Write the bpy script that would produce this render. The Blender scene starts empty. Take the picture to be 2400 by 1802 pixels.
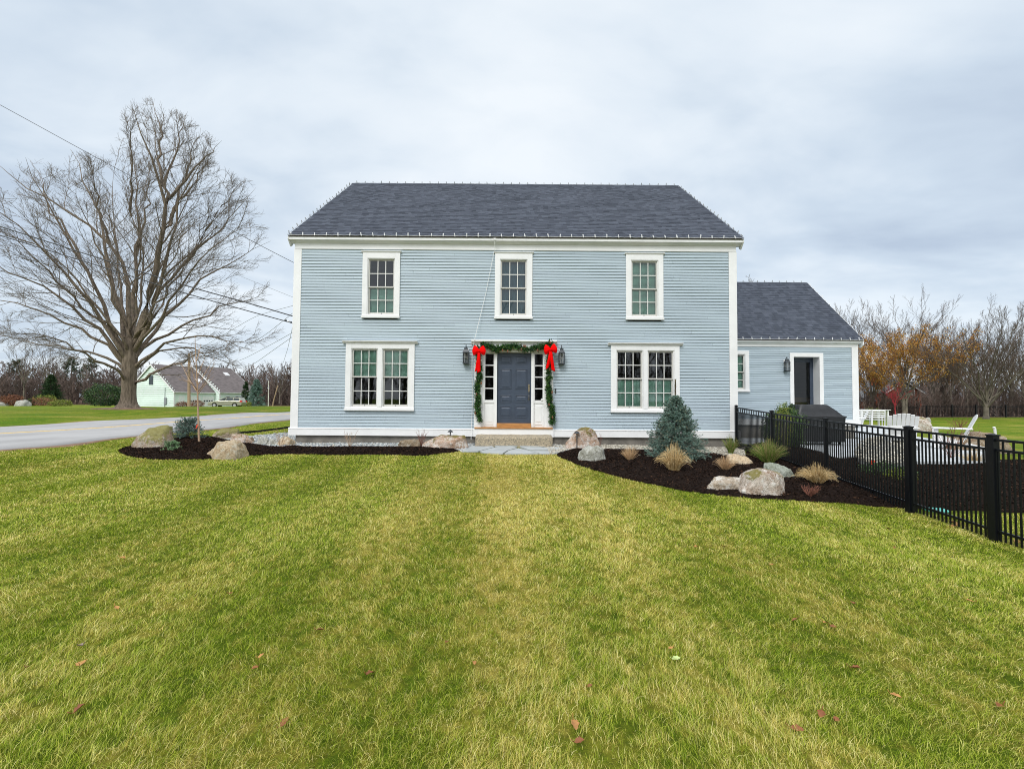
import bpy, math, random
import numpy as np
from mathutils import Matrix, Vector

random.seed(7)
rng = np.random.default_rng(7)
sc = bpy.context.scene
C = sc.collection
PI = math.pi
rad = math.radians

# ------------------------------------------------------------------ camera
F, PITCH, ROLL, CAMZ = 1067.0, rad(1.94), rad(0.42), 1.55
cam_d = bpy.data.cameras.new('camera')
cam_d.sensor_width = 36.0
cam_d.lens = 36.0 * F / 2400
cam_d.clip_start = 0.05
cam_d.clip_end = 4000
cam = bpy.data.objects.new('camera', cam_d)
C.objects.link(cam)
RM = Matrix.Rotation(PI / 2 + PITCH, 4, 'X') @ Matrix.Rotation(ROLL, 4, 'Z')
cam.matrix_world = Matrix.Translation((0, 0, CAMZ)) @ RM
sc.camera = cam
R3 = RM.to_3x3()

# ------------------------------------------------------------------ sun, sky, exposure
SUN_EL, SUN_AZ = rad(46), rad(202)          # behind the camera, a little to the left
sun_d = bpy.data.lights.new('sun', 'SUN')
sun_d.energy = 1.5
sun_d.angle = rad(20)
sun_d.color = (1.0, 0.985, 0.962)
sun = bpy.data.objects.new('sun', sun_d)
C.objects.link(sun)
sdir = Vector((math.sin(SUN_AZ) * math.cos(SUN_EL), math.cos(SUN_AZ) * math.cos(SUN_EL), math.sin(SUN_EL)))
sun.rotation_euler = sdir.to_track_quat('Z', 'Y').to_euler()

sc.view_settings.view_transform = 'Standard'
sc.view_settings.look = 'None'
sc.view_settings.gamma = 1.0
sc.view_settings.exposure = 0.36
sc.view_settings.use_curve_mapping = False
sc.cycles.max_bounces = 6
sc.cycles.diffuse_bounces = 3
sc.cycles.glossy_bounces = 3
sc.cycles.transmission_bounces = 4
sc.cycles.transparent_max_bounces = 12
sc.cycles.caustics_reflective = False
sc.cycles.caustics_refractive = False
sc.cycles.use_denoising = True
sc.cycles.denoising_prefilter = 'NONE'
sc.cycles.denoising_input_passes = 'RGB_ALBEDO_NORMAL'
sc.cycles.filter_width = 1.0

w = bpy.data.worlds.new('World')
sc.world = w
w.use_nodes = True
nt = w.node_tree
nt.nodes.clear()


def N(nt, t, **kw):
    n = nt.nodes.new(t)
    for k, v in kw.items():
        if k.startswith('i_'):
            key = k[2:]
            key = int(key) if key.isdigit() else key.replace('_', ' ')
            n.inputs[key].default_value = v
        else:
            setattr(n, k, v)
    return n


def L(nt, a, b):
    nt.links.new(a, b)


def math_n(nt, op, a, b=None, c=None, clamp=False):
    n = nt.nodes.new('ShaderNodeMath')
    n.operation = op
    n.use_clamp = clamp
    for i, v in enumerate((a, b, c)):
        if v is None:
            continue
        if isinstance(v, (int, float)):
            n.inputs[i].default_value = v
        else:
            nt.links.new(v, n.inputs[i])
    return n.outputs[0]


def ramp(nt, fac, stops):
    n = nt.nodes.new('ShaderNodeValToRGB')
    e = n.color_ramp.elements
    while len(e) < len(stops):
        e.new(0.5)
    for i, (p, c) in enumerate(stops):
        e[i].position = p
        e[i].color = (c[0], c[1], c[2], 1)
    nt.links.new(fac, n.inputs[0])
    return n.outputs[0]


def mixc(nt, fac, a, b, mode='MIX'):
    n = nt.nodes.new('ShaderNodeMix')
    n.data_type = 'RGBA'
    n.blend_type = mode
    for i, v in ((0, fac), (6, a), (7, b)):
        if isinstance(v, (int, float)):
            n.inputs[i].default_value = v
        elif isinstance(v, tuple):
            n.inputs[i].default_value = (v[0], v[1], v[2], 1)
        else:
            nt.links.new(v, n.inputs[i])
    return n.outputs[2]


sky = N(nt, 'ShaderNodeTexSky', sky_type='NISHITA', sun_disc=False, sun_elevation=SUN_EL, sun_rotation=SUN_AZ)
bg_sky = N(nt, 'ShaderNodeBackground', i_Strength=0.12)
L(nt, sky.outputs[0], bg_sky.inputs[0])
tc = N(nt, 'ShaderNodeTexCoord')
sep = N(nt, 'ShaderNodeSeparateXYZ')
L(nt, tc.outputs['Generated'], sep.inputs[0])
X_, Y_, Z_ = sep.outputs
zz = math_n(nt, 'ADD', math_n(nt, 'MAXIMUM', Z_, 0.0), 0.22)
cx = math_n(nt, 'DIVIDE', X_, zz)
cy = math_n(nt, 'DIVIDE', Y_, zz)
cmb = N(nt, 'ShaderNodeCombineXYZ')
L(nt, cx, cmb.inputs[0]); L(nt, math_n(nt, 'MULTIPLY', cy, 1.5), cmb.inputs[1])
cn1 = N(nt, 'ShaderNodeTexNoise', i_Scale=0.75, i_Detail=6.0, i_Roughness=0.52, i_Distortion=0.5)
L(nt, cmb.outputs[0], cn1.inputs['Vector'])
cn2 = N(nt, 'ShaderNodeTexNoise', i_Scale=2.4, i_Detail=5.0, i_Roughness=0.5, i_Distortion=0.3)
L(nt, cmb.outputs[0], cn2.inputs['Vector'])
cl = math_n(nt, 'ADD', math_n(nt, 'MULTIPLY', cn1.outputs[0], 0.72), math_n(nt, 'MULTIPLY', cn2.outputs[0], 0.28))
# a heavier, darker bank of cloud to the right, brighter thin cloud ahead
side = math_n(nt, 'MULTIPLY', math_n(nt, 'ABSOLUTE', math_n(nt, 'ADD', X_, 0.03)), -0.15)
cl = math_n(nt, 'ADD', cl, side)
ccol = ramp(nt, cl, [(0.24, (0.40, 0.475, 0.58)), (0.36, (0.51, 0.59, 0.68)), (0.45, (0.63, 0.695, 0.76)), (0.56, (0.73, 0.775, 0.815))])
# overcast gain overhead and on the sun's side, added out of view as fill
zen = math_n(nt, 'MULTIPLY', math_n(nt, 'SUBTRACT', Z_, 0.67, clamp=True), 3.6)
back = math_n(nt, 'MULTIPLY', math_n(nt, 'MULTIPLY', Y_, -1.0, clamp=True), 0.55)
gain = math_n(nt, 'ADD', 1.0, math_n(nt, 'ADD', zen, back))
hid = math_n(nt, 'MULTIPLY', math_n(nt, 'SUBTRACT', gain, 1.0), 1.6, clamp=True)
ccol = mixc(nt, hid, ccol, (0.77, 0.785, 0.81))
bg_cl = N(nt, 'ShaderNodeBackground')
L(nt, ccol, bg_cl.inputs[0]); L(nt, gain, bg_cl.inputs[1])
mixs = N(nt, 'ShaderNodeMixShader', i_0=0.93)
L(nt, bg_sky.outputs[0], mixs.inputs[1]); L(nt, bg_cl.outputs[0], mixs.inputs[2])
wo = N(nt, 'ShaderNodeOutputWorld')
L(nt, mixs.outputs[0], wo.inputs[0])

# ------------------------------------------------------------------ terrain
CP = np.array([
    (0, 1, 0), (-4, 4, 0), (4, 3.5, -.05), (0, 8, .03), (-4, 9, .06), (-8, 8, .15), (-3, 6, .02), (2, 5, -.03),
    (6.1, 5.6, -.2), (6.1, 7.1, -.16), (6.15, 9, .0), (3.5, 8, -.03), (4, 9.5, .06), (6.2, 11, .12), (5, 11.8, .22),
    (-7, 12.8, .25), (-4, 12.6, .27), (0, 12.6, .29), (3, 12.6, .27), (6.4, 13, .22), (-4, 11.2, .2), (0, 11, .2), (2.5, 10.8, .16),
    (-8.5, 11.5, .22), (0, 20, .2), (6, 20, .2), (-6, 20, .25),
    (-11, 3, .36), (-11, 9, .36), (-11, 14, .37), (-11, 22, .44), (-11, 40, .45), (-11, 60, .35),
    (-19, 3, .38), (-19, 9, .38), (-19, 16, .38), (-19, 25, .39), (-19, 40, .36), (-19, 60, .25), (-15, 12, .41), (-15, 30, .44), (-15, 50, .38),
    (9, 10.2, .05), (12, 12, .15), (9, 15, .2), (15, 15, .12), (20, 26, .12), (10, 8, -.15), (9, 5, -.3), (14, 9, -.1), (20, 12, -.02), (18, 16, .1), (25, 22, -.05), (40, 45, -.15), (60, 60, -.3), (50, 45, .05), (58, 48, .1), (46, 45, .05), (39, 52, -.42), (30, 45, -.35), (20, 45, -.4), (15, 38, -.2),
    (-26, 31, .73), (-24, 22, .6), (-30, 40, .68), (-24, 48, .68), (-40, 45, .52), (-40, 35, .62), (-33, 60, .34), (-49, 50, .44), (-55, 75, -.3), (-62, 75, -.3), (-48, 84, -.15), (-44, 70, -.05), (-62, 56, .33), (-80, 55, .3), (-80, 80, 0), (-30, 75, .1), (-50, 110, 0),
    (0, 60, .1), (0, 120, 0), (60, 120, -.9), (-100, 120, .2), (0, -20, -.1), (-20, -20, .3), (20, -20, -.3), (60, -40, 0), (-60, -40, 0), (300, 300, 0), (-300, 300, 0)
], float)


def gz(x, y):
    x = np.asarray(x, float); y = np.asarray(y, float)
    sh = x.shape
    xf = x.ravel(); yf = y.ravel()
    out = np.empty(xf.size)
    for i in range(0, xf.size, 20000):
        a = xf[i:i + 20000, None]; b = yf[i:i + 20000, None]
        d2 = (a - CP[None, :, 0]) ** 2 + (b - CP[None, :, 1]) ** 2 + 1.2
        wt = 1 / d2 ** 2.2
        out[i:i + 20000] = (wt * CP[None, :, 2]).sum(1) / wt.sum(1)
    return out.reshape(sh) if sh else float(out[0])


def ray(px, py):
    return (R3 @ Vector(((px - 1200) / F, -(py - 901) / F, -1))).normalized()


def at(px, py, Y):
    d = ray(px, py)
    return Vector((0, 0, CAMZ)) + d * (Y / d.y)


def gp(px, py, dz=0.0):
    d = ray(px, py)
    t = 3.0
    for _ in range(40):
        z = gz(d.x * t, d.y * t) + dz
        t2 = (z - CAMZ) / d.z if d.z < -1e-4 else 200
        t = 0.5 * t + 0.5 * min(max(t2, 0.5), 400)
    return Vector((d.x * t, d.y * t, gz(d.x * t, d.y * t) + dz))


# ------------------------------------------------------------------ mesh helpers
class MB:
    def __init__(s):
        s.v = []; s.f = []; s.a = []

    def add(s, vs, fs, a=None):
        n = len(s.v)
        s.v.extend([tuple(v) for v in vs])
        for f in fs:
            s.f.append(tuple(i + n for i in f))
            if a is not None:
                s.a.append(a)
        return s

    def box(s, x0, x1, y0, y1, z0, z1, a=None):
        return s.add([(x0, y0, z0), (x1, y0, z0), (x1, y1, z0), (x0, y1, z0), (x0, y0, z1), (x1, y0, z1), (x1, y1, z1), (x0, y1, z1)],
                     [(0, 3, 2, 1), (4, 5, 6, 7), (0, 1, 5, 4), (1, 2, 6, 5), (2, 3, 7, 6), (3, 0, 4, 7)], a)

    def obox(s, p, q, wv, h):
        """beam from p to q; wv = half-width vector, h = half-height vector"""
        p, q, wv, h = map(Vector, (p, q, wv, h))
        vs = [p - wv - h, p + wv - h, p + wv + h, p - wv + h, q - wv - h, q + wv - h, q + wv + h, q - wv + h]
        return s.add(vs, [(0, 1, 2, 3), (7, 6, 5, 4), (0, 4, 5, 1), (1, 5, 6, 2), (2, 6, 7, 3), (3, 7, 4, 0)])

    def prof(s, pts, axis, a0, a1):
        """extrude closed 2-D profile; axis 'x': pts are (y,z); 'y': (x,z); 'z': (x,y)"""
        n = len(pts)
        def mk(t, u, v):
            return {'x': (t, u, v), 'y': (u, t, v), 'z': (u, v, t)}[axis]
        vs = [mk(a0, u, v) for u, v in pts] + [mk(a1, u, v) for u, v in pts]
        fs = [tuple(range(n))[::-1], tuple(range(n, 2 * n))] + [(i, (i + 1) % n, n + (i + 1) % n, n + i) for i in range(n)]
        return s.add(vs, fs)

    def tube(s, pts, r, n=8, cap=True):
        pts = [Vector(p) for p in pts]
        if not hasattr(r, '__len__'):
            r = [r] * len(pts)
        base = len(s.v)
        ref = None
        for i, p in enumerate(pts):
            t = (pts[min(i + 1, len(pts) - 1)] - pts[max(i - 1, 0)]).normalized()
            if ref is None:
                ref = Vector((0, 0, 1)) if abs(t.z) < 0.9 else Vector((1, 0, 0))
            u = t.cross(ref).normalized(); v = t.cross(u)
            ref = -v if False else ref
            for k in range(n):
                a = 2 * PI * k / n
                s.v.append(tuple(p + (u * math.cos(a) + v * math.sin(a)) * r[i]))
        for i in range(len(pts) - 1):
            for k in range(n):
                a = base + i * n + k; b = base + i * n + (k + 1) % n
                s.f.append((a, b, b + n, a + n))
        if cap:
            s.f.append(tuple(base + k for k in range(n))[::-1])
            e = base + (len(pts) - 1) * n
            s.f.append(tuple(e + k for k in range(n)))
        return s

    def lathe(s, prof, n=12, c=(0, 0, 0), rot=0, sq=False):
        base = len(s.v)
        for r, z in prof:
            for k in range(n):
                a = 2 * PI * (k + (0.5 if sq else 0)) / n + rot
                s.v.append((c[0] + r * math.cos(a), c[1] + r * math.sin(a), c[2] + z))
        for i in range(len(prof) - 1):
            for k in range(n):
                a = base + i * n + k; b = base + i * n + (k + 1) % n
                s.f.append((a, b, b + n, a + n))
        s.f.append(tuple(base + k for k in range(n))[::-1])
        e = base + (len(prof) - 1) * n
        s.f.append(tuple(e + k for k in range(n)))
        return s

    def build(s, name, mat, parent=None, smooth=False, bevel=0):
        me = bpy.data.meshes.new(name)
        me.from_pydata(s.v, [], s.f)
        if s.a and len(s.a) == len(s.f):
            at_ = me.attributes.new('rnd', 'FLOAT', 'FACE')
            at_.data.foreach_set('value', s.a)
        return link(name, me, mat, parent, smooth, bevel)


def link(name, me, mat, parent=None, smooth=False, bevel=0):
    if mat:
        me.materials.append(mat)
    if smooth:
        me.shade_smooth()
    me.update()
    o = bpy.data.objects.new(name, me)
    C.objects.link(o)
    if parent:
        o.parent = parent
        o.matrix_parent_inverse = Matrix.Translation(-Vector(world_loc(parent)))
    if bevel:
        b = o.modifiers.new('bevel', 'BEVEL')
        b.width = bevel; b.segments = 2; b.limit_method = 'ANGLE'
    return o


def world_loc(o):
    if o.type == 'EMPTY':
        return o.location
    return (0, 0, 0)     # a mesh built in world coordinates


def np_mesh(name, verts, faces, mat, parent=None, attr=None, smooth=False):
    """verts (N,3); faces list of int arrays (n,3) / (n,4)"""
    me = bpy.data.meshes.new(name)
    verts = np.asarray(verts, np.float32)
    me.vertices.add(len(verts))
    me.vertices.foreach_set('co', verts.ravel())
    loops = np.concatenate([f.ravel() for f in faces]).astype(np.int32)
    tot = np.concatenate([np.full(len(f), f.shape[1]) for f in faces]).astype(np.int32)
    st = np.concatenate([[0], np.cumsum(tot)[:-1]]).astype(np.int32)
    me.loops.add(len(loops))
    me.loops.foreach_set('vertex_index', loops)
    me.polygons.add(len(tot))
    me.polygons.foreach_set('loop_start', st)
    me.polygons.foreach_set('loop_total', tot)
    if attr is not None:
        dom = 'POINT' if len(attr) == len(verts) else 'FACE'
        a = me.attributes.new('rnd', 'FLOAT', dom)
        a.data.foreach_set('value', np.asarray(attr, np.float32))
    me.update(calc_edges=True)
    me.validate()
    return link(name, me, mat, parent, smooth)


def tag(o, label=None, cat=None, group=None, kind=None):
    if label: o['label'] = label
    if cat: o['category'] = cat
    if group: o['group'] = group
    if kind: o['kind'] = kind
    return o


def thing(name, label, cat, loc=(0, 0, 0), group=None):
    o = bpy.data.objects.new(name, None)
    o.empty_display_size = 0.2
    C.objects.link(o)
    o.location = loc
    return tag(o, label, cat, group)


def copy_tree(o, parent=None):
    c = o.copy()
    C.objects.link(c)
    c.parent = parent
    for ch in list(o.children):
        copy_tree(ch, c)
    return c


# ------------------------------------------------------------------ materials
def mat(name, col, rough=0.6, var=0.0, vscale=8.0, bump=0.0, bscale=60.0, metal=0.0, spec=0.5, col2=None, stretch=None, coat=0.0, obj=False):
    m = bpy.data.materials.new(name)
    m.use_nodes = True
    t = m.node_tree
    b = t.nodes['Principled BSDF']
    b.inputs['Roughness'].default_value = rough
    b.inputs['Metallic'].default_value = metal
    b.inputs['Specular IOR Level'].default_value = spec
    b.inputs['Coat Weight'].default_value = coat
    b.inputs['Base Color'].default_value = (*col, 1)
    if var or col2 or bump:
        g = N(t, 'ShaderNodeNewGeometry') if not obj else N(t, 'ShaderNodeTexCoord')
        vec = g.outputs['Position'] if not obj else g.outputs['Object']
        if stretch:
            mp = N(t, 'ShaderNodeMapping')
            mp.inputs['Scale'].default_value = stretch
            L(t, vec, mp.inputs[0]); vec = mp.outputs[0]
        n = N(t, 'ShaderNodeTexNoise', i_Scale=vscale, i_Detail=5.0, i_Roughness=0.6)
        L(t, vec, n.inputs['Vector'])
        c2 = col2 if col2 else tuple(max(0, c * (1 - var)) for c in col)
        c1 = col if col2 else tuple(min(1, c * (1 + var * 0.5)) for c in col)
        L(t, ramp(t, n.outputs[0], [(0.35, c2), (0.62, c1)]), b.inputs['Base Color'])
        if bump:
            n2 = N(t, 'ShaderNodeTexNoise', i_Scale=bscale, i_Detail=4.0)
            L(t, vec, n2.inputs['Vector'])
            bp = N(t, 'ShaderNodeBump', i_Strength=bump, i_Distance=0.02)
            L(t, n2.outputs[0], bp.inputs['Height'])
            L(t, bp.outputs[0], b.inputs['Normal'])
    return m


def rmat(name, stops, rough=0.7, var=0.25, vscale=3.0, spec=0.3, trans=0.0):
    """colour from the per-face 'rnd' attribute, with a little noise over it"""
    m = bpy.data.materials.new(name)
    m.use_nodes = True
    t = m.node_tree
    b = t.nodes['Principled BSDF']
    b.inputs['Roughness'].default_value = rough
    b.inputs['Specular IOR Level'].default_value = spec
    a = N(t, 'ShaderNodeAttribute', attribute_name='rnd')
    c = ramp(t, a.outputs['Fac'], stops)
    g = N(t, 'ShaderNodeNewGeometry')
    n = N(t, 'ShaderNodeTexNoise', i_Scale=vscale, i_Detail=4.0)
    L(t, g.outputs['Position'], n.inputs['Vector'])
    v = ramp(t, n.outputs[0], [(0.3, (1 - var,) * 3), (0.7, (1, 1, 1))])
    c = mixc(t, 1.0, c, v, 'MULTIPLY')
    L(t, c, b.inputs['Base Color'])
    if trans:
        tr = N(t, 'ShaderNodeBsdfTranslucent')
        L(t, c, tr.inputs[0])
        mx = N(t, 'ShaderNodeMixShader', i_0=trans)
        L(t, b.outputs[0], mx.inputs[1]); L(t, tr.outputs[0], mx.inputs[2])
        L(t, mx.outputs[0], t.nodes['Material Output'].inputs[0])
    return m


def glass_mat(name, tint, refl=0.05, gloss=0.02):
    m = bpy.data.materials.new(name)
    m.use_nodes = True
    t = m.node_tree
    t.nodes.remove(t.nodes['Principled BSDF'])
    tr = N(t, 'ShaderNodeBsdfTransparent'); tr.inputs[0].default_value = (*tint, 1)
    gl = N(t, 'ShaderNodeBsdfGlossy'); gl.inputs['Roughness'].default_value = gloss
    gl.inputs[0].default_value = (0.9, 0.95, 1, 1)
    fr = N(t, 'ShaderNodeFresnel', i_IOR=1.5)
    n = N(t, 'ShaderNodeTexNoise', i_Scale=1.3, i_Detail=2.0)
    g = N(t, 'ShaderNodeNewGeometry'); L(t, g.outputs['Position'], n.inputs['Vector'])
    bp = N(t, 'ShaderNodeBump', i_Strength=0.05, i_Distance=0.02); L(t, n.outputs[0], bp.inputs['Height'])
    L(t, bp.outputs[0], gl.inputs['Normal'])
    f = math_n(t, 'ADD', fr.outputs[0], refl, clamp=True)
    mx = N(t, 'ShaderNodeMixShader')
    L(t, f, mx.inputs[0]); L(t, tr.outputs[0], mx.inputs[1]); L(t, gl.outputs[0], mx.inputs[2])
    L(t, mx.outputs[0], t.nodes['Material Output'].inputs[0])
    return m


M = {}
M['siding'] = mat('siding_paint', (0.392, 0.470, 0.518), 0.5, 0.06, 1.2, 0.03, 30, spec=0.35, stretch=(1, 1, 14))
_t = M['siding'].node_tree
_b = _t.nodes['Principled BSDF']
_src = _b.inputs['Base Color'].links[0].from_socket
_a = N(_t, 'ShaderNodeAttribute', attribute_name='rnd')
L(_t, mixc(_t, 1.0, _src, ramp(_t, _a.outputs['Fac'], [(0, (.93, .93, .94)), (1, (1.05, 1.05, 1.04))]), 'MULTIPLY'), _b.inputs['Base Color'])
M['trim'] = mat('white_trim', (0.80, 0.80, 0.79), 0.4, 0.05, 2.0, 0.02, 40, spec=0.4)
M['trim2'] = mat('sash_paint', (0.55, 0.54, 0.50), 0.45, 0.05, 3.0)
M['muntin'] = mat('muntin_paint', (0.70, 0.70, 0.66), 0.45, 0.05, 3.0)
M['glass'] = glass_mat('window_glass', (0.62, 0.86, 0.76), 0.015)
M['glass_dark'] = glass_mat('sidelight_glass', (0.62, 0.66, 0.64), -0.01)
M['lamp_glass'] = glass_mat('lantern_glass', (0.93, 0.93, 0.92), 0.03)
M['blind'] = mat('blind_slats', (0.86, 0.90, 0.88), 0.6, 0.05, 5.0)
M['curtain'] = mat('curtain', (0.15, 0.20, 0.33), 0.8, 0.35, 6.0, stretch=(8, 1, 0.6))
M['room'] = mat('room_wall', (0.22, 0.2, 0.17), 0.8, 0.2, 2.0)
M['floor_in'] = mat('room_floor', (0.12, 0.08, 0.05), 0.5, 0.2, 2.0)
M['door'] = mat('door_paint', (0.045, 0.062, 0.094), 0.42, 0.12, 6.0, 0.03, 40)
M['oak'] = mat('oak_threshold', (0.46, 0.215, 0.065), 0.5, 0.3, 6.0, stretch=(1, 8, 8))
M['brass'] = mat('aged_brass', (0.30, 0.26, 0.19), 0.4, 0.3, 20.0, metal=0.8)
M['iron'] = mat('black_iron', (0.035, 0.042, 0.05), 0.42, 0.15, 20.0, 0.05, 120)
M['fence'] = mat('black_aluminium', (0.005, 0.006, 0.008), 0.36, 0.1, 20.0, spec=0.3)
M['bulb'] = mat('clear_bulb', (0.75, 0.75, 0.74), 0.25, 0.05, 3.0)
M['clip'] = mat('white_clip', (0.80, 0.80, 0.80), 0.4, 0.05, 3.0)
M['dkclip'] = mat('grey_bulb', (0.30, 0.31, 0.32), 0.4, 0.1, 3.0)
M['cord'] = mat('white_cord', (0.82, 0.82, 0.80), 0.5, 0.03, 3.0)
M['found'] = mat('concrete', (0.19, 0.175, 0.15), 0.9, 0.35, 2.5, 0.3, 25)
M['soffit_dk'] = mat('drip_edge', (0.05, 0.035, 0.025), 0.6, 0.2, 3.0)
M['bow'] = mat('red_velvet', (0.88, 0.004, 0.004), 0.8, 0.12, 14.0, 0.1, 200, spec=0.05)
M['cone'] = mat('pine_cone', (0.20, 0.09, 0.045), 0.8, 0.4, 40.0, 0.4, 120)
M['garland'] = rmat('garland_green', [(0, (0.008, 0.03, 0.010)), (0.5, (0.022, 0.085, 0.018)), (0.85, (0.06, 0.16, 0.025)), (1, (0.16, 0.22, 0.05))], 0.6, 0.2, 8)
M['roof'] = rmat('asphalt_shingle', [(0, (0.044, 0.052, 0.070)), (0.5, (0.058, 0.068, 0.090)), (1, (0.078, 0.090, 0.116))], 0.9, 0.15, 3.0, 0.25)
M['road'] = mat('asphalt', (0.335, 0.33, 0.325), 0.9, 0.16, 1.2, 0.2, 90, stretch=(1, .3, 1))
M['line'] = mat('road_paint', (0.66, 0.47, 0.19), 0.8, 0.25, 6.0)
M['stone'] = mat('granite_step', (0.46, 0.38, 0.26), 0.9, 0.0, 22.0, 0.5, 60, col2=(0.19, 0.17, 0.13))
M['blue'] = mat('bluestone', (0.40, 0.425, 0.425), 0.8, 0.14, 2.2, 0.15, 30)
M['patio'] = mat('patio_stone', (0.45, 0.475, 0.485), 0.8, 0.16, 1.2, 0.15, 20)
M['mulch_base'] = mat('mulch_base', (0.015, 0.010, 0.008), 0.95, 0.4, 14.0, 0.9, 60, spec=0.04)
M['mulch'] = rmat('mulch_chips', [(0, (0.008, 0.006, 0.005)), (0.7, (0.025, 0.016, 0.012)), (0.93, (0.065, 0.035, 0.022)), (1, (0.11, 0.06, 0.036))], 0.9, 0.2, 8, spec=0.04)
M['pebble'] = rmat('river_pebbles', [(0, (0.16, 0.17, 0.17)), (0.3, (0.30, 0.32, 0.33)), (0.55, (0.46, 0.49, 0.50)), (0.75, (0.50, 0.45, 0.36)), (0.88, (0.66, 0.67, 0.66)), (1, (0.28, 0.36, 0.32))], 0.6, 0.2, 30)
M['pebble2'] = rmat('pea_stone', [(0, (0.20, 0.18, 0.14)), (0.4, (0.36, 0.33, 0.27)), (0.8, (0.52, 0.48, 0.39)), (1, (0.66, 0.64, 0.57))], 0.7, 0.2, 30)
M['pebble_base'] = mat('gravel_base', (0.15, 0.15, 0.14), 0.95, 0.4, 30, 0.8, 50)
M['edging'] = mat('landscape_fabric', (0.012, 0.012, 0.012), 0.8)
M['bark'] = mat('maple_bark', (0.225, 0.175, 0.13), 0.95, 0.0, 3.5, 0.9, 9, col2=(0.08, 0.06, 0.042), stretch=(3.5, 3.5, 0.55))
M['twig'] = mat('maple_twig', (0.175, 0.145, 0.12), 0.9, 0.3, 1.5)
M['bark2'] = mat('grey_bark', (0.16, 0.135, 0.105), 0.95, 0.4, 2.0, 0.6, 12)
M['twig2'] = mat('brown_twig', (0.115, 0.082, 0.062), 0.9, 0.35, 0.7)
M['tan_bark'] = mat('sapling_bark', (0.44, 0.30, 0.19), 0.85, 0.3, 20, 0.3, 60, stretch=(1, 1, 3))
M['birch'] = mat('birch_bark', (0.66, 0.63, 0.56), 0.8, 0.3, 3)
M['woods'] = rmat('woodland_twigs', [(0, (0.085, 0.065, 0.053)), (0.5, (0.155, 0.118, 0.098)), (0.85, (0.215, 0.155, 0.13)), (1, (0.36, 0.32, 0.28))], 0.95, 0.35, 0.08, 0.1)
M['conifer'] = rmat('dark_conifer', [(0, (0.010, 0.030, 0.012)), (0.6, (0.030, 0.075, 0.022)), (1, (0.085, 0.12, 0.035))], 0.7, 0.3, 1.0)
M['pine'] = rmat('pine_needles', [(0, (0.035, 0.055, 0.030)), (0.6, (0.075, 0.105, 0.050)), (1, (0.13, 0.15, 0.08))], 0.7, 0.3, 1.0)
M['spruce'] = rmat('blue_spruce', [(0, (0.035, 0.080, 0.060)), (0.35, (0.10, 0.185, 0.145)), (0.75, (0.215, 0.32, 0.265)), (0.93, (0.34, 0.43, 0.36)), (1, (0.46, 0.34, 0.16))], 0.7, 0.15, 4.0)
M['dwarf'] = rmat('dwarf_conifer', [(0, (0.09, 0.18, 0.09)), (0.6, (0.24, 0.40, 0.20)), (1, (0.42, 0.54, 0.28))], 0.7, 0.2, 6.0)
M['tangrass'] = rmat('dry_grass', [(0, (0.36, 0.22, 0.08)), (0.4, (0.74, 0.52, 0.23)), (1, (0.95, 0.78, 0.46))], 0.75, 0.2, 6.0, trans=0.2)
M['pinkgrass'] = rmat('reddish_dry_grass', [(0, (0.36, 0.21, 0.09)), (0.5, (0.72, 0.47, 0.25)), (1, (0.92, 0.70, 0.44))], 0.75, 0.2, 6.0, trans=0.2)
M['greengrass'] = rmat('green_fountain_grass', [(0, (0.09, 0.20, 0.02)), (0.45, (0.20, 0.34, 0.05)), (0.7, (0.48, 0.42, 0.14)), (1, (0.66, 0.50, 0.28))], 0.75, 0.2, 6.0, trans=0.2)
M['redtwig'] = mat('red_twig', (0.22, 0.085, 0.055), 0.8, 0.3, 12)
M['redbush'] = mat('red_maple_twig', (0.34, 0.025, 0.035), 0.8, 0.3, 3)
M['orange_leaf'] = rmat('orange_leaves', [(0, (0.27, 0.11, 0.03)), (0.35, (0.50, 0.22, 0.045)), (0.7, (0.68, 0.35, 0.06)), (1, (0.80, 0.55, 0.14))], 0.7, 0.25, 0.5, trans=0.3)
M['bush'] = rmat('evergreen_leaves', [(0, (0.012, 0.035, 0.012)), (0.6, (0.035, 0.085, 0.025)), (1, (0.10, 0.16, 0.04))], 0.5, 0.25, 2.0)
M['bush2'] = rmat('yew_leaves', [(0, (0.02, 0.05, 0.015)), (0.6, (0.06, 0.13, 0.03)), (1, (0.17, 0.25, 0.06))], 0.5, 0.25, 2.0)
M['yellowbush'] = rmat('yellow_green_leaves', [(0, (0.06, 0.10, 0.015)), (0.6, (0.20, 0.24, 0.03)), (1, (0.38, 0.38, 0.06))], 0.6, 0.2, 2.0)
M['rustbush'] = rmat('rust_leaves', [(0, (0.09, 0.035, 0.022)), (0.6, (0.22, 0.085, 0.045)), (1, (0.36, 0.17, 0.08))], 0.7, 0.2, 2.0)
M['white'] = mat('white_poly', (0.78, 0.78, 0.77), 0.4, 0.06, 4.0)
M['cover'] = mat('grill_cover', (0.013, 0.014, 0.016), 0.48, 0.3, 5.0, 0.35, 9)
M['mint'] = mat('mint_siding', (0.70, 0.81, 0.74), 0.6, 0.05, 1.0)
M['roof2'] = mat('brown_shingle', (0.135, 0.115, 0.112), 0.95, 0.35, 2.5, 0.3, 12, stretch=(.6, .6, 3))
M['wpane'] = mat('dark_pane', (0.035, 0.05, 0.055), 0.12, 0.3, 2.0)
M['brick'] = mat('red_clapboard', (0.33, 0.085, 0.04), 0.8, 0.15, 1.0)
M['roof3'] = mat('grey_far_roof', (0.13, 0.135, 0.14), 0.95, 0.2, 1.0)
M['car'] = mat('car_paint', (0.33, 0.33, 0.25), 0.3, 0.05, 2.0, metal=0.4, coat=0.6)
M['tyre'] = mat('tyre_rubber', (0.02, 0.02, 0.02), 0.8)
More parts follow.
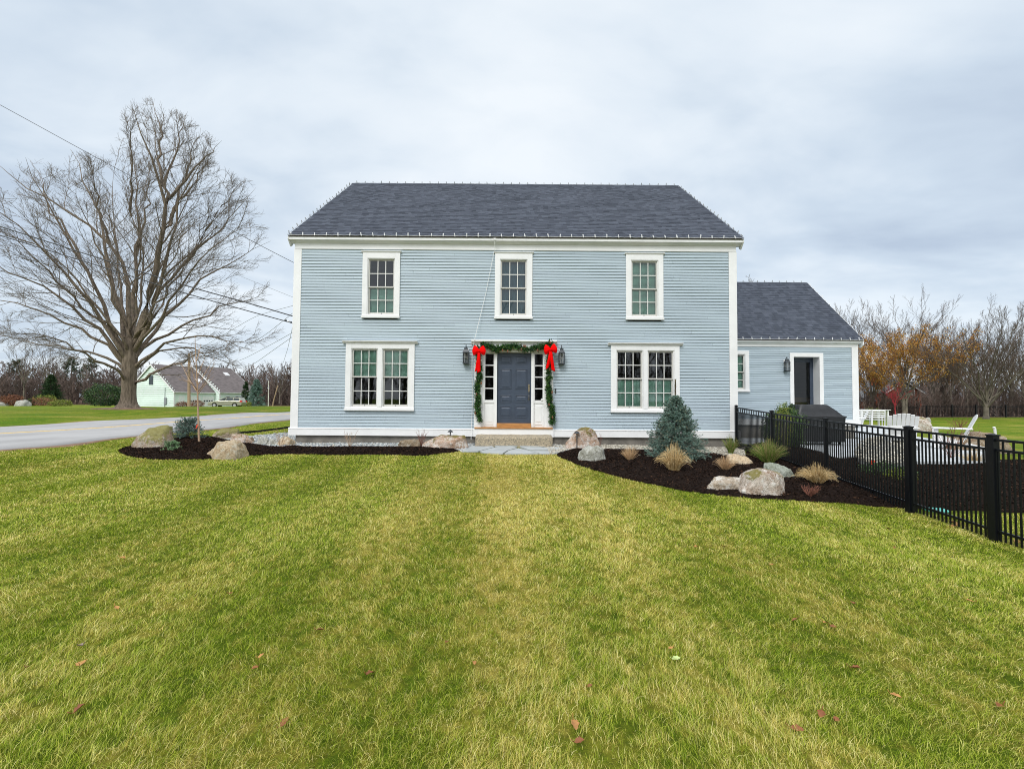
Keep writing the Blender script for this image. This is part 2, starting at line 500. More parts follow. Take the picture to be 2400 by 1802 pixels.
M['rim'] = mat('wheel_rim', (0.5, 0.5, 0.52), 0.3, metal=0.8)
M['taillamp'] = mat('red_lamp', (0.6, 0.02, 0.02), 0.25)
M['pole'] = mat('weathered_pole', (0.36, 0.25, 0.16), 0.9, 0.25, 3.0, 0.3, 20, stretch=(4, 4, .5))
M['cable'] = mat('cable_black', (0.03, 0.032, 0.035), 0.6)
M['cable2'] = mat('cable_grey', (0.24, 0.25, 0.27), 0.6)
M['porcelain'] = mat('insulator', (0.6, 0.6, 0.6), 0.3)
M['leaf_a'] = mat('leaf_tan', (0.42, 0.20, 0.06), 0.7, 0.3, 20)
M['leaf_b'] = mat('leaf_brown', (0.22, 0.075, 0.022), 0.7, 0.3, 20)
M['leaf_c'] = mat('leaf_pale', (0.42, 0.52, 0.20), 0.7, 0.2, 20)
M['leaf_d'] = mat('leaf_grey', (0.20, 0.15, 0.13), 0.7, 0.3, 20)
M['orange'] = mat('orange_tape', (0.85, 0.07, 0.02), 0.6)
M['teal'] = mat('teal_plastic', (0.10, 0.45, 0.38), 0.5)


def rock_mat(name, a, b, lichen, moss=None, mossz=0.75, seed=0.0):
    m = bpy.data.materials.new(name)
    m.use_nodes = True
    t = m.node_tree
    p = t.nodes['Principled BSDF']
    p.inputs['Roughness'].default_value = 0.92
    p.inputs['Specular IOR Level'].default_value = 0.2
    tcn = N(t, 'ShaderNodeTexCoord')
    mp = N(t, 'ShaderNodeMapping'); mp.inputs['Location'].default_value = (seed, seed * 2, seed * 3)
    L(t, tcn.outputs['Object'], mp.inputs[0]); v = mp.outputs[0]
    n1 = N(t, 'ShaderNodeTexNoise', i_Scale=3.5, i_Detail=9.0, i_Roughness=0.68, i_Distortion=0.6); L(t, v, n1.inputs['Vector'])
    n2 = N(t, 'ShaderNodeTexNoise', i_Scale=10.0, i_Detail=8.0, i_Roughness=0.7); L(t, v, n2.inputs['Vector'])
    n3 = N(t, 'ShaderNodeTexNoise', i_Scale=46.0, i_Detail=5.0, i_Roughness=0.75); L(t, v, n3.inputs['Vector'])
    c = ramp(t, n1.outputs[0], [(0.36, b), (0.6, a)])
    lm = ramp(t, n2.outputs[0], [(0.50, (0, 0, 0)), (0.60, (0.75, 0.75, 0.75))])
    c = mixc(t, lm, c, lichen)
    sp = ramp(t, n3.outputs[0], [(0.33, (0.45, 0.43, 0.40)), (0.52, (1, 1, 1))])
    c = mixc(t, 1.0, c, sp, 'MULTIPLY')
    if moss:
        sx = N(t, 'ShaderNodeSeparateXYZ'); L(t, tcn.outputs['Generated'], sx.inputs[0])
        f = math_n(t, 'ADD', sx.outputs[2], math_n(t, 'MULTIPLY', math_n(t, 'SUBTRACT', n1.outputs[0], 0.5), 1.6))
        f = math_n(t, 'ADD', f, math_n(t, 'MULTIPLY', math_n(t, 'SUBTRACT', n3.outputs[0], 0.5), 0.5))
        mm = ramp(t, f, [(mossz, (0, 0, 0)), (min(0.99, mossz + 0.08), (0.85, 0.85, 0.85))])
        c = mixc(t, mm, c, moss)
    L(t, c, p.inputs['Base Color'])
    vo = N(t, 'ShaderNodeTexVoronoi', feature='DISTANCE_TO_EDGE', i_Scale=4.0); L(t, v, vo.inputs['Vector'])
    h = math_n(t, 'ADD', math_n(t, 'MULTIPLY', n2.outputs[0], 1.0), math_n(t, 'MULTIPLY', n3.outputs[0], 0.35))
    h = math_n(t, 'ADD', h, math_n(t, 'MULTIPLY', math_n(t, 'MINIMUM', vo.outputs[0], 0.04), 4.0))
    bp = N(t, 'ShaderNodeBump', i_Strength=0.9, i_Distance=0.05)
    L(t, h, bp.inputs['Height']); L(t, bp.outputs[0], p.inputs['Normal'])
    return m


# lawn colours shared by the ground sheet and the blades
def lawn_mask(t):
    g = N(t, 'ShaderNodeNewGeometry')
    s = N(t, 'ShaderNodeSeparateXYZ'); L(t, g.outputs['Position'], s.inputs[0])
    cm = N(t, 'ShaderNodeCombineXYZ')
    L(t, s.outputs[0], cm.inputs[0]); L(t, math_n(t, 'MULTIPLY', s.outputs[1], 0.6), cm.inputs[1])
    n1 = N(t, 'ShaderNodeTexNoise', i_Scale=0.75, i_Detail=4.0, i_Roughness=0.6); L(t, cm.outputs[0], n1.inputs['Vector'])
    n2 = N(t, 'ShaderNodeTexNoise', i_Scale=8.5, i_Detail=4.0, i_Roughness=0.65); L(t, cm.outputs[0], n2.inputs['Vector'])
    xs = math_n(t, 'ADD', s.outputs[0], math_n(t, 'MULTIPLY', n1.outputs[0], 0.5))
    xs = math_n(t, 'ADD', xs, math_n(t, 'MULTIPLY', s.outputs[1], 0.03))
    st = math_n(t, 'SINE', math_n(t, 'MULTIPLY', xs, 2 * PI / 1.25))
    st = math_n(t, 'MULTIPLY', math_n(t, 'MULTIPLY', st, 3.0, clamp=False), 0.5)
    st = math_n(t, 'MAXIMUM', math_n(t, 'MINIMUM', st, 1.0), -1.0)
    xc = math_n(t, 'ADD', s.outputs[0], math_n(t, 'MULTIPLY', s.outputs[1], 0.0))
    ga = math_n(t, 'DIVIDE', math_n(t, 'ADD', xc, -0.25), 1.75)
    ga = math_n(t, 'POWER', 2.718, math_n(t, 'MULTIPLY', math_n(t, 'MULTIPLY', ga, ga), -1.0))
    m = math_n(t, 'ADD', 0.26, math_n(t, 'MULTIPLY', math_n(t, 'SUBTRACT', n1.outputs[0], 0.5), 1.15))
    m = math_n(t, 'ADD', m, math_n(t, 'MULTIPLY', math_n(t, 'SUBTRACT', n2.outputs[0], 0.5), 2.0))
    m = math_n(t, 'ADD', m, math_n(t, 'MULTIPLY', st, 0.12))
    ga = math_n(t, 'MULTIPLY', ga, math_n(t, 'ADD', 0.35, math_n(t, 'MULTIPLY', math_n(t, 'SUBTRACT', s.outputs[1], 1.8), 0.22, clamp=True)))
    m = math_n(t, 'ADD', m, math_n(t, 'MULTIPLY', ga, 0.36), clamp=True)
    return m, s, n2


def lawn_ground():
    m = bpy.data.materials.new('lawn_ground'); m.use_nodes = True
    t = m.node_tree; p = t.nodes['Principled BSDF']
    p.inputs['Roughness'].default_value = 0.95
    p.inputs['Specular IOR Level'].default_value = 0.1
    k, s, n2 = lawn_mask(t)
    near = ramp(t, k, [(0.1, (0.065, 0.10, 0.004)), (0.5, (0.145, 0.150, 0.014)), (0.95, (0.27, 0.225, 0.045))])
    far = ramp(t, k, [(0.1, (0.095, 0.175, 0.008)), (0.5, (0.165, 0.215, 0.016)), (0.95, (0.30, 0.265, 0.05))])
    g = N(t, 'ShaderNodeNewGeometry')
    n3 = N(t, 'ShaderNodeTexNoise', i_Scale=22.0, i_Detail=4.0, i_Roughness=0.7); L(t, g.outputs['Position'], n3.inputs['Vector'])
    n4 = N(t, 'ShaderNodeTexNoise', i_Scale=2.2, i_Detail=6.0, i_Roughness=0.7); L(t, g.outputs['Position'], n4.inputs['Vector'])
    n5 = N(t, 'ShaderNodeTexNoise', i_Scale=0.30, i_Detail=5.0, i_Roughness=0.65); L(t, g.outputs['Position'], n5.inputs['Vector'])
    kf = math_n(t, 'ADD', math_n(t, 'MULTIPLY', k, 0.5), math_n(t, 'MULTIPLY', math_n(t, 'SUBTRACT', n5.outputs[0], 0.36), 2.0), clamp=True)
    far = ramp(t, kf, [(0.1, (0.085, 0.165, 0.006)), (0.5, (0.165, 0.21, 0.016)), (0.95, (0.31, 0.275, 0.06))])
    r = math_n(t, 'SQRT', math_n(t, 'ADD', math_n(t, 'MULTIPLY', s.outputs[0], s.outputs[0]), math_n(t, 'MULTIPLY', s.outputs[1], s.outputs[1])))
    f = math_n(t, 'MULTIPLY', math_n(t, 'SUBTRACT', r, 14.0), 0.12, clamp=True)
    c = mixc(t, f, near, far)
    c = mixc(t, 1.0, c, ramp(t, n3.outputs[0], [(0.3, (0.55, 0.55, 0.55)), (0.7, (1.25, 1.25, 1.2))]), 'MULTIPLY')
    c = mixc(t, 1.0, c, ramp(t, n4.outputs[0], [(0.3, (0.8, 0.8, 0.8)), (0.7, (1.1, 1.1, 1.1))]), 'MULTIPLY')
    # leaf litter under the woods
    def reg(ax, lo, hi):
        return math_n(t, 'MULTIPLY', math_n(t, 'SUBTRACT', s.outputs[ax], lo), 1.0 / (hi - lo), clamp=True)
    lit = math_n(t, 'MAXIMUM', reg(1, 84, 90), math_n(t, 'MULTIPLY', reg(0, 14, 20), reg(1, 47.5, 50)))
    c = mixc(t, lit, c, (0.10, 0.065, 0.045))
    L(t, c, p.inputs['Base Color'])
    bp = N(t, 'ShaderNodeBump', i_Strength=0.7, i_Distance=0.05)
    L(t, n3.outputs[0], bp.inputs['Height']); L(t, bp.outputs[0], p.inputs['Normal'])
    return m


def blade_mat():
    m = bpy.data.materials.new('grass_blades'); m.use_nodes = True
    t = m.node_tree; p = t.nodes['Principled BSDF']
    p.inputs['Roughness'].default_value = 0.6
    p.inputs['Specular IOR Level'].default_value = 0.25
    k, s, n2 = lawn_mask(t)
    a = N(t, 'ShaderNodeAttribute', attribute_name='rnd')
    d = math_n(t, 'ADD', 0.5, math_n(t, 'MULTIPLY', math_n(t, 'SUBTRACT', math_n(t, 'ADD', k, 0.02), a.outputs['Fac']), 1.25), clamp=True)
    fr = math_n(t, 'FRACT', math_n(t, 'MULTIPLY', a.outputs['Fac'], 17.0))
    gr = ramp(t, fr, [(0.0, (0.105, 0.185, 0.005)), (0.55, (0.270, 0.375, 0.012)), (1.0, (0.54, 0.60, 0.06))])
    tn = ramp(t, fr, [(0.0, (0.48, 0.40, 0.06)), (0.5, (0.82, 0.68, 0.19)), (1.0, (0.96, 0.86, 0.44))])
    c = mixc(t, d, gr, tn)
    L(t, c, p.inputs['Base Color'])
    tr = N(t, 'ShaderNodeBsdfTranslucent'); L(t, c, tr.inputs[0])
    mx = N(t, 'ShaderNodeMixShader', i_0=0.25)
    L(t, p.outputs[0], mx.inputs[1]); L(t, tr.outputs[0], mx.inputs[2])
    L(t, mx.outputs[0], t.nodes['Material Output'].inputs[0])
    return m


# ------------------------------------------------------------------ ground sheet
def smap(n, k, span):
    u = np.linspace(-1, 1, n)
    return np.sinh(u * k) / math.sinh(k) * span


gx = smap(330, 5.6, 1600); gy = smap(330, 5.6, 1600) + 12
GX, GY = np.meshgrid(gx, gy)
GZ = gz(GX, GY)
nx = len(gx)
vid = np.arange(GX.size).reshape(GX.shape)
fq = np.stack([vid[:-1, :-1], vid[:-1, 1:], vid[1:, 1:], vid[1:, :-1]], -1).reshape(-1, 4)
ground = np_mesh('ground', np.stack([GX, GY, GZ], -1).reshape(-1, 3), [fq], lawn_ground(), smooth=True)
tag(ground, kind='structure')


def ipoly(P, x, y):
    """points inside polygon"""
    P = np.asarray(P); ins = np.zeros(x.shape, bool)
    j = len(P) - 1
    for i in range(len(P)):
        xi, yi = P[i]; xj, yj = P[j]
        c = ((yi > y) != (yj > y)) & (x < (xj - xi) * (y - yi) / (yj - yi + 1e-12) + xi)
        ins ^= c
        j = i
    return ins


def edge_dist(P, x, y):
    P = np.asarray(P); d = np.full(x.shape, 1e9)
    for i in range(len(P)):
        a = P[i]; b = P[(i + 1) % len(P)]
        ab = b - a; l2 = (ab ** 2).sum() + 1e-9
        t = np.clip(((x - a[0]) * ab[0] + (y - a[1]) * ab[1]) / l2, 0, 1)
        d = np.minimum(d, np.hypot(x - a[0] - t * ab[0], y - a[1] - t * ab[1]))
    return d


def smooth_poly(pts, it=2):
    P = [np.array(p[:2], float) for p in pts]
    for _ in range(it):
        Q = []
        for i in range(len(P)):
            a, b = P[i], P[(i + 1) % len(P)]
            Q += [a * .75 + b * .25, a * .25 + b * .75]
        P = Q
    return np.array(P)


def area_sheet(name, P, mt, lift, mound=0.0, step=0.12, rough=0.0):
    """a sheet over polygon P that follows the ground, rising to lift (+mound) inside its edge"""
    x0, y0 = P.min(0); x1, y1 = P.max(0)
    xs = np.arange(x0 - step, x1 + 2 * step, step); ys = np.arange(y0 - step, y1 + 2 * step, step)
    XX, YY = np.meshgrid(xs, ys)
    XX = XX + rng.uniform(-.2, .2, XX.shape) * step; YY = YY + rng.uniform(-.2, .2, XX.shape) * step
    ins = ipoly(P, XX, YY); d = edge_dist(P, XX, YY)
    sd = np.where(ins, d, -d)
    ZZ = gz(XX, YY) + np.where(sd > 0, 0.006 + lift * np.clip(sd / 0.12, 0, 1) + mound * np.clip(sd / 0.7, 0, 1) ** 0.7, -0.25 * np.clip(-sd / step, 0, 1))
    if rough:
        ZZ += rng.normal(0, rough, ZZ.shape) * (sd > 0)
    id_ = np.arange(XX.size).reshape(XX.shape)
    q = np.stack([id_[:-1, :-1], id_[:-1, 1:], id_[1:, 1:], id_[1:, :-1]], -1).reshape(-1, 4)
    keep = (sd.ravel()[q] > -step * 1.1).all(1) & (sd.ravel()[q] > 0).any(1)
    o = np_mesh(name, np.stack([XX, YY, ZZ], -1).reshape(-1, 3), [q[keep]], mt, smooth=True)
    return tag(o, kind='structure')


def G(*pp):
    return [gp(a, b)[:2] for a, b in pp]


# outlines of the beds, read off the ground
BED_L = smooth_poly(G((272, 1058), (300, 1071), (350, 1077), (400, 1079), (470, 1077), (530, 1074), (590, 1068), (650, 1065), (720, 1065), (765, 1068), (850, 1066), (928, 1067), (989, 1069), (1022, 1065), (1060, 1061), (1082, 1058),
                      (1056, 1051), (990, 1049), (921, 1050), (820, 1049), (776, 1050), (724, 1050), (690, 1046), (653, 1051), (605, 1044), (559, 1037), (530, 1031), (489, 1024), (440, 1024), (400, 1030), (340, 1040), (290, 1049)), 1)
BED_R = smooth_poly(G((1297, 1065), (1327, 1079), (1365, 1095), (1408, 1107), (1452, 1120), (1506, 1132), (1544, 1139), (1598, 1151), (1652, 1158), (1706, 1165), (1786, 1171), (1867, 1175), (1921, 1178), (1989, 1181), (2040, 1188), (2087, 1191), (2116, 1193), (2200, 1196), (2400, 1204), (2600, 1210),
                      (2600, 1085), (2330, 1082), (2150, 1082), (2060, 1076), (1960, 1070), (1890, 1054), (1850, 1042), (1752, 1040), (1748, 1072), (1706, 1072), (1679, 1065), (1641, 1065), (1560, 1060), (1495, 1056), (1425, 1055), (1357, 1052), (1335, 1055)), 1)
mulch_l = area_sheet('mulch_bed', BED_L, M['mulch_base'], 0.03, 0.05, 0.09, 0.008)
mulch_r = area_sheet('mulch_bed', BED_R, M['mulch_base'], 0.03, 0.05, 0.10, 0.008)
GRAV_L = np.array([(-8.9, 13.2), (-9.3, 12.7)] + [tuple(p) for p in G((545, 1037), (605, 1047), (653, 1054), (690, 1050), (724, 1053), (820, 1052), (921, 1053), (990, 1052), (1060, 1054), (1082, 1060))] + [(-1.0, 13.1), (-6.2, 13.1), (-6.25, 21), (-7.6, 21), (-8.2, 16)])
GRAV_R = np.array([(0.9, 13.1)] + [tuple(p) for p in G((1290, 1066), (1335, 1058), (1357, 1055), (1425, 1058), (1495, 1059), (1641, 1068), (1706, 1076), (1748, 1074), (1745, 1055))] + [(6.7, 13.1)])
grav_l = area_sheet('gravel_bed', GRAV_L, M['pebble_base'], 0.01, 0.0, 0.12)
grav_r = area_sheet('gravel_bed', GRAV_R, M['pebble_base'], 0.01, 0.0, 0.12)
PATH = np.array(G((1070, 1052), (1117, 1044), (1294, 1042), (1340, 1049), (1350, 1056), (1296, 1066), (1180, 1066), (1083, 1060)))


def ground_ribbon(name, x0, x1, ys, mt, lift, nxs=8, kind='structure', wob=0.0):
    xs = np.linspace(x0, x1, nxs)
    XX, YY = np.meshgrid(xs, ys)
    if wob:
        e = np.interp(ys, ys, np.convolve(rng.normal(0, wob, len(ys)), np.ones(3) / 3, 'same'))
        XX[:, 0] += e; XX[:, -1] += e[::-1]
    ZZ = gz(XX, YY) + lift
    XX = np.concatenate([XX[:, :1] - .02, XX, XX[:, -1:] + .02], 1); YY = np.concatenate([YY[:, :1], YY, YY[:, -1:]], 1)
    ZZ = np.concatenate([ZZ[:, :1] - .07, ZZ, ZZ[:, -1:] - .07], 1)
    id_ = np.arange(XX.size).reshape(XX.shape)
    q = np.stack([id_[:-1, :-1], id_[:-1, 1:], id_[1:, 1:], id_[1:, :-1]], -1).reshape(-1, 4)
    o = np_mesh(name, np.stack([XX, YY, ZZ], -1).reshape(-1, 3), [q], mt)
    return tag(o, kind=kind)


ROAD_X0, ROAD_X1 = -18.9, -11.2
ry = np.concatenate([np.arange(-60, 0, 4), np.arange(0, 40, .5), np.arange(40, 140, 3)])
ground_ribbon('road_shoulder', ROAD_X0 - .35, ROAD_X1 + .05, ry, mat('road_shoulder_dirt', (0.27, 0.17, 0.11), 0.95, 0.3, 4), 0.022, 10, wob=0.1)
ground_ribbon('road', ROAD_X0, ROAD_X1, ry, M['road'], 0.034, 10, wob=0.05)
for xo in (-15.30, -15.12):
    ground_ribbon('road_line', xo - .05, xo + .05, ry, M['line'], 0.040, 2)

# ------------------------------------------------------------------ lawn grass (stuff)
def grass_field():
    bm_ = blade_mat()
    n = 1400000
    # sample Y with weight Y*D(Y)
    Yg = np.linspace(1.2, 20, 500)
    D = 11500 * (3 / np.maximum(Yg, 2.2)) ** 1.35
    wgt = Yg * D * 2.9
    cdf = np.cumsum(wgt); tot = cdf[-1] * (Yg[1] - Yg[0]); cdf /= cdf[-1]
    n = int(tot)
    Y = np.interp(rng.random(n), cdf, Yg)
    X = rng.uniform(-1.32, 1.32, n) * (Y + 0.4)
    bad = ipoly(BED_L, X, Y) | ipoly(BED_R, X, Y) | ipoly(GRAV_L, X, Y) | ipoly(GRAV_R, X, Y) | ipoly(PATH, X, Y) | (X < ROAD_X1 + .25) | ((X > -6.5) & (Y > 12.6))
    bad |= ((X > 6.25) & (Y > 7.0)) | (np.abs(X) > 20)
    X = X[~bad]; Y = Y[~bad]; n = len(X)
    Z = gz(X, Y)
    d = np.hypot(X, Y)
    # clumps: height varies with position
    gq = rng.random((700, 700))
    def vn(x, y, f):
        u = (x * f) % 699; v = (y * f) % 699
        i = u.astype(int); j = v.astype(int); fu = u - i; fv = v - j
        fu = fu * fu * (3 - 2 * fu); fv = fv * fv * (3 - 2 * fv)
        return (gq[i, j] * (1 - fu) + gq[i + 1, j] * fu) * (1 - fv) + (gq[i, j + 1] * (1 - fu) + gq[i + 1, j + 1] * fu) * fv
    cl = .55 * vn(X + 50, Y + 50, 9.0) + .45 * vn(X + 31, Y + 77, 21.0)
    keep = rng.random(n) < np.clip((cl - .12) * 3.2, .12, 1)
    X, Y, Z, d, cl = X[keep], Y[keep], Z[keep], d[keep], cl[keep]; n = len(X)
    h = rng.uniform(0.012, 0.034, n) * (0.35 + 1.35 * cl) * np.clip(1.15 - d * .02, .8, 1.2)
    wd = np.clip(d * 0.00062, 0.0018, 0.009) * rng.uniform(0.7, 1.3, n)
    ang = rng.uniform(0, 2 * PI, n)
    # leaning follows the nap of the lawn locally
    nap = np.sin(X * 1.9) * 1.5 + np.sin(Y * 1.3) * 1.2
    la = np.where(rng.random(n) < .55, nap + rng.normal(0, .9, n), rng.uniform(0, 2 * PI, n))
    lean = rng.uniform(0.3, 1.9, n) * h
    ux = np.cos(ang) * wd / 2; uy = np.sin(ang) * wd / 2
    lx = np.cos(la) * lean; ly = np.sin(la) * lean
    V = np.empty((n, 5, 3), np.float32)
    V[:, 0] = np.stack([X - ux, Y - uy, Z - .004], -1)
    V[:, 1] = np.stack([X + ux, Y + uy, Z - .004], -1)
    V[:, 2] = np.stack([X + ux * .8 + lx * .35, Y + uy * .8 + ly * .35, Z + h * .62], -1)
    V[:, 3] = np.stack([X - ux * .8 + lx * .35, Y - uy * .8 + ly * .35, Z + h * .62], -1)
    V[:, 4] = np.stack([X + lx, Y + ly, Z + h], -1)
    b = np.arange(n)[:, None] * 5
    q = b + np.array([0, 1, 2, 3]); t = b + np.array([3, 2, 4])
    r = rng.random(n)
    o = np_mesh('lawn_grass', V.reshape(-1, 3), [q, t], bm_, attr=np.repeat(r, 5))
    tag(o, 'short green and straw coloured lawn grass in front of the blue house', 'grass', kind='stuff')


grass_field()

# ------------------------------------------------------------------ pebbles and mulch chips (stuff)
def ico(sub=1):
    import bmesh
    bm = bmesh.new(); bmesh.ops.create_icosphere(bm, subdivisions=sub, radius=1)
    v = np.array([x.co[:] for x in bm.verts]); f = np.array([[a.index for a in x.verts] for x in bm.faces]); bm.free()
    return v, f


def scatter(name, P, n, s0, s1, mt, lift, flat=(0.5, 0.8), label='', cat='', extra=None, sub=1, excl=None):
    x0, y0 = P.min(0); x1, y1 = P.max(0)
    X = rng.uniform(x0, x1, n * 6); Y = rng.uniform(y0, y1, n * 6)
    k = ipoly(P, X, Y)
    if excl is not None:
        k &= ~ipoly(excl, X, Y)
    X = X[k][:n]; Y = Y[k][:n]; n = len(X)
    v, f = ico(sub)
    s = rng.uniform(s0, s1, (n, 1)); S = s * np.stack([np.ones(n), rng.uniform(.6, 1, n), rng.uniform(flat[0], flat[1], n)], -1)
    a = rng.uniform(0, 2 * PI, n); ca, sa = np.cos(a)[:, None], np.sin(a)[:, None]
    W = v[None] * S[:, None, :] * (1 + rng.normal(0, .08, (n, len(v), 1)))
    Q = np.empty_like(W)
    Q[..., 0] = W[..., 0] * ca - W[..., 1] * sa + X[:, None]
    Q[..., 1] = W[..., 0] * sa + W[..., 1] * ca + Y[:, None]
    Q[..., 2] = W[..., 2] + (gz(X, Y) + lift + rng.uniform(-.006, .014, n))[:, None]
    fc = (f[None] + (np.arange(n) * len(v))[:, None, None]).reshape(-1, 3)
    o = np_mesh(name, Q.reshape(-1, 3), [fc], mt, attr=np.repeat(rng.random(n), len(v)), smooth=True)
    return tag(o, label, cat, kind='stuff')


scatter('river_pebbles', GRAV_L, 12500, .018, .042, M['pebble'], .018, label='grey and white river pebbles along the left foundation', cat='pebbles')
scatter('pea_stone', GRAV_R, 9000, .014, .032, M['pebble2'], .018, label='pale buff drainage pebbles along the right foundation', cat='pebbles')


def chips(name, P, n, label, mound):
    x0, y0 = P.min(0); x1, y1 = P.max(0)
    X = rng.uniform(x0, x1, n * 5); Y = rng.uniform(y0, y1, n * 5)
    k = ipoly(P, X, Y); X = X[k][:n]; Y = Y[k][:n]; n = len(X)
    d = edge_dist(P, X, Y)
    Z = gz(X, Y) + .006 + .03 * np.clip(d / .12, 0, 1) + mound * np.clip(d / .7, 0, 1) ** .7 + rng.uniform(-.002, .014, n)
    ln = rng.uniform(.012, .045, n); wd = rng.uniform(.003, .008, n); a = rng.uniform(0, 2 * PI, n); tl = rng.normal(0, .35, n)
    dx = np.cos(a) * ln / 2; dy = np.sin(a) * ln / 2; dz = np.sin(tl) * ln / 2
    ex = -np.sin(a) * wd / 2; ey = np.cos(a) * wd / 2; ez = rng.normal(0, .004, n)
    V = np.empty((n, 4, 3), np.float32)
    for i, (p, q) in enumerate(((-1, -1), (1, -1), (1, 1), (-1, 1))):
        V[:, i] = np.stack([X + p * dx + q * ex, Y + p * dy + q * ey, Z + p * dz + q * ez], -1)
    fc = np.arange(n * 4).reshape(-1, 4)
    o = np_mesh(name, V.reshape(-1, 3), [fc], M['mulch'], attr=np.repeat(rng.random(n), 4))
    return tag(o, label, 'mulch', kind='stuff')


chips('mulch_chips', BED_L, 32000, 'dark shredded mulch in the bed left of the step', .05)
chips('mulch_chips', BED_R, 60000, 'dark shredded mulch in the bed under the blue spruce', .05)

# flagstone path
def flagstones():
    mb = MB()
    c = PATH.mean(0)
    lines = [((1180, 1066), (1215, 1043)), ((1215, 1043), (1262, 1066)), ((1140, 1066), (1190, 1052)), ((1100, 1052), (1190, 1052)), ((1240, 1056), (1345, 1052))]
    # slabs from hand-set corners on the ground, with joints between
    S = [[(1083, 1060), (1070, 1052), (1117, 1044.5), (1150, 1044), (1158, 1050), (1120, 1060)],
         [(1124, 1060.5), (1162, 1050.5), (1200, 1049), (1212, 1052), (1190, 1058), (1178, 1065.5), (1130, 1063)],
         [(1153, 1043.8), (1210, 1043), (1213, 1047.5), (1200, 1048), (1161, 1049)],
         [(1214, 1043), (1294, 1042.3), (1318, 1046), (1270, 1050), (1218, 1047.5)],
         [(1217, 1049), (1270, 1051.5), (1322, 1047), (1340, 1049), (1347, 1053), (1290, 1057), (1240, 1057)],
         [(1192, 1059), (1215, 1053), (1238, 1058.5), (1262, 1065.5), (1182, 1066)],
         [(1242, 1058.5), (1290, 1058.5), (1348, 1054.5), (1345, 1058), (1296, 1065.5), (1266, 1065.5)]]
    for s in S:
        P = [gp(a, b) for a, b in s]
        m = sum((Vector(p) for p in P), Vector()) / len(P)
        P = [m + (p - m) * 0.985 for p in P]
        z = max(p.z for p in P) + 0.03
        n = len(P)
        mb.add([(p.x, p.y, p.z - .03) for p in P] + [(p.x, p.y, p.z + .03 + .004 * (len(s) % 3)) for p in P],
               [tuple(range(n, 2 * n))] + [(i, (i + 1) % n, n + (i + 1) % n, n + i) for i in range(n)])
    tag(mb.build('path', M['blue']), kind='structure')


flagstones()

# ------------------------------------------------------------------ the house
WY = 13.04           # front wall plane
house = thing('house', 'large two storey colonial house with blue-grey clapboards, white trim and a one storey wing', 'house', (0, 17, 0.3))


def openings_boards(mb, X0, X1, Z0, Z1, Y, pitch, holes, seed=1):
    """clapboards on a wall facing -Y: each board a wedge, thick at its lower edge"""
    r = random.Random(seed)
    n = max(1, int(round((Z1 - Z0) / pitch)))
    p = (Z1 - Z0) / n
    for k in range(n):
        za, zb = Z0 + k * p, Z0 + (k + 1) * p
        iv = [(X0, X1)]
        for (a, b, c, d) in holes:
            if zb > c + 1e-4 and za < d - 1e-4:
                nv = []
                for (s, e) in iv:
                    if b <= s or a >= e:
                        nv.append((s, e)); continue
                    if a > s: nv.append((s, a))
                    if b < e: nv.append((b, e))
                iv = nv
        ph = r.uniform(0, 6); am = r.uniform(.0005, .0022)
        cuts_ = [r.uniform(0, 3.6) + X0 + 3.6 * q for q in range(5)]
        iv2 = []
        for (s, e) in iv:
            ed = [s] + [c for c in cuts_ if s + .15 < c < e - .15] + [e]
            iv2 += list(zip(ed[:-1], ed[1:]))
        for (s, e) in iv2:
            e -= .0025
            tone = r.random()
            m = max(1, int((e - s) / .6))
            vs = []
            for i in range(m + 1):
                x = s + (e - s) * i / m
                w_ = am * math.sin(x * 1.1 + ph) + am * .6 * math.sin(x * 2.9 + ph * 2)
                vs += [(x, Y - .001, za + w_), (x, Y - .0225, za + w_), (x, Y - .003, zb + .004)]
            fs = []
            for i in range(m):
                o = i * 3
                fs += [(o, o + 3, o + 4, o + 1), (o + 1, o + 4, o + 5, o + 2)]
            mb.add(vs, fs, tone)


def shingle_roof(name, x0, x1, ye, ze, yr, zr, parent, expo=.145, tabw=.16):
    """front slope from the eave (ye,ze) to the ridge (yr,zr); each course overlaps the one below"""
    mb = MB(); r = random.Random(3)
    Ls = math.hypot(yr - ye, zr - ze)
    sy, sz = (yr - ye) / Ls, (zr - ze) / Ls
    ny, nz = -sz, sy       # outward normal in (y,z)
    n = int(Ls / expo) + 1
    for k in range(n):
        a, b = k * expo, min(Ls, (k + 1) * expo + .03)
        x = x0 + (-r.random() * tabw)
        while x < x1:
            xe = x + tabw * r.uniform(.5, 1.35)
            xa, xb = max(x, x0), min(xe, x1)
            if xb > xa + .005:
                th = .006 + .005 * (r.random() < .5)
                c = r.random()
                ya, za = ye + sy * a + ny * th, ze + sz * a + nz * th
                y0, z0 = ye + sy * a, ze + sz * a
                yb, zb = ye + sy * b + ny * .001, ze + sz * b + nz * .001
                g = .003
                mb.add([(xa + g, y0, z0), (xb, y0, z0), (xb, ya, za), (xa + g, ya, za), (xb, yb, zb), (xa + g, yb, zb)],
                       [(0, 1, 2, 3), (3, 2, 4, 5)], c)
            x = xe
    return mb.build(name, M['roof'], parent)


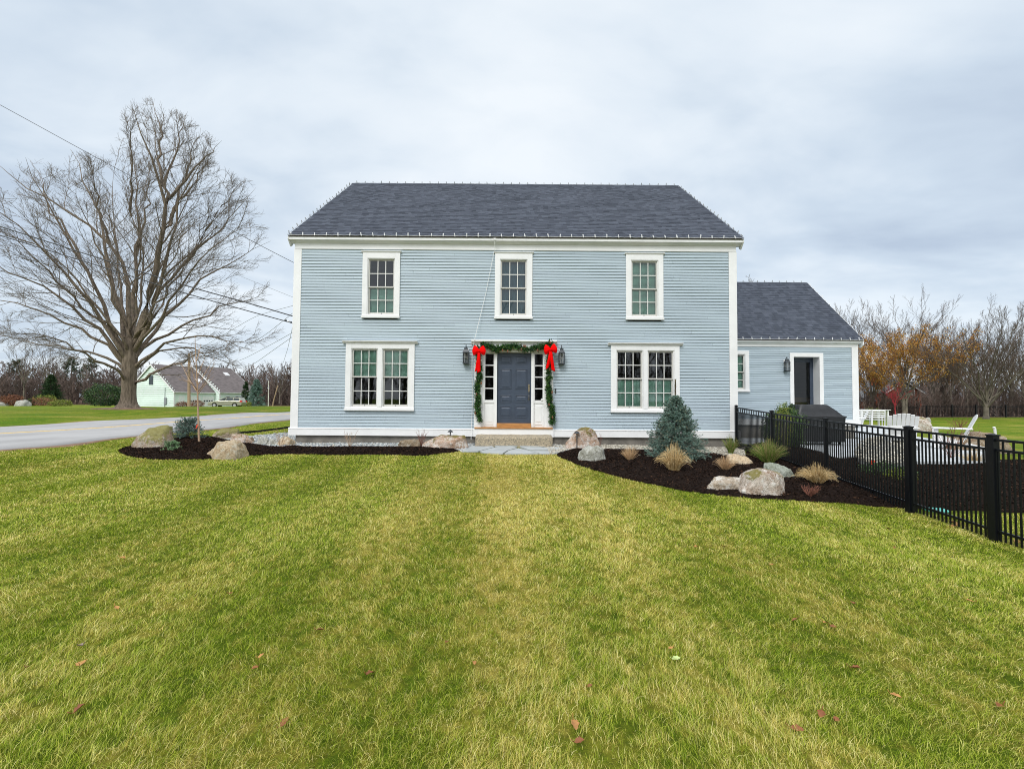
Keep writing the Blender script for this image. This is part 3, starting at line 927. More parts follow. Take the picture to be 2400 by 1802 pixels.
def window(parent, x0, x1, z0, z1, Y, units, meet, cap=0.0, cols=3, rows=2, blinds=None, wall_blind_z=None, small_cap=True, room=True):
    """x0..z1 = outside of the casing; units = list of (xa, xb, za, zb) glazed openings"""
    cs = MB()
    # casing boards, butted
    za = min(u[2] for u in units); zb = max(u[3] for u in units)
    ua = min(u[0] for u in units); ub = max(u[1] for u in units)
    cs.box(x0, ua, Y - .055, Y + .02, z0 + .07, z1)
    cs.box(ub, x1, Y - .055, Y + .02, z0 + .07, z1)
    cs.box(ua, ub, Y - .055, Y + .02, zb, z1)
    cs.box(x0 - .012, x1 + .012, Y - .085, Y + .02, z0, z0 + .07)          # sill
    cs.box(ua, ub, Y - .052, Y + .02, z0 + .07, za)
    for u, v in zip(units[:-1], units[1:]):
        cs.box(u[1], v[0], Y - .062, Y + .06, za, zb)
    # inner stop bead (steps back)
    for (a, b, c, d) in units:
        cs.box(a, a + .022, Y - .034, Y + .09, c, d)
        cs.box(b - .022, b, Y - .034, Y + .09, c, d)
        cs.box(a + .022, b - .022, Y - .034, Y + .09, d - .022, d)
        cs.box(a + .022, b - .022, Y - .034, Y + .09, c, c + .018)
    if cap:
        cs.prof([(Y + .01, z1), (Y - .065, z1), (Y - .075, z1 + .03), (Y - .105, z1 + .05), (Y - .125, z1 + .055), (Y - .125, z1 + cap), (Y + .01, z1 + cap)], 'x', x0 - .09, x1 + .09)
    elif small_cap:
        cs.prof([(Y + .01, z1), (Y - .06, z1), (Y - .085, z1 + .03), (Y - .085, z1 + .045), (Y + .01, z1 + .045)], 'x', x0 - .035, x1 + .035)
    win = cs.build('window', M['trim'], parent, bevel=.003)
    for ui, (a, b, c, d) in enumerate(units):
        a += .022; b -= .022; c += .018; d -= .022
        m = meet
        for si, (sa, sb, ys) in enumerate(((m - .018, d, Y + .005), (c, m + .018, Y + .038))):   # upper sash outside, lower behind
            st, tr_, br = .036, .036, (.062 if si else .04)
            sh = MB()
            sh.box(a, a + st, ys, ys + .028, sa, sb)
            sh.box(b - st, b, ys, ys + .028, sa, sb)
            sh.box(a + st, b - st, ys, ys + .028, sb - tr_, sb)
            sh.box(a + st, b - st, ys, ys + .028, sa, sa + br)
            so = sh.build('sash', M['trim2'], win)
            mu = MB()
            ga, gb, gc, gd = a + st, b - st, sa + br, sb - tr_
            mw = .011
            for i in range(1, cols):
                x = ga + (gb - ga) * i / cols
                mu.box(x - mw, x + mw, ys + .004, ys + .024, gc, gd)
            for j in range(1, rows):
                z = gc + (gd - gc) * j / rows
                xs = [ga] + [ga + (gb - ga) * i / cols for i in range(1, cols)] + [gb]
                for i in range(cols):
                    mu.box(xs[i] + (mw if i else 0), xs[i + 1] - (mw if i < cols - 1 else 0), ys + .005, ys + .023, z - mw, z + mw)
            mu.build('muntins', M['muntin'], win)
            pn = MB(); pn.add([(ga, ys + .014, gc), (gb, ys + .014, gc), (gb, ys + .014, gd), (ga, ys + .014, gd)], [(0, 1, 2, 3)])
            pn.build('pane', M['glass'], win)
            if si == 1:
                sl = MB(); sl.box((a + b) / 2 - .012, (a + b) / 2 + .012, ys - .006, ys, sa + .018, sa + .042)
                sl.build('lock_hole', M['iron'], win)
        if blinds:
            for (fa, fb, kind) in blinds:
                ba, bb = c + (d - c) * fa, c + (d - c) * fb
                bl = MB()
                if kind == 'blind':
                    nn = int((bb - ba) / .032)
                    for k in range(nn):
                        z = ba + (k + .5) * (bb - ba) / nn
                        bl.add([(a + .01, Y + .095, z - .018), (b - .01, Y + .095, z - .018), (b - .01, Y + .107, z + .010), (a + .01, Y + .107, z + .010)], [(0, 1, 2, 3)])
                    bl.build('blind', M['blind'], win)
                else:
                    nn = 24
                    vs = []; 
                    for k in range(nn + 1):
                        x = a + (b - a) * k / nn
                        y = Y + .13 + .018 * math.sin(k * 1.7)
                        vs += [(x, y, ba), (x, y, bb)]
                    bl.add(vs, [(2 * k, 2 * k + 2, 2 * k + 3, 2 * k + 1) for k in range(nn)])
                    bl.build('curtain', M['curtain'], win, smooth=True)
    return win


# openings
W_up = [(-4.33, -3.25), (-0.515, 0.565), (3.26, 4.335)]
Bz0, Bz1 = 1.215, 3.13
B_x = [(-4.765, -2.795), (2.825, 4.79)]
holes = []
for a, b in W_up: holes.append((a + .05, b - .05, 3.90, 5.72))
for a, b in B_x: holes.append((a + .05, b - .05, Bz0 + .04, Bz1 - .04))
holes.append((-1.0, 1.12, .72, 3.12))
mb = MB()
openings_boards(mb, -6.10, 6.23, .70, 5.86, WY, .0851, holes, 5)
mb.build('clapboard_wall', M['siding'], house)
# other walls of the main block (closed volume)
mb = MB()
HB = 22.76
mb.add([(-6.28, WY + .02, .5), (-6.28, HB, .5), (-6.28, HB, 6.1), (-6.28, 17.9, 10.0), (-6.28, WY + .02, 6.1)], [(0, 1, 2, 3, 4)])
mb.add([(6.42, WY + .02, .5), (6.42, HB, .5), (6.42, HB, 6.1), (6.42, 17.9, 10.0), (6.42, WY + .02, 6.1)], [(0, 1, 2, 3, 4)])
mb.add([(-6.28, HB, .5), (6.42, HB, .5), (6.42, HB, 6.1), (-6.28, HB, 6.1)], [(0, 1, 2, 3)])
mb.build('side_wall', M['siding'], house)
mb = MB()
mb.box(-6.2, 6.35, WY + .15, HB - .1, .82, .86); mb.build('floor', M['floor_in'], house)
mb = MB(); mb.box(-6.2, 6.35, WY + .15, HB - .1, 3.35, 3.5); mb.build('upper_floor', M['room'], house)
mb = MB()
mb.box(-6.2, 6.35, 17.2, 17.3, .86, 3.35); mb.box(-6.2, 6.35, 16.2, 16.3, 3.5, 6.0)
for x in (-1.5, 1.6): mb.box(x, x + .1, WY + .15, 17.2, .86, 3.35)
for x in (-2.0, 1.9): mb.box(x, x + .1, WY + .15, 16.2, 3.5, 6.0)
mb.build('partition', M['room'], house)
mb = MB(); mb.box(-6.2, 6.35, WY + .3, HB - .1, 6.0, 6.05); mb.build('ceiling', M['room'], house)
# trim
mb = MB()
mb.box(-6.30, -6.10, WY - .032, WY + .03, .705, 5.86); mb.box(-6.32, -6.282, WY - .03, WY + .18, .705, 5.86)
mb.build('corner_board', M['trim'], house, bevel=.003)
mb = MB()
mb.box(6.23, 6.44, WY - .032, WY + .03, .705, 5.86); mb.box(6.424, 6.46, WY - .03, WY + .18, .705, 5.86)
mb.build('corner_board', M['trim'], house, bevel=.003)
mb = MB(); mb.prof([(WY + .03, .505), (WY - .05, .505), (WY - .05, .69), (WY - .065, .70), (WY - .035, .722), (WY + .03, .722)], 'x', -6.36, 6.50)
mb.build('water_table', M['trim'], house, bevel=.002)
mb = MB(); mb.box(-6.30, 6.44, WY - .036, WY + .03, 5.862, 6.02); mb.build('frieze_board', M['trim'], house, bevel=.003)
mb = MB(); mb.prof([(WY + .03, 6.022), (WY - .05, 6.022), (WY - .075, 6.05), (WY - .15, 6.085), (WY - .18, 6.09), (WY - .18, 6.165), (WY + .03, 6.165)], 'x', -6.40, 6.56)
mb.build('cornice', M['trim'], house)
mb = MB(); mb.prof([(WY - .18, 6.10), (WY - .19, 6.168), (WY + .06, 6.168), (WY + .06, 5.99), (WY - .02, 5.93)], 'x', -6.44, -6.405); mb.build('cornice_return', M['trim'], house)
mb = MB(); mb.prof([(WY - .18, 6.10), (WY - .19, 6.168), (WY + .06, 6.168), (WY + .06, 5.99), (WY - .02, 5.93)], 'x', 6.565, 6.60); mb.build('cornice_return', M['trim'], house)
mb = MB(); mb.box(-6.42, 6.58, WY - .205, WY + .02, 6.170, 6.186); mb.build('drip_edge', M['soffit_dk'], house)
EY, EZ, RY, RZ = WY - .215, 6.19, 17.9, 10.13
shingle_roof('roof', -6.43, 6.59, EY, EZ, RY, RZ, house)
mb = MB()      # roof deck, back slope and rake boards
mb.prof([(EY + .02, EZ - .012), (RY, RZ - .03), (HB + .2, EZ - .02), (HB + .2, EZ - .12), (RY, RZ - .16), (EY + .12, EZ - .07)], 'x', -6.40, 6.56)
mb.build('roof_deck', M['roof3'], house)
for x in (-6.425, 6.562):
    mb = MB(); mb.prof([(EY + .03, EZ - .022), (RY, RZ - .035), (RY, RZ - .24), (EY + .10, EZ - .16)], 'x', x, x + .022); mb.build('rake_board', M['trim'], house)
mb = MB()
r_ = random.Random(8); x = -6.43
while x < 6.59:
    xe = min(6.59, x + .29)
    mb.add([(x, RY - .13, RZ - .085), (xe - .004, RY - .13, RZ - .085), (xe - .004, RY, RZ + .022), (x, RY, RZ + .022), (xe - .004, RY + .13, RZ - .085), (x, RY + .13, RZ - .085)], [(0, 1, 2, 3), (3, 2, 4, 5)], r_.random())
    x = xe
mb.build('ridge_cap', M['roof'], house)
mb = MB(); mb.box(-6.18, 6.34, WY + .03, WY + .4, -.1, .55); mb.build('foundation', M['found'], house)

for i, (a, b) in enumerate(W_up):
    z0, z1 = 3.87, 5.765
    un = [(a + .145, b - .145, 3.965, 5.60)]
    bl = [[(0.0, .49, 'blind')], [(0.0, 1.0, 'curtain')], [(0.0, 1.0, 'blind')]][i]
    window(house, a, b, z0, z1, WY, un, 4.775, blinds=bl)
for i, (a, b) in enumerate(B_x):
    un = [(a + .155, a + .925, 1.315, 2.995), (a + 1.045, a + 1.815, 1.315, 2.995)]
    bl = [[(.51, 1.0, 'blind')], [(0.0, .5, 'blind')]][i]
    window(house, a, b, Bz0, Bz1, WY, un, 2.18, cap=.075, blinds=bl)

# ---- front entrance
mb = MB()
SX0, SX1 = -1.075, 1.18
D0, D1, DZ0, DZ1 = -.425, .545, .885, 2.90
mb.box(SX0, -.885, WY - .055, WY + .02, .86, 2.98)       # outer pilasters
mb.box(.99, SX1, WY - .055, WY + .02, .86, 2.98)
mb.box(SX0, -.875, WY - .075, WY + .02, .755, .86); mb.box(.98, SX1, WY - .075, WY + .02, .755, .86)
mb.box(SX0, SX1, WY - .06, WY + .02, 2.98, 3.13)
mb.prof([(WY + .01, 3.132), (WY - .07, 3.132), (WY - .10, 3.18), (WY - .15, 3.21), (WY - .15, 3.255), (WY + .01, 3.255)], 'x', SX0 - .09, SX1 + .09)
mb.box(-.885, .99, WY - .03, WY + .10, 2.905, 2.978)
for a, b in ((-.885, -.80), (-.50, -.43), (.55, .625), (.91, .99)):
    mb.box(a, b, WY - .035, WY + .10, .774, 2.903)
mb.build('door_surround', M['trim'], house, bevel=.003)
for (a, b) in ((-.80, -.50), (.625, .91)):
    sl = MB()
    sl.box(a, b, WY + .005, WY + .05, 1.46, 1.545); sl.box(a, b, WY + .005, WY + .05, 2.87, 2.903)
    sl.box(a, a + .03, WY + .006, WY + .05, 1.545, 2.87); sl.box(b - .03, b, WY + .006, WY + .05, 1.545, 2.87)
    for k in (1, 2, 3):
        z = 1.545 + (2.87 - 1.545) * k / 4
        sl.box(a + .03, b - .03, WY + .012, WY + .045, z - .014, z + .014)
    s_o = sl.build('sidelight', M['trim'], house)
    pn = MB(); pn.add([(a + .03, WY + .03, 1.545), (b - .03, WY + .03, 1.545), (b - .03, WY + .03, 2.87), (a + .03, WY + .03, 2.87)], [(0, 1, 2, 3)]); pn.build('pane', M['glass_dark'], s_o)
    pb = MB(); pb.box(a, b, WY + .03, WY + .06, .775, 1.46)
    pb.box(a + .04, b - .04, WY + .018, WY + .03, .84, 1.41)
    pb.box(a + .065, b - .065, WY + .008, WY + .018, .925, 1.385)
    pb.build('lower_panel', M['trim'], s_o, bevel=.002)
DY = WY + .055
dm = MB(); dm.box(D0, D1, DY, DY + .045, DZ0, DZ1)
door = dm.build('door', M['door'], house)
pm = MB()
pc = [(-.32, -.04), (.115, .42)]
# crop-read panel rows
for (za, zb) in ((2.60, 2.79), (1.885, 2.42), (1.50, 1.67), (1.07, 1.345)):
    for (a, b) in pc:
        # moulding ring
        for q in ((a - .022, a, za - .022, zb + .022), (b, b + .022, za - .022, zb + .022), (a, b, za - .022, za), (a, b, zb, zb + .022)):
            pm.box(q[0], q[1], DY - .014, DY, q[2], q[3])
        pm.add([(a + .045, DY - .012, za + .045), (b - .045, DY - .012, za + .045), (b - .045, DY - .012, zb - .045), (a + .045, DY - .012, zb - .045), (a + .01, DY - .001, za + .01), (b - .01, DY - .001, za + .01), (b - .01, DY - .001, zb - .01), (a + .01, DY - .001, zb - .01)],
               [(0, 1, 2, 3), (0, 4, 5, 1), (1, 5, 6, 2), (2, 6, 7, 3), (3, 7, 4, 0)])
pm.build('door_panels', M['door'], door, bevel=.003)
hm = MB(); hm.box(.462, .512, DY - .014, DY, 1.80, 2.00)
hm.tube([(.487, DY - .01, 1.80), (.487, DY - .06, 1.77), (.487, DY - .065, 1.66), (.487, DY - .05, 1.58), (.487, DY - .01, 1.57)], .011, 8)
hm.lathe([(.0, -.02), (.016, -.015), (.018, 0.02), (.0, .02)], 10, (.487, DY - .02, 1.95))
hm.box(.475, .499, DY - .012, DY, 1.545, 1.60)
hm.build('handle', M['brass'], door, bevel=.002)
mb = MB(); mb.box(SX0 + .02, SX1 - .02, WY - .14, WY + .1, .735, .772); mb.box(D0, D1, WY - .075, WY + .1, .774, .884); mb.build('threshold', M['oak'], house, bevel=.004)
mb = MB(); mb.box(SX0 - .01, SX1 + .01, WY - .11, WY + .02, .50, .734); mb.build('sill_board', M['trim'], house, bevel=.003)
mb = MB(); mb.box(1.232, 1.262, WY - .04, WY - .01, 1.75, 1.885); mb.box(1.238, 1.256, WY - .044, WY - .04, 1.76, 1.80); mb.build('doorbell', M['iron'], house, bevel=.003)
mb = MB(); mb.lathe([(0, 0), (.035, 0), (.03, .02), (0, .022)], 16); 
vv = [(x, -z, y) for x, y, z in mb.v]; mb.v = [(x + .86, y + WY + .0, z + 1.56) for x, y, z in vv]; mb.build('window_sensor', M['white'], house)

# ---- wing
GYW = 17.1
wb = MB()
wh = [(8.0, 8.86, 1.95, 3.42), (10.50, 11.62, .66, 3.33)]
openings_boards(wb, 6.44, 12.77, .90, 3.62, GYW, .0851, wh, 9)
wb.build('wing_clapboard_wall', M['siding'], house)
mb = MB()
mb.add([(13.0, GYW + .02, .6), (13.0, 24, .6), (13.0, 24, 3.7), (13.0, 20.2, 6.68), (13.0, GYW + .02, 3.7)], [(0, 1, 2, 3, 4)])
mb.add([(6.44, 24, .6), (13.0, 24, .6), (13.0, 24, 3.7), (6.44, 24, 3.7)], [(0, 1, 2, 3)])
mb.build('wing_side_wall', M['siding'], house)
mb = MB(); mb.box(12.77, 13.01, GYW - .032, GYW + .03, .90, 3.62); mb.build('wing_corner_board', M['trim'], house, bevel=.003)
mb = MB(); mb.box(6.44, 13.05, GYW - .05, GYW + .03, .68, .898); mb.build('wing_water_table', M['trim'], house, bevel=.003)
mb = MB(); mb.box(6.44, 13.01, GYW - .036, GYW + .03, 3.622, 3.74)
mb.prof([(GYW + .03, 3.742), (GYW - .06, 3.742), (GYW - .15, 3.80), (GYW - .16, 3.80), (GYW - .16, 3.84), (GYW + .03, 3.84)], 'x', 6.44, 13.10); mb.build('wing_cornice', M['trim'], house)
mb = MB(); mb.prof([(GYW - .16, 3.70), (GYW - .16, 3.845), (GYW + .06, 3.845), (GYW + .06, 3.62), (GYW - .02, 3.60)], 'x', 13.105, 13.14); mb.build('wing_cornice_return', M['trim'], house)
mb = MB(); mb.box(6.44, 13.09, GYW - .19, GYW, 3.846, 3.862); mb.build('wing_drip_edge', M['soffit_dk'], house)
mb = MB(); mb.box(6.42, 12.9, GYW + .03, GYW + .4, -.1, .68); mb.build('wing_foundation', M['found'], house)
WEY, WEZ, WRY, WRZ = GYW - .2, 3.868, 20.1, 6.84
shingle_roof('wing_roof', 6.44, 13.11, WEY, WEZ, WRY, WRZ, house, expo=.145)
mb = MB(); mb.prof([(WEY + .02, WEZ - .012), (WRY, WRZ - .03), (24.2, 3.0), (24.2, 2.9), (WRY, WRZ - .16), (WEY + .12, WEZ - .07)], 'x', 6.44, 13.08); mb.build('wing_roof_deck', M['roof3'], house)
mb = MB(); mb.prof([(WEY + .03, WEZ - .022), (WRY, WRZ - .035), (WRY, WRZ - .22), (WEY + .10, WEZ - .15)], 'x', 13.082, 13.105); mb.build('wing_rake_board', M['trim'], house)
mb = MB(); x = 6.44
while x < 13.1:
    xe = min(13.11, x + .29)
    mb.add([(x, WRY - .12, WRZ - .09), (xe - .004, WRY - .12, WRZ - .09), (xe - .004, WRY, WRZ + .02), (x, WRY, WRZ + .02), (xe - .004, WRY + .12, WRZ - .09), (x, WRY + .12, WRZ - .09)], [(0, 1, 2, 3), (3, 2, 4, 5)], r_.random())
    x = xe
mb.build('wing_ridge_cap', M['roof'], house)
window(house, 7.94, 8.90, 1.915, 3.455, GYW, [(8.07, 8.755, 2.0, 3.33)], 2.66, cap=0, small_cap=False, cols=2, blinds=[(0, .97, 'blind')])
# wing door: deep recess, glazed door on the left, white reveal on the right
mb = MB()
mb.box(10.435, 10.58, GYW - .045, GYW + .02, .68, 3.395); mb.box(11.545, 11.69, GYW - .045, GYW + .02, .68, 3.395); mb.box(10.58, 11.545, GYW - .045, GYW + .02, 3.245, 3.395)
mb.box(10.56, 10.579, GYW + .021, GYW + .36, .8, 3.25); mb.box(11.546, 11.565, GYW + .021, GYW + .36, .8, 3.25); mb.box(10.58, 11.545, GYW + .021, GYW + .36, 3.246, 3.27)
mb.build('wing_door_casing', M['trim'], house, bevel=.003)
wd = MB()
yd = GYW + .33
wd.box(10.58, 10.70, yd, yd + .045, .8, 3.245); wd.box(11.42, 11.545, yd, yd + .045, .8, 3.245); wd.box(10.70, 11.42, yd, yd + .045, 3.08, 3.245); wd.box(10.70, 11.42, yd, yd + .045, .8, 1.1)
wdo = wd.build('wing_door', M['door'], house, bevel=.003)
pn = MB(); pn.add([(10.7, yd + .02, 1.1), (11.42, yd + .02, 1.1), (11.42, yd + .02, 3.08), (10.7, yd + .02, 3.08)], [(0, 1, 2, 3)]); pn.build('pane', M['glass_dark'], wdo)
mb = MB(); mb.box(6.5, 12.9, GYW + .4, 23.9, .74, .78); mb.build('wing_floor', M['floor_in'], house)
mb = MB(); mb.box(6.5, 12.9, 21.5, 21.6, .78, 3.7); mb.box(9.6, 9.7, GYW + .4, 21.5, .78, 3.7); mb.build('wing_partition', M['room'], house)
mb = MB(); mb.box(11.0, 12.75, 18.7, 19.2, .78, 1.75); pass
mb.build('kitchen_cabinet', mat('cabinet_wood', (0.62, 0.42, 0.20), 0.5, 0.3, 3, stretch=(1, 1, 6)), house)

# bump on siding boards, mailing label etc. are absent from the facade; electrical fittings on the left gable
# ------------------------------------------------------------------ string lights
def bulb_mesh(dark=False):
    m = MB()
    m.box(-.006, .006, -.02, .012, -.015, .0)
    m.box(-.013, .013, -.008, .008, .0, .03)
    m.lathe([(.008, .03), (.016, .042), (.015, .058), (.007, .078), (.001, .085)], 8)
    return m


def light_string(label, pts, spacing, up, material, start=0.1, side=0):
    t = thing('string_lights', label, 'string lights', pts[0], 'clip-on roof lights')
    cbm = MB()
    segs = []
    for a, b in zip(pts[:-1], pts[1:]):
        segs.append((Vector(a), Vector(b)))
    first = None
    for a, b in segs:
        Ls = (b - a).length
        n = int((Ls - start) / spacing)
        pos = [a + (b - a) * ((start + k * spacing) / Ls) for k in range(n + 1)]
        wire = [a]
        for k, p in enumerate(pos):
            wire += [p + Vector(up) * .012, p.lerp(pos[k + 1], .5) + Vector(up) * .003 if k + 1 < len(pos) else b]
        cbm.tube(wire, .0045, 4)
        for p in pos:
            if first is None:
                m = bulb_mesh()
                me = bpy.data.meshes.new('light_bulb'); me.from_pydata(m.v, [], m.f); me.materials.append(material)
                o = bpy.data.objects.new('light_bulb', me); first = o
            else:
                o = first.copy()
            C.objects.link(o)
            o.parent = t
            o.matrix_parent_inverse = Matrix.Identity(4)
            o.location = p - Vector(t.location) + Vector(up) * .008
            o.rotation_euler = (random.uniform(-.25, .1), random.uniform(-.22, .22) + side, random.uniform(0, 3))
            s = random.uniform(.9, 1.12); o.scale = (s, s, s)
    cbm.build('wire', M['cord'] if material is M['clip'] else M['cable2'], t)
    return t


light_string('white bulbs on clips along the main front eave', [(-6.42, WY - .225, 6.19), (6.59, WY - .225, 6.19)], .333, (0, -.3, .95), M['clip'])
light_string('small bulbs standing along the main roof ridge', [(-6.35, RY, RZ + .02), (6.5, RY, RZ + .02)], .325, (0, 0, 1), M['dkclip'])
light_string('small bulbs up the left rake of the main roof', [(-6.45, EY + .05, EZ + .05), (-6.45, RY, RZ + .01)], .33, (-.35, 0, .94), M['dkclip'], side=-.5)
light_string('small bulbs down the right rake of the main roof', [(6.60, EY + .05, EZ + .05), (6.60, RY, RZ + .01)], .33, (.35, 0, .94), M['dkclip'], side=.5)
light_string('white bulbs on clips along the wing eave', [(6.5, WEY - .01, WEZ + .005), (13.1, WEY - .01, WEZ + .005)], .333, (0, -.3, .95), M['clip'])
light_string('small bulbs standing along the wing ridge', [(6.9, WRY, WRZ + .02), (13.05, WRY, WRZ + .02)], .325, (0, 0, 1), M['dkclip'])
light_string('small bulbs down the rake of the wing roof', [(13.13, WEY + .05, WEZ + .05), (13.13, WRY, WRZ)], .33, (.35, 0, .94), M['clip'], side=.5)
mb = MB()
pts = [at(1159.5, 561, WY - .22), at(1158, 590, WY - .10), at(1138, 690, WY - .05), at(1112, 797, WY - .17), at(1108, 815, WY - .14), at(1106, 850, WY - .09), at(1107, 900, WY - .06), at(1107, 950, WY - .06), at(1105, 1004, WY - .09), at(1104, 1030, WY - .2)]
mb.tube(pts, .0065, 5)
pp = at(1159.5, 560, WY - .23); mb.box(pp.x - .03, pp.x + .03, pp.y - .015, pp.y + .015, pp.z - .03, pp.z + .02)
tag(mb.build('extension_cord', M['cord']), 'thin white cord slanting from the eave to the left bow and down the doorway', 'cord')

# ------------------------------------------------------------------ lanterns
def lantern(loc, label, sidearm=0.0):
    t = thing('wall_lantern', label, 'wall lantern', loc, 'wall lanterns')
    x, y, z = loc
    m = MB(); m.box(x - .055, x + .055, y + .095, y + .115, z - .08, z + .15)
    m.build('back_plate', M['trim'], t, bevel=.004)
    m = MB()
    m.tube([(x, y + .10, z + .02), (x, y + .09, z + .14), (x, y + .06, z + .20), (x, y + .02, z + .215), (x, y, z + .18)], .009, 8)
    m.tube([(x, y + .10, z - .02), (x, y + .05, z + .0)], .008, 6)
    m.lathe([(.012, .18), (.02, .19), (.006, .215), (.012, .23), (.0, .25)], 8, (x, y, z))
    m.build('arm', M['iron'], t, smooth=False)
    m = MB(); s2 = 1.35
    m.lathe([(.03 * s2, .165), (.045 * s2, .16), (.042 * s2, .13), (.05 * s2, .11), (.075 * s2, .065), (.082 * s2, .06), (.080 * s2, .048), (.0, .048)], 4, (x, y, z), sq=True)
    m.build('cap', M['iron'], t, bevel=.002)
    m = MB(); h = .062
    for sx in (-1, 1):
        for sy in (-1, 1):
            m.box(x + sx * h - .007, x + sx * h + .007, y + sy * h - .007, y + sy * h + .007, z - .185, z + .048)
    m.build('cage', M['iron'], t)
    m = MB(); m.box(x - .078, x + .078, y - .078, y + .078, z - .20, z - .185); m.box(x - .06, x + .06, y - .06, y + .06, z - .215, z - .20); m.build('base', M['iron'], t, bevel=.003)
    m = MB(); g = h - .002
    m.add([(x - g, y - g, z - .185), (x + g, y - g, z - .185), (x + g, y - g, z + .048), (x - g, y - g, z + .048),
           (x - g, y + g, z - .185), (x + g, y + g, z - .185), (x + g, y + g, z + .048), (x - g, y + g, z + .048)],
          [(0, 1, 2, 3), (1, 5, 6, 2), (4, 0, 3, 7)])
    m.build('glass', M['lamp_glass'], t)
    m = MB()
    for dx in (-.026, .026):
        m.tube([(x + dx, y, z - .185), (x + dx, y, z - .09)], .010, 8)
        m.lathe([(.006, -.09), (.014, -.07), (.012, -.045), (.001, -.015)], 8, (x + dx, y, z))
    m.build('candle_bulb', M['bulb'], t)
    t.scale = (1.2, 1.0, 1.22)
    return t


lantern((-1.315, WY - .13, 2.82), 'black lantern on the wall left of the front door')
lantern((1.405, WY - .13, 2.82), 'black lantern on the wall right of the front door')
lantern((10.27, GYW - .13, 2.95), 'black lantern on the wing wall beside its glazed door')

# ------------------------------------------------------------------ garland and bows
def needle_cloud(centers, dirs, length, width, n, spread, r_=rng):
    """little leaf quads radiating about path points"""
    k = r_.integers(0, len(centers), n)
    c = centers[k] + r_.normal(0, spread, (n, 3))
    d = r_.normal(0, 1, (n, 3)); d += dirs[k] * .6
    d /= np.linalg.norm(d, axis=1)[:, None]
    s = np.cross(d, r_.normal(0, 1, (n, 3))); s /= np.linalg.norm(s, axis=1)[:, None]
    l = length * r_.uniform(.6, 1.3, (n, 1)); w_ = width * r_.uniform(.6, 1.3, (n, 1))
    V = np.stack([c - s * w_ * .3, c + s * w_ * .3, c + d * l * .5 + s * w_, c + d * l, c + d * l * .5 - s * w_], 1)
    b = np.arange(n)[:, None] * 5
    return V.reshape(-1, 3), [b + np.array([0, 1, 2, 3, 4])], np.repeat(r_.random(n), 5)


def garland():
    t = thing('garland', 'evergreen garland with pine cones draped around the front door', 'garland', (0.05, WY - .15, 3.0))
    def wob(pts, nn=70):
        P = np.array([tuple(p) for p in pts]); u = np.linspace(0, len(P) - 1, nn)
        return np.stack([np.interp(u, np.arange(len(P)), P[:, i]) for i in range(3)], -1)
    Yg = WY - .15
    top = wob([at(1128, 808, Yg), at(1150, 812, Yg), at(1160, 819, Yg), at(1185, 813, Yg), at(1200, 812, Yg), at(1230, 818, Yg), at(1255, 814, Yg), at(1275, 812, Yg), at(1292, 804, Yg)])
    lft = wob([at(1120, 815, Yg), at(1122, 850, Yg), at(1124, 880, Yg), at(1118, 905, Yg), at(1121, 935, Yg), at(1118, 955, Yg), at(1124, 984, Yg)])
    rgt = wob([at(1290, 812, Yg), at(1288, 850, Yg), at(1286, 885, Yg), at(1287, 915, Yg), at(1288, 940, Yg), at(1296, 962, Yg), at(1293, 990, Yg)])
    P = np.concatenate([top, lft, rgt])
    Dr = np.concatenate([np.gradient(top, axis=0), np.gradient(lft, axis=0), np.gradient(rgt, axis=0)]); Dr /= np.linalg.norm(Dr, axis=1)[:, None]
    # clumps
    cc = P + rng.normal(0, .018, P.shape)
    V, fc, a = needle_cloud(cc, Dr, .085, .011, 9000, .028)
    np_mesh('foliage', V, fc, M['garland'], t, attr=a)
    for (px, py) in ((1222, 819), (1228, 811), (1190, 823), (1178, 821), (1260, 821), (1128, 898), (1117, 924), (1114, 968), (1294, 919), (1287, 948), (1295, 978), (1288, 866), (1232, 812), (1290, 803)):
        p = at(px, py, Yg - .06)
        m = MB(); m.lathe([(.001, -.045), (.018, -.03), (.026, -.005), (.022, .02), (.010, .04), (.001, .045)], 9, (p.x, p.y, p.z))
        m.build('pine_cone', M['cone'], t, smooth=False)


garland()


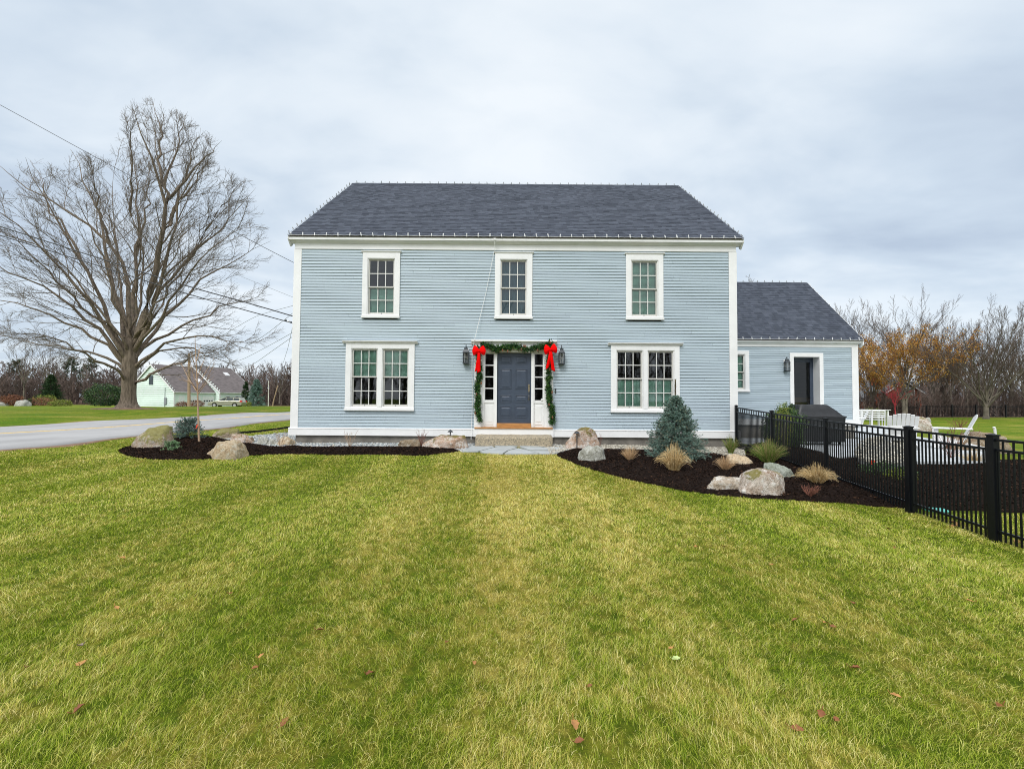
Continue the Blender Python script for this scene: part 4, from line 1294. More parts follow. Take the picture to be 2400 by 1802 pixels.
def bow(cx, cz, Y, label, tilt, tails):
    t = thing('ribbon_bow', label, 'bow', (cx, Y, cz), 'red bows on the garland')
    def loop(sg, ang, R, H):
        nu, nv = 26, 14
        vs = []
        ca, sa = math.cos(ang), math.sin(ang)
        for j in range(nv + 1):
            q = j / nv
            r = R * q
            hh = H * (0.22 + 0.78 * math.sin(min(1, q * 1.05) * PI * .56)) * (1 if q < .97 else .9)
            th = .055 * math.sin(q * PI) ** .7 + .012
            for i in range(nu):
                u = 2 * PI * i / nu
                pl = 1 + .07 * math.cos(u * 7 + q * 2)
                ex = .035 * math.cos(u) ** 2 * q * (-1)
                lx = (r + ex) * sg; lz = hh * math.cos(u) * pl
                x_ = lx * ca - lz * sa * sg; z_ = lz * ca + lx * sa * sg
                vs.append((cx + x_, Y - .05 + th * math.sin(u) * pl, cz + z_))
        fs = [(j * nu + i, j * nu + (i + 1) % nu, (j + 1) * nu + (i + 1) % nu, (j + 1) * nu + i) for j in range(nv) for i in range(nu)]
        fs.append(tuple(nv * nu + i for i in range(nu)))
        m = MB(); m.add(vs, fs); m.build('loop', M['bow'], t, smooth=True)
    loop(-1, tilt[0], .19, .135); loop(1, tilt[1], .19, .13)
    m = MB(); m.lathe([(.002, -.045), (.034, -.035), (.04, 0), (.034, .035), (.002, .045)], 12, (cx, Y - .085, cz)); m.build('knot', M['bow'], t, smooth=True)
    for (dx, ln, w0, w1) in tails:
        nn = 10; vs = []
        for k in range(nn + 1):
            q = k / nn
            x = cx + dx * q ** 1.2; z = cz - ln * q; y = Y - .085 - .02 * math.sin(q * 5) + .01
            w_ = w0 + (w1 - w0) * q
            e = .055 * (1 if k == nn else 0)
            sgn = 1 if dx > 0 else -1
            vs += [(x - w_ / 2, y, z + e * (1 if sgn > 0 else 0)), (x, y - .012, z + e * .3), (x + w_ / 2, y, z + e * (1 if sgn < 0 else 0))]
        m = MB(); m.add(vs, [f for k in range(nn) for f in ((3 * k, 3 * k + 1, 3 * k + 4, 3 * k + 3), (3 * k + 1, 3 * k + 2, 3 * k + 5, 3 * k + 4))])
        o = m.build('tail', M['bow'], t, smooth=True)
        so = o.modifiers.new('solid', 'SOLIDIFY'); so.thickness = .006


pL = at(1123, 823, WY - .2); pR = at(1290, 820, WY - .2)
bow(pL.x, pL.z, WY - .2, 'red velvet bow on the left corner of the garland', (.12, .12), [(-.09, .60, .05, .055), (.0, .62, .075, .10)])
bow(pR.x, pR.z, WY - .2, 'red velvet bow on the right corner of the garland', (.0, .28), [(-.10, .56, .07, .085), (.085, .62, .07, .10)])

# ------------------------------------------------------------------ granite step
def slab_step():
    import bmesh
    bm = bmesh.new()
    x0, x1, y0, y1 = -1.0, 1.12, 12.40, 12.97
    nx_, ny_, nz_ = 44, 12, 6
    bmesh.ops.create_cube(bm, size=1)
    bmesh.ops.subdivide_edges(bm, edges=bm.edges[:], cuts=14, use_grid_fill=True)
    from mathutils import noise
    for v in bm.verts:
        p = Vector((x0 + (v.co.x + .5) * (x1 - x0), y0 + (v.co.y + .5) * (y1 - y0), .22 + (v.co.z + .5) * .32))
        if v.co.z > 0.49: p.z += .035 * (v.co.y + .5)
        k = noise.noise(p * 3) * .022 + noise.noise(p * 11) * .009
        e = sum(1 for c in v.co if abs(c) > .49)
        p += Vector((v.co.x, v.co.y, v.co.z)) * k * 1.6
        if e > 1: p -= Vector((v.co.x, v.co.y, v.co.z)) * .022
        bm.verts.index_update
        v.co = p
    me = bpy.data.meshes.new('stone_step'); bm.to_mesh(me); bm.free()
    o = link('stone_step', me, M['stone'], smooth=True)
    tag(o, 'rough granite slab step below the front door', 'step')


slab_step()

# ------------------------------------------------------------------ boulders
from mathutils import noise as MN
R_pal = {
    'mossy': rock_mat('rock_mossy', (0.52, 0.42, 0.33), (0.28, 0.20, 0.13), (0.56, 0.53, 0.46), (0.20, 0.19, 0.05), .66, 1),
    'tan': rock_mat('rock_tan', (0.54, 0.43, 0.29), (0.34, 0.245, 0.145), (0.58, 0.53, 0.42), seed=2),
    'pink': rock_mat('rock_pink', (0.62, 0.50, 0.42), (0.36, 0.22, 0.13), (0.72, 0.70, 0.65), (0.14, 0.115, 0.005), .86, 3),
    'grey': rock_mat('rock_grey', (0.42, 0.42, 0.37), (0.24, 0.235, 0.19), (0.60, 0.60, 0.56), seed=4),
    'white': rock_mat('rock_white', (0.62, 0.55, 0.48), (0.27, 0.175, 0.11), (0.76, 0.74, 0.70), (0.15, 0.13, 0.004), .90, 5),
    'plain': rock_mat('rock_plain', (0.56, 0.50, 0.42), (0.30, 0.22, 0.14), (0.70, 0.68, 0.63), seed=9),
    'brown': rock_mat('rock_brown', (0.36, 0.28, 0.19), (0.20, 0.145, 0.09), (0.45, 0.40, 0.33), seed=6),
    'sand': rock_mat('rock_sand', (0.60, 0.47, 0.31), (0.48, 0.355, 0.215), (0.62, 0.52, 0.38), seed=7),
    'green': rock_mat('rock_green', (0.36, 0.39, 0.33), (0.24, 0.26, 0.20), (0.47, 0.50, 0.44), seed=8),
}


def boulder(x0, x1, y0, y1, pal, label, seed, base=None, depth=.8, cuts=7, shape=None, sink=.12, prof=None):
    """x0..y1 = its extent read in the photograph; the base row gives where it stands"""
    g = gp((x0 + x1) / 2, base or y1)
    Y = g.y + .02
    a = at(x0, (y0 + y1) / 2, Y); b = at(x1, (y0 + y1) / 2, Y)
    top = at((x0 + x1) / 2, y0, Y).z
    wx = (b.x - a.x) / 2; wz = top - g.z
    wy = wx * depth
    import bmesh
    bm = bmesh.new(); bmesh.ops.create_icosphere(bm, subdivisions=5, radius=1)
    r = random.Random(seed)
    planes = []
    for _ in range(cuts + 3):
        n = Vector((r.uniform(-1, 1), r.uniform(-1, .6), r.uniform(-.2, .3 if prof else 1))).normalized()
        planes.append((n, r.uniform(.84, .98) if prof else r.uniform(.70, .93)))
    off = Vector((seed * 3.1, seed * 1.7, seed))
    cz = g.z - wz * sink
    for v in bm.verts:
        p = v.co.copy()
        p = Vector((math.copysign(abs(p.x) ** .72, p.x), math.copysign(abs(p.y) ** .72, p.y), math.copysign(abs(p.z) ** .66, p.z)))
        for n, d in planes:
            e = p.dot(n) - d
            if e > 0: p -= n * e * .93
        if prof:
            u0 = v.co
            hx = np.interp((u0.x + 1) / 2, np.linspace(0, 1, len(prof)), prof)
            c_ = math.sqrt(max(1 - u0.x ** 2, .0))
            sz_ = (u0.z / c_) if c_ > 1e-3 else 0
            sy_ = (u0.y / c_) if c_ > 1e-3 else 0
            ce = max(c_, .0) ** .35
            p = Vector((math.copysign(abs(u0.x) ** .9, u0.x), math.copysign(abs(sy_) ** .7, sy_) * ce, math.copysign(abs(sz_) ** .6, sz_) * hx * min(1, ce * 1.25)))
            for n, d in planes:
                e = p.dot(n) - d
                if e > 0: p -= n * e * .8
        k = MN.noise(p * 1.6 + off) * .13 + MN.noise(p * 4 + off) * .055 + MN.noise(p * 10 + off) * .022 + MN.noise(p * 24 + off) * .009
        p *= 1 + k
        if shape: p = shape(p)
        v.co = p
    xs = [v.co.x for v in bm.verts]; zs = [v.co.z for v in bm.verts]
    sx = 2 / (max(xs) - min(xs)); mx = (max(xs) + min(xs)) / 2; zt = max(zs)
    for v in bm.verts:
        v.co = Vector(((v.co.x - mx) * sx * wx, v.co.y * wy, v.co.z / zt * (top - cz) if v.co.z > 0 else v.co.z * wz * .5))
    me = bpy.data.meshes.new('boulder'); bm.to_mesh(me); bm.free()
    o = link('boulder', me, R_pal[pal], smooth=True)
    o.location = ((a.x + b.x) / 2, Y + wy * .75, cz)
    return tag(o, label, 'boulder')


def lean_right(p): return Vector((p.x + p.z * .35, p.y, p.z))
def lean_left(p): return Vector((p.x - p.z * .3, p.y, p.z))
def wedge_l(p): return Vector((p.x, p.y, p.z * (1.0 + .45 * p.x)))
def wedge_r(p): return Vector((p.x, p.y, p.z * (1.0 - .4 * p.x)))


boulder(294, 392, 997, 1056, 'mossy', 'largest mossy boulder at the left end of the mulch bed', 11, prof=[.15,.45,.72,.86,.95,1,1,.98,.75], depth=.7)
boulder(471, 559, 1033, 1076, 'tan', 'tan grooved boulder at the lawn edge of the left bed', 12, prof=[.35,.5,.66,.95,1,1,.95,.85,.6,.4], cuts=4)
boulder(487, 554, 1005, 1027, 'mossy', 'flat-topped boulder behind the sapling, beside the road verge', 13, prof=[.3,.7,.97,1,1,.98,.9,.6], cuts=6)
boulder(529, 584, 1017, 1043, 'pink', 'jagged pale boulder where the left mulch meets the pebbles', 14, prof=[.8,.97,1,1,.9,.75,.5,.35], cuts=9)
boulder(580, 596, 1024, 1038, 'brown', 'smallest round brown stone beside the jagged pale boulder', 15, cuts=3)
boulder(592, 624, 1023, 1044, 'grey', 'round grey stone among the pebbles left of the house', 16, cuts=3)
boulder(617, 654, 1029, 1044, 'grey', 'low grey stone behind the leftmost twiggy shrub', 17, cuts=3)
boulder(640, 684, 1024, 1046, 'tan', 'smooth orange-tan boulder by the left house corner', 18, cuts=3)
boulder(927, 984, 1030, 1052, 'brown', 'brown boulder against the foundation, left of the path lamp', 19, prof=[.6,.9,1,1,.97,.8], cuts=6)
boulder(984, 1100, 1021, 1055, 'pink', 'pink and white mossy boulder behind the left path lamp', 20, prof=[.35,.65,.85,.97,1,1,.97,.7], cuts=7, depth=.5)
boulder(1322, 1408, 1001, 1056, 'pink', 'tall pointed pink boulder with moss behind the right path lamp', 21, prof=[.15,.4,.65,.9,1,1,.9,.6], cuts=8, depth=.6)
boulder(1318, 1337, 1021, 1040, 'grey', 'small pale stone against the foundation right of the step', 22, cuts=3)
boulder(1357, 1427, 1045, 1087, 'grey', 'rounded lichen-grey boulder in front of the pink one', 23, prof=[.6,.88,.98,1,1,.95,.85,.55], cuts=4)
boulder(1709, 1779, 1066, 1096, 'sand', 'sandy wedge boulder between two green fountain grasses', 24, prof=[.6,.95,1,.97,.85,.5,.2], cuts=5)
boulder(1658, 1775, 1119, 1156, 'plain', 'long low whitish boulder at the front of the right bed', 25, prof=[.3,.75,.95,1,1,.95,.9,.9], cuts=4, depth=.45)
boulder(1795, 1871, 1085, 1128, 'green', 'smooth grey-green boulder behind the moss-capped one', 27, prof=[.95,1,1,.85,.7,.4], cuts=3, depth=.6)
boulder(1738, 1869, 1100, 1166, 'white', 'large craggy whitish boulder capped with yellow moss', 26, prof=[.15,.42,.8,.96,1,1,.93,.8,.6], cuts=9, depth=.6)
boulder(2140, 2192, 976, 1010, 'white', 'pale rock behind the fan-backed white chair', 28, prof=[.7,1,1,.97,.85,.5], cuts=7)
boulder(2174, 2186, 978, 990, 'grey', 'small blue-grey stone on top of the pale rock', 29, cuts=2)
boulder(2248, 2386, 1013, 1062, 'brown', 'big brown boulder by the lawn beyond the black gate', 30, prof=[.3,.75,.92,1,1,.85,.4], cuts=6, depth=.6)

# mossy cushions
def moss(px, py, rx, rz, Y, label):
    p = at(px, py, Y)
    pts = rng.normal(0, 1, (900, 3)); pts /= np.linalg.norm(pts, axis=1)[:, None]
    c = np.array(p) + pts * np.array([rx, .08, rz]) * rng.uniform(.4, 1, (900, 1))
    V, fc, a = needle_cloud(c, pts, .018, .005, 2600, .006)
    o = np_mesh('moss', V, fc, M['mossy_c'], attr=a)
    tag(o, label, 'moss', kind='stuff')


# ------------------------------------------------------------------ plant helpers
def tubes(P, Rr, n=3):
    """P (B,K,3), Rr (B,K) -> verts, quads"""
    B, K, _ = P.shape
    T = np.gradient(P, axis=1); T /= np.linalg.norm(T, axis=2, keepdims=True) + 1e-9
    ref = np.where(np.abs(T[..., 2:3]) < .9, np.array([0, 0, 1.0]), np.array([1.0, 0, 0]))
    U = np.cross(T, ref); U /= np.linalg.norm(U, axis=2, keepdims=True) + 1e-9
    W = np.cross(T, U)
    a = 2 * PI * np.arange(n) / n
    V = P[:, :, None, :] + Rr[:, :, None, None] * (np.cos(a)[None, None, :, None] * U[:, :, None, :] + np.sin(a)[None, None, :, None] * W[:, :, None, :])
    b = (np.arange(B) * K * n)[:, None, None] + (np.arange(K - 1) * n)[None, :, None]
    i = np.arange(n)[None, None, :]; j = (np.arange(n) + 1) % n
    q = np.stack([b + i, b + j[None, None, :], b + n + j[None, None, :], b + n + i], -1).reshape(-1, 4)
    return V.reshape(-1, 3), q


def grow(P, Rr, per, ang, lenf, K, rg, smin=.25, smax=1.0, up=.15, rf=.6, wig=.12, out=None, minlen=.0, rmin=.002, droop=0.0, spread=.3):
    B, KK, _ = P.shape
    plen = np.linalg.norm(np.diff(P, axis=1), axis=2).sum(1)
    n = B * per
    pi = np.repeat(np.arange(B), per)
    s = (np.tile(np.arange(per), B) + rg.random(n)) / per
    s = smin + (smax - smin) * s
    f = s * (KK - 1); i0 = np.minimum(f.astype(int), KK - 2); fr = (f - i0)[:, None]
    st = P[pi, i0] * (1 - fr) + P[pi, i0 + 1] * fr
    tg = P[pi, i0 + 1] - P[pi, i0]; tg /= np.linalg.norm(tg, axis=1)[:, None] + 1e-9
    rd = rg.normal(0, 1, (n, 3))
    if out is not None:
        o = st - out; o /= np.linalg.norm(o, axis=1)[:, None] + 1e-9
        rd = rd + o * .9
    rd -= (rd * tg).sum(1)[:, None] * tg; rd /= np.linalg.norm(rd, axis=1)[:, None] + 1e-9
    a = ang * rg.uniform(1 - spread, 1 + spread, n)[:, None]
    d = np.cos(a) * tg + np.sin(a) * rd
    ln = plen[pi] * lenf * rg.uniform(.65, 1.3, n) * (1.15 - .65 * s)
    ln = np.maximum(ln, minlen)
    r0 = (Rr[pi, i0] * (1 - fr[:, 0]) + Rr[pi, i0 + 1] * fr[:, 0]) * rf * rg.uniform(.7, 1.0, n)
    r0 = np.maximum(r0, rmin)
    Q = np.empty((n, K, 3)); Q[:, 0] = st
    cur = d
    for k in range(1, K):
        cur = cur + rg.normal(0, wig, (n, 3)) + np.array([0, 0, up]) / K - np.array([0, 0, droop]) * (k / K) ** 2
        cur /= np.linalg.norm(cur, axis=1)[:, None]
        Q[:, k] = Q[:, k - 1] + cur * (ln / (K - 1))[:, None]
    tp = np.linspace(1, .28, K)[None]
    return Q, np.maximum(r0[:, None] * tp, rmin * .6)


def resample(pts, K):
    P = np.array([tuple(p) for p in pts]); d = np.concatenate([[0], np.cumsum(np.linalg.norm(np.diff(P, axis=0), axis=1))])
    # smooth by Catmull-like interpolation
    u = np.linspace(0, d[-1], K)
    Q = np.stack([np.interp(u, d, P[:, i]) for i in range(3)], -1)
    for _ in range(2):
        Q[1:-1] = .25 * Q[:-2] + .5 * Q[1:-1] + .25 * Q[2:]
    return Q


# ------------------------------------------------------------------ the great maple
def maple():
    rg = np.random.default_rng(21)
    TY = 31.0
    base = gp(300, 958); 
    t = thing('maple_tree', 'huge bare maple with a broad crown standing across the road at left', 'tree', at(300, 958, TY))
    lim = [
        [(312, 790), (318, 633), (321, 525), (321, 453), (314, 362)],
        [(325, 790), (354, 680), (379, 579), (392, 489), (383, 417), (361, 373), (332, 308), (312, 255)],
        [(392, 489), (426, 431), (470, 380), (520, 330)],
        [(383, 413), (376, 319), (362, 232)],
        [(392, 485), (400, 388), (426, 308), (440, 262)],
        [(335, 790), (394, 615), (408, 507), (444, 417), (490, 350)],
        [(345, 800), (433, 688), (488, 644), (542, 612), (635, 565)],
        [(372, 720), (397, 662), (470, 579), (535, 518), (600, 440)],
        [(345, 805), (451, 756), (524, 713), (578, 700), (640, 690)],
        [(345, 825), (386, 801), (419, 784), (453, 788), (498, 790), (550, 809), (610, 800)],
        [(335, 835), (357, 824), (440, 812), (482, 833), (530, 848), (575, 870)],
        [(318, 885), (357, 876), (405, 859), (440, 838), (473, 826), (536, 832)],
        [(296, 800), (253, 651), (249, 543), (235, 507), (202, 417), (165, 350)],
        [(300, 790), (307, 651), (267, 590), (224, 543), (173, 507), (108, 460), (36, 417), (-20, 372)],
        [(289, 805), (238, 713), (202, 633), (166, 579), (119, 496), (87, 435), (60, 370)],
        [(280, 815), (217, 713), (155, 644), (90, 579), (22, 507), (-60, 460)],
        [(275, 825), (202, 742), (126, 684), (65, 648), (0, 626), (-80, 590)],
        [(275, 830), (163, 754), (87, 722), (0, 705), (-90, 690)],
        [(280, 845), (235, 825), (190, 823), (150, 814), (108, 811), (49, 796), (-20, 780)],
        [(283, 868), (244, 852), (208, 838), (180, 815), (117, 787), (60, 775), (0, 780)],
        [(305, 790), (278, 680), (270, 560), (262, 480), (268, 395)],
        [(321, 600), (340, 500), (350, 430), (345, 370)],
        [(300, 800), (330, 700), (340, 600), (300, 480), (285, 400)],
        [(340, 790), (400, 700), (450, 620), (520, 560), (590, 510)],
        [(290, 800), (200, 690), (140, 600), (60, 560), (-20, 540)],
        [(335, 780), (420, 640), (480, 520), (560, 470)],
        [(400, 545), (450, 430), (500, 365)],
        [(430, 620), (520, 480), (575, 420)],
        [(395, 520), (432, 400), (470, 300)],
        [(321, 500), (312, 380), (296, 275)],
        [(250, 560), (225, 450), (205, 365)],
        [(200, 630), (130, 500), (75, 385)],
    ]
    P0, R0 = [], []
    for i, l in enumerate(lim):
        amp = rg.uniform(-1, 1) * 5.5
        pts = []; Y0 = TY; st_ = None
        if l[0][1] < 740:            # springs from a limb already built
            best = 1e9
            for Pq in P0:
                for pt in Pq:
                    v_ = R3.transposed() @ (Vector(pt) - Vector((0, 0, CAMZ)))
                    dd_ = math.hypot(1200 - F * v_.x / v_.z - l[0][0], 901 + F * v_.y / v_.z - l[0][1])
                    if dd_ < best: best, st_ = dd_, Vector(pt)
            Y0 = st_.y; amp *= .6
        if l[0][1] > 740: l = [(307 + (l[0][0] - 307) * .25, l[0][1] + 34)] + l
        for k, (px, py) in enumerate(l):
            q = k / (len(l) - 1)
            st = 0 if k == 0 else 1
            pts.append(st_ if (k == 0 and st_ is not None) else at(px, py, Y0 + (amp * q)))
        if i in (2, 3, 4, 7, 21):
            pass
        Q = resample(pts, 12)
        Q[1:-1] += rg.normal(0, .10, Q[1:-1].shape)
        P0.append(Q)
        r = {0: .26, 1: .40, 2: .16, 3: .15, 4: .15, 5: .24, 6: .20, 7: .15, 8: .17, 9: .15, 10: .12, 11: .17, 12: .26, 13: .24, 14: .22, 15: .22, 16: .20, 17: .17, 18: .15, 19: .15}.get(i, .15)
        R0.append(r * .70 * np.linspace(1, .055, 12) ** 1.1)
    P0 = np.array(P0); R0 = np.array(R0)
    # extra limbs toward and away from the viewer
    core = at(312, 800, TY)
    ex = []
    for k in range(8):
        a = rg.uniform(0, 2 * PI); el = rg.uniform(.35, 1.2)
        dy = math.copysign(1, math.sin(a)) * (0.5 + .5 * abs(math.sin(a)))
        d = Vector((math.cos(a) * math.cos(el), dy * math.cos(el), math.sin(el))).normalized()
        ln = rg.uniform(6, 9)
        pts = [core + d * ln * q + Vector((0, 0, ln * .25 * q * q)) for q in np.linspace(0, 1, 6)]
        ex.append(resample(pts, 12) + np.concatenate([[[0, 0, 0]], rg.normal(0, .12, (11, 3))]))
    P0 = np.concatenate([P0, np.array(ex)]); R0 = np.concatenate([R0, np.array([.10 * np.linspace(1, .06, 12)] * len(ex))])
    out = np.array(core) + np.array([0, 0, 1.0])
    EV = np.array([tuple(at(a, b, TY))[::2] for a, b in ((250, 900), (60, 880), (-260, 900), (-300, 520), (-60, 400), (0, 372), (60, 368), (150, 352), (232, 352), (262, 330), (282, 290), (272, 255), (300, 232), (345, 220), (395, 240), (445, 270), (512, 325), (545, 400), (610, 432), (628, 500), (648, 570), (652, 640), (625, 700), (685, 735), (668, 800), (560, 838), (610, 880), (400, 892), (340, 872))])
    def inside(P, R):
        tip = P[:, -1]; k = TY / tip[:, 1]
        ok = ipoly(EV, tip[:, 0] * k, (tip[:, 2] - CAMZ) * k + CAMZ)
        return P[ok], R[ok]
    P1, R1 = grow(P0, R0, 12, .62, .32, 8, rg, .25, 1.0, .25, .42, .09, out, rmin=.016); P1, R1 = inside(P1, R1)
    P2, R2 = grow(P1, R1, 8, .6, .42, 6, rg, .12, 1.0, .15, .5, .11, out, rmin=.010, minlen=.5); P2, R2 = inside(P2, R2)
    P3, R3_ = grow(P2, R2, 6, .6, .5, 4, rg, .1, 1.0, .1, .6, .13, out, rmin=.0075, minlen=.32); P3, R3_ = inside(P3, R3_)
    # trunk with flare
    tb = MB()
    prof = []
    b = at(300, 958, TY); tp = at(306, 800, TY)
    n = 28; rows = 22; vs = []
    for j in range(rows + 1):
        q = j / rows
        z = b.z - .4 + (tp.z + .6 - b.z) * q
        cxx = b.x + (tp.x - b.x) * q
        h = z - b.z
        rr = .40 + .40 * math.exp(-max(h, -.1) / .28) + .10 * max(0, (q - .55))
        for i in range(n):
            a = 2 * PI * i / n
            rt = 1 + .10 * math.sin(a * 5 + 1) * math.exp(-max(h, 0) / .6) + .05 * math.sin(a * 9 + z * .7) + .05 * MN.noise(Vector((math.cos(a) * 2, math.sin(a) * 2, z * .8)))
            rt *= 1 - .55 * max(0, q - .88) * 4
            vs.append((cxx + rr * rt * math.cos(a), b.y + rr * rt * math.sin(a), z))
    tb.add(vs, [(j * n + i, j * n + (i + 1) % n, (j + 1) * n + (i + 1) % n, (j + 1) * n + i) for j in range(rows) for i in range(n)])
    tb.build('trunk', M['bark'], t, smooth=True)
    V, q = tubes(P0, R0, 9)
    V1, q1 = tubes(P1, R1, 5)
    np_mesh('limbs', np.concatenate([V, V1]), [q, q1 + len(V)], M['bark'], t, smooth=True)
    V, q = tubes(P2, R2, 3); V1, q1 = tubes(P3, R3_, 3)
    np_mesh('crown', np.concatenate([V, V1]), [q, q1 + len(V)], M['twig'], t)
    # bare earth ring at the foot
    ring = smooth_poly([(b.x + math.cos(a) * r_, b.y + math.sin(a) * r_ * .9) for a, r_ in zip(np.linspace(0, 2 * PI, 12)[:-1], rg.uniform(1.5, 2.4, 11))], 1)
    area_sheet('leaf_litter', ring, mat('litter_brown', (0.17, 0.10, 0.06), .95, .4, 3), .02, .05, .25)


maple()

# ------------------------------------------------------------------ generic bare trees
def bare_tree(name, label, px, py, Y, top, width, seed, trunk_r=.18, fork=.28, nl=9, group=None, mt='twig2', bk='bark2', upright=.55, leaves=None, lvl=(9, 7, 5), fine=.008, trunks=1, base_z=None, depthk=1.0):
    rg = np.random.default_rng(seed)
    b = at(px, py, Y)
    H = at(px, top, Y).z - b.z
    W = width * Y / F / 2
    t = thing(name, label, 'tree', b, group)
    P0 = []; R0 = []
    hf = H * fork
    trunkP = []
    for k in range(trunks):
        off = (k - (trunks - 1) / 2) * trunk_r * 1.3
        P = np.array([[b.x + off * (1 + z / hf * .8) + rg.normal(0, .02) * H * .1, b.y + rg.normal(0, .02), b.z - .1 + z] for z in np.linspace(0, hf, 6)])
        trunkP.append(P)
    for k in range(nl):
        a = 2 * PI * k / nl + rg.uniform(-.3, .3)
        rr = rg.uniform(.25, 1.0) ** .6
        tip = np.array([b.x + math.cos(a) * W * rr, b.y + math.sin(a) * W * rr * depthk, b.z + H * (1.0 - .35 * rr ** 1.8) * rg.uniform(.9, 1.0)])
        T = trunkP[k % trunks]
        s0 = T[rg.integers(3, 6)]
        mid = s0 * .5 + tip * .5; mid[:2] = s0[:2] + (tip[:2] - s0[:2]) * (upright * .62 + .04); 
        P0.append(resample([s0, s0 * .7 + mid * .3, mid, tip], 10) + np.concatenate([[[0, 0, 0]], rg.normal(0, H * .008, (9, 3))]))
        R0.append(trunk_r * min(.55, 1.55 / math.sqrt(nl)) * np.linspace(1, .08, 10))
    P0 = np.array(P0); R0 = np.array(R0)
    TP = np.array(trunkP); TR = np.array([trunk_r * np.array([1.35, 1.05, .95, .9, .85, .7])] * trunks)
    out = np.array([b.x, b.y, b.z + H * .3])
    P1, R1 = grow(P0, R0, lvl[0], .55, .34, 6, rg, .15, 1, .9, .42, .08, out, rmin=fine * 1.6)
    P2, R2 = grow(P1, R1, lvl[1], .55, .45, 4, rg, .15, 1, .7, .6, .1, out, rmin=fine)
    V, q = tubes(TP, TR, 9); V1, q1 = tubes(P0, R0, 6)
    np_mesh('trunk', np.concatenate([V, V1]), [q, q1 + len(V)], M[bk], t, smooth=True)
    A, qa = tubes(P1, R1, 3); B_, qb = tubes(P2, R2, 3)
    vs = [A, B_]; qs = [qa, qb + len(A)]
    if lvl[2]:
        P3, R3_ = grow(P2, R2, lvl[2], .55, .5, 3, rg, .2, 1, .3, .7, .1, out, rmin=fine * .8)
        Cc, qc = tubes(P3, R3_, 3); vs.append(Cc); qs.append(qc + len(A) + len(B_))
    np_mesh('crown', np.concatenate(vs), qs, M[mt], t)
    if leaves:
        mname, cnt, size, zlo, zhi = leaves
        src = P2.reshape(-1, 3)
        k = (src[:, 2] > b.z + H * zlo) & (src[:, 2] < b.z + H * zhi * (1 - .12 * ((src[:, 0] - b.x) / W) ** 2))
        src = src[k]
        dr = np.tile([0, 0, -.6], (len(src), 1))
        # leaves clump: keep some twigs only
        cl = np.sin(src[:, 0] * 2.1 + seed) * np.cos(src[:, 2] * 1.9) + rg.normal(0, .5, len(src))
        src = src[cl > -.35]; dr = dr[:len(src)]
        V, fc, a = needle_cloud(src, dr, size, size * .34, cnt, size * .9, rg)
        np_mesh('foliage', V, fc, M[mname], t, attr=a)
    return t


# right-hand side
bare_tree('bare_tree', 'tall slender leafless tree immediately right of the wing roof', 2012, 962, 60, 688, 190, 41, .16, .3, 12, upright=.35, lvl=(9, 7, 4), fine=.012, group='leafless trees')
bare_tree('autumn_tree', 'autumn tree with orange leaves and a pale forked trunk', 2121, 972, 48, 742, 270, 42, .14, .18, 18, leaves=('orange_leaf', 13000, .12, .22, .86), trunks=2, upright=.5, lvl=(9, 6, 3), fine=.010)
bare_tree('bare_tree', 'tall leafless tree rising above the orange-leaved one', 2118, 962, 62, 684, 250, 43, .18, .3, 14, upright=.35, lvl=(9, 7, 4), fine=.012, group='leafless trees')
bare_tree('autumn_tree', 'small rust-leaved tree close to the wing corner', 2046, 966, 52, 792, 150, 44, .13, .2, 10, leaves=('orange_leaf', 9500, .12, .1, .95), upright=.5, lvl=(8, 6, 3), fine=.010)
bare_tree('autumn_tree', 'low golden-brown tree right of the pale forked trunk', 2212, 960, 58, 775, 170, 45, .14, .25, 10, leaves=('orange_leaf', 9500, .125, .25, .95), upright=.5, lvl=(8, 6, 3), fine=.010)
bare_tree('bare_tree', 'wide leafless tree with a thick low trunk beside the far fence', 2312, 981, 44, 716, 300, 46, .21, .16, 22, upright=.55, lvl=(12, 8, 4), fine=.009)
bare_tree('bare_tree', 'leafless tree at the far right edge behind the fence', 2372, 965, 54, 735, 170, 47, .16, .25, 11, upright=.5, lvl=(9, 7, 3), fine=.011, group='leafless trees')
bare_tree('bare_tree', 'slim leafless tree between the brick-red house and the far fence', 2230, 962, 55, 760, 120, 48, .10, .2, 9, upright=.4, lvl=(8, 6, 3), fine=.011, group='leafless trees')
bare_tree('bare_tree', 'leafless treetop showing above the wing ridge', 1716, 900, 42, 612, 185, 49, .22, .35, 13, upright=.5, lvl=(9, 6, 4), fine=.010)
bare_tree('bare_tree', 'slender leafless tree in the gap left of the wide low-trunked tree', 2188, 962, 56, 742, 150, 56, .12, .2, 12, upright=.4, lvl=(9, 7, 4), fine=.011, group='leafless trees')
bare_tree('bare_tree', 'bushy leafless tree right behind the wide low-trunked tree', 2268, 964, 54, 780, 170, 57, .12, .15, 13, upright=.5, lvl=(9, 7, 4), fine=.010, group='leafless trees')
bare_tree('bare_tree', 'leafless tree cut off by the right frame edge', 2408, 966, 50, 750, 160, 58, .13, .15, 12, upright=.5, lvl=(9, 7, 4), fine=.010, group='leafless trees')
bare_tree('red_maple_shrub', 'small crimson-twigged shrub in front of the brick-red house', 2098, 972, 46, 890, 60, 50, .05, .3, 8, mt='redbush', bk='redbush', upright=.4, lvl=(7, 5, 3), fine=.006)
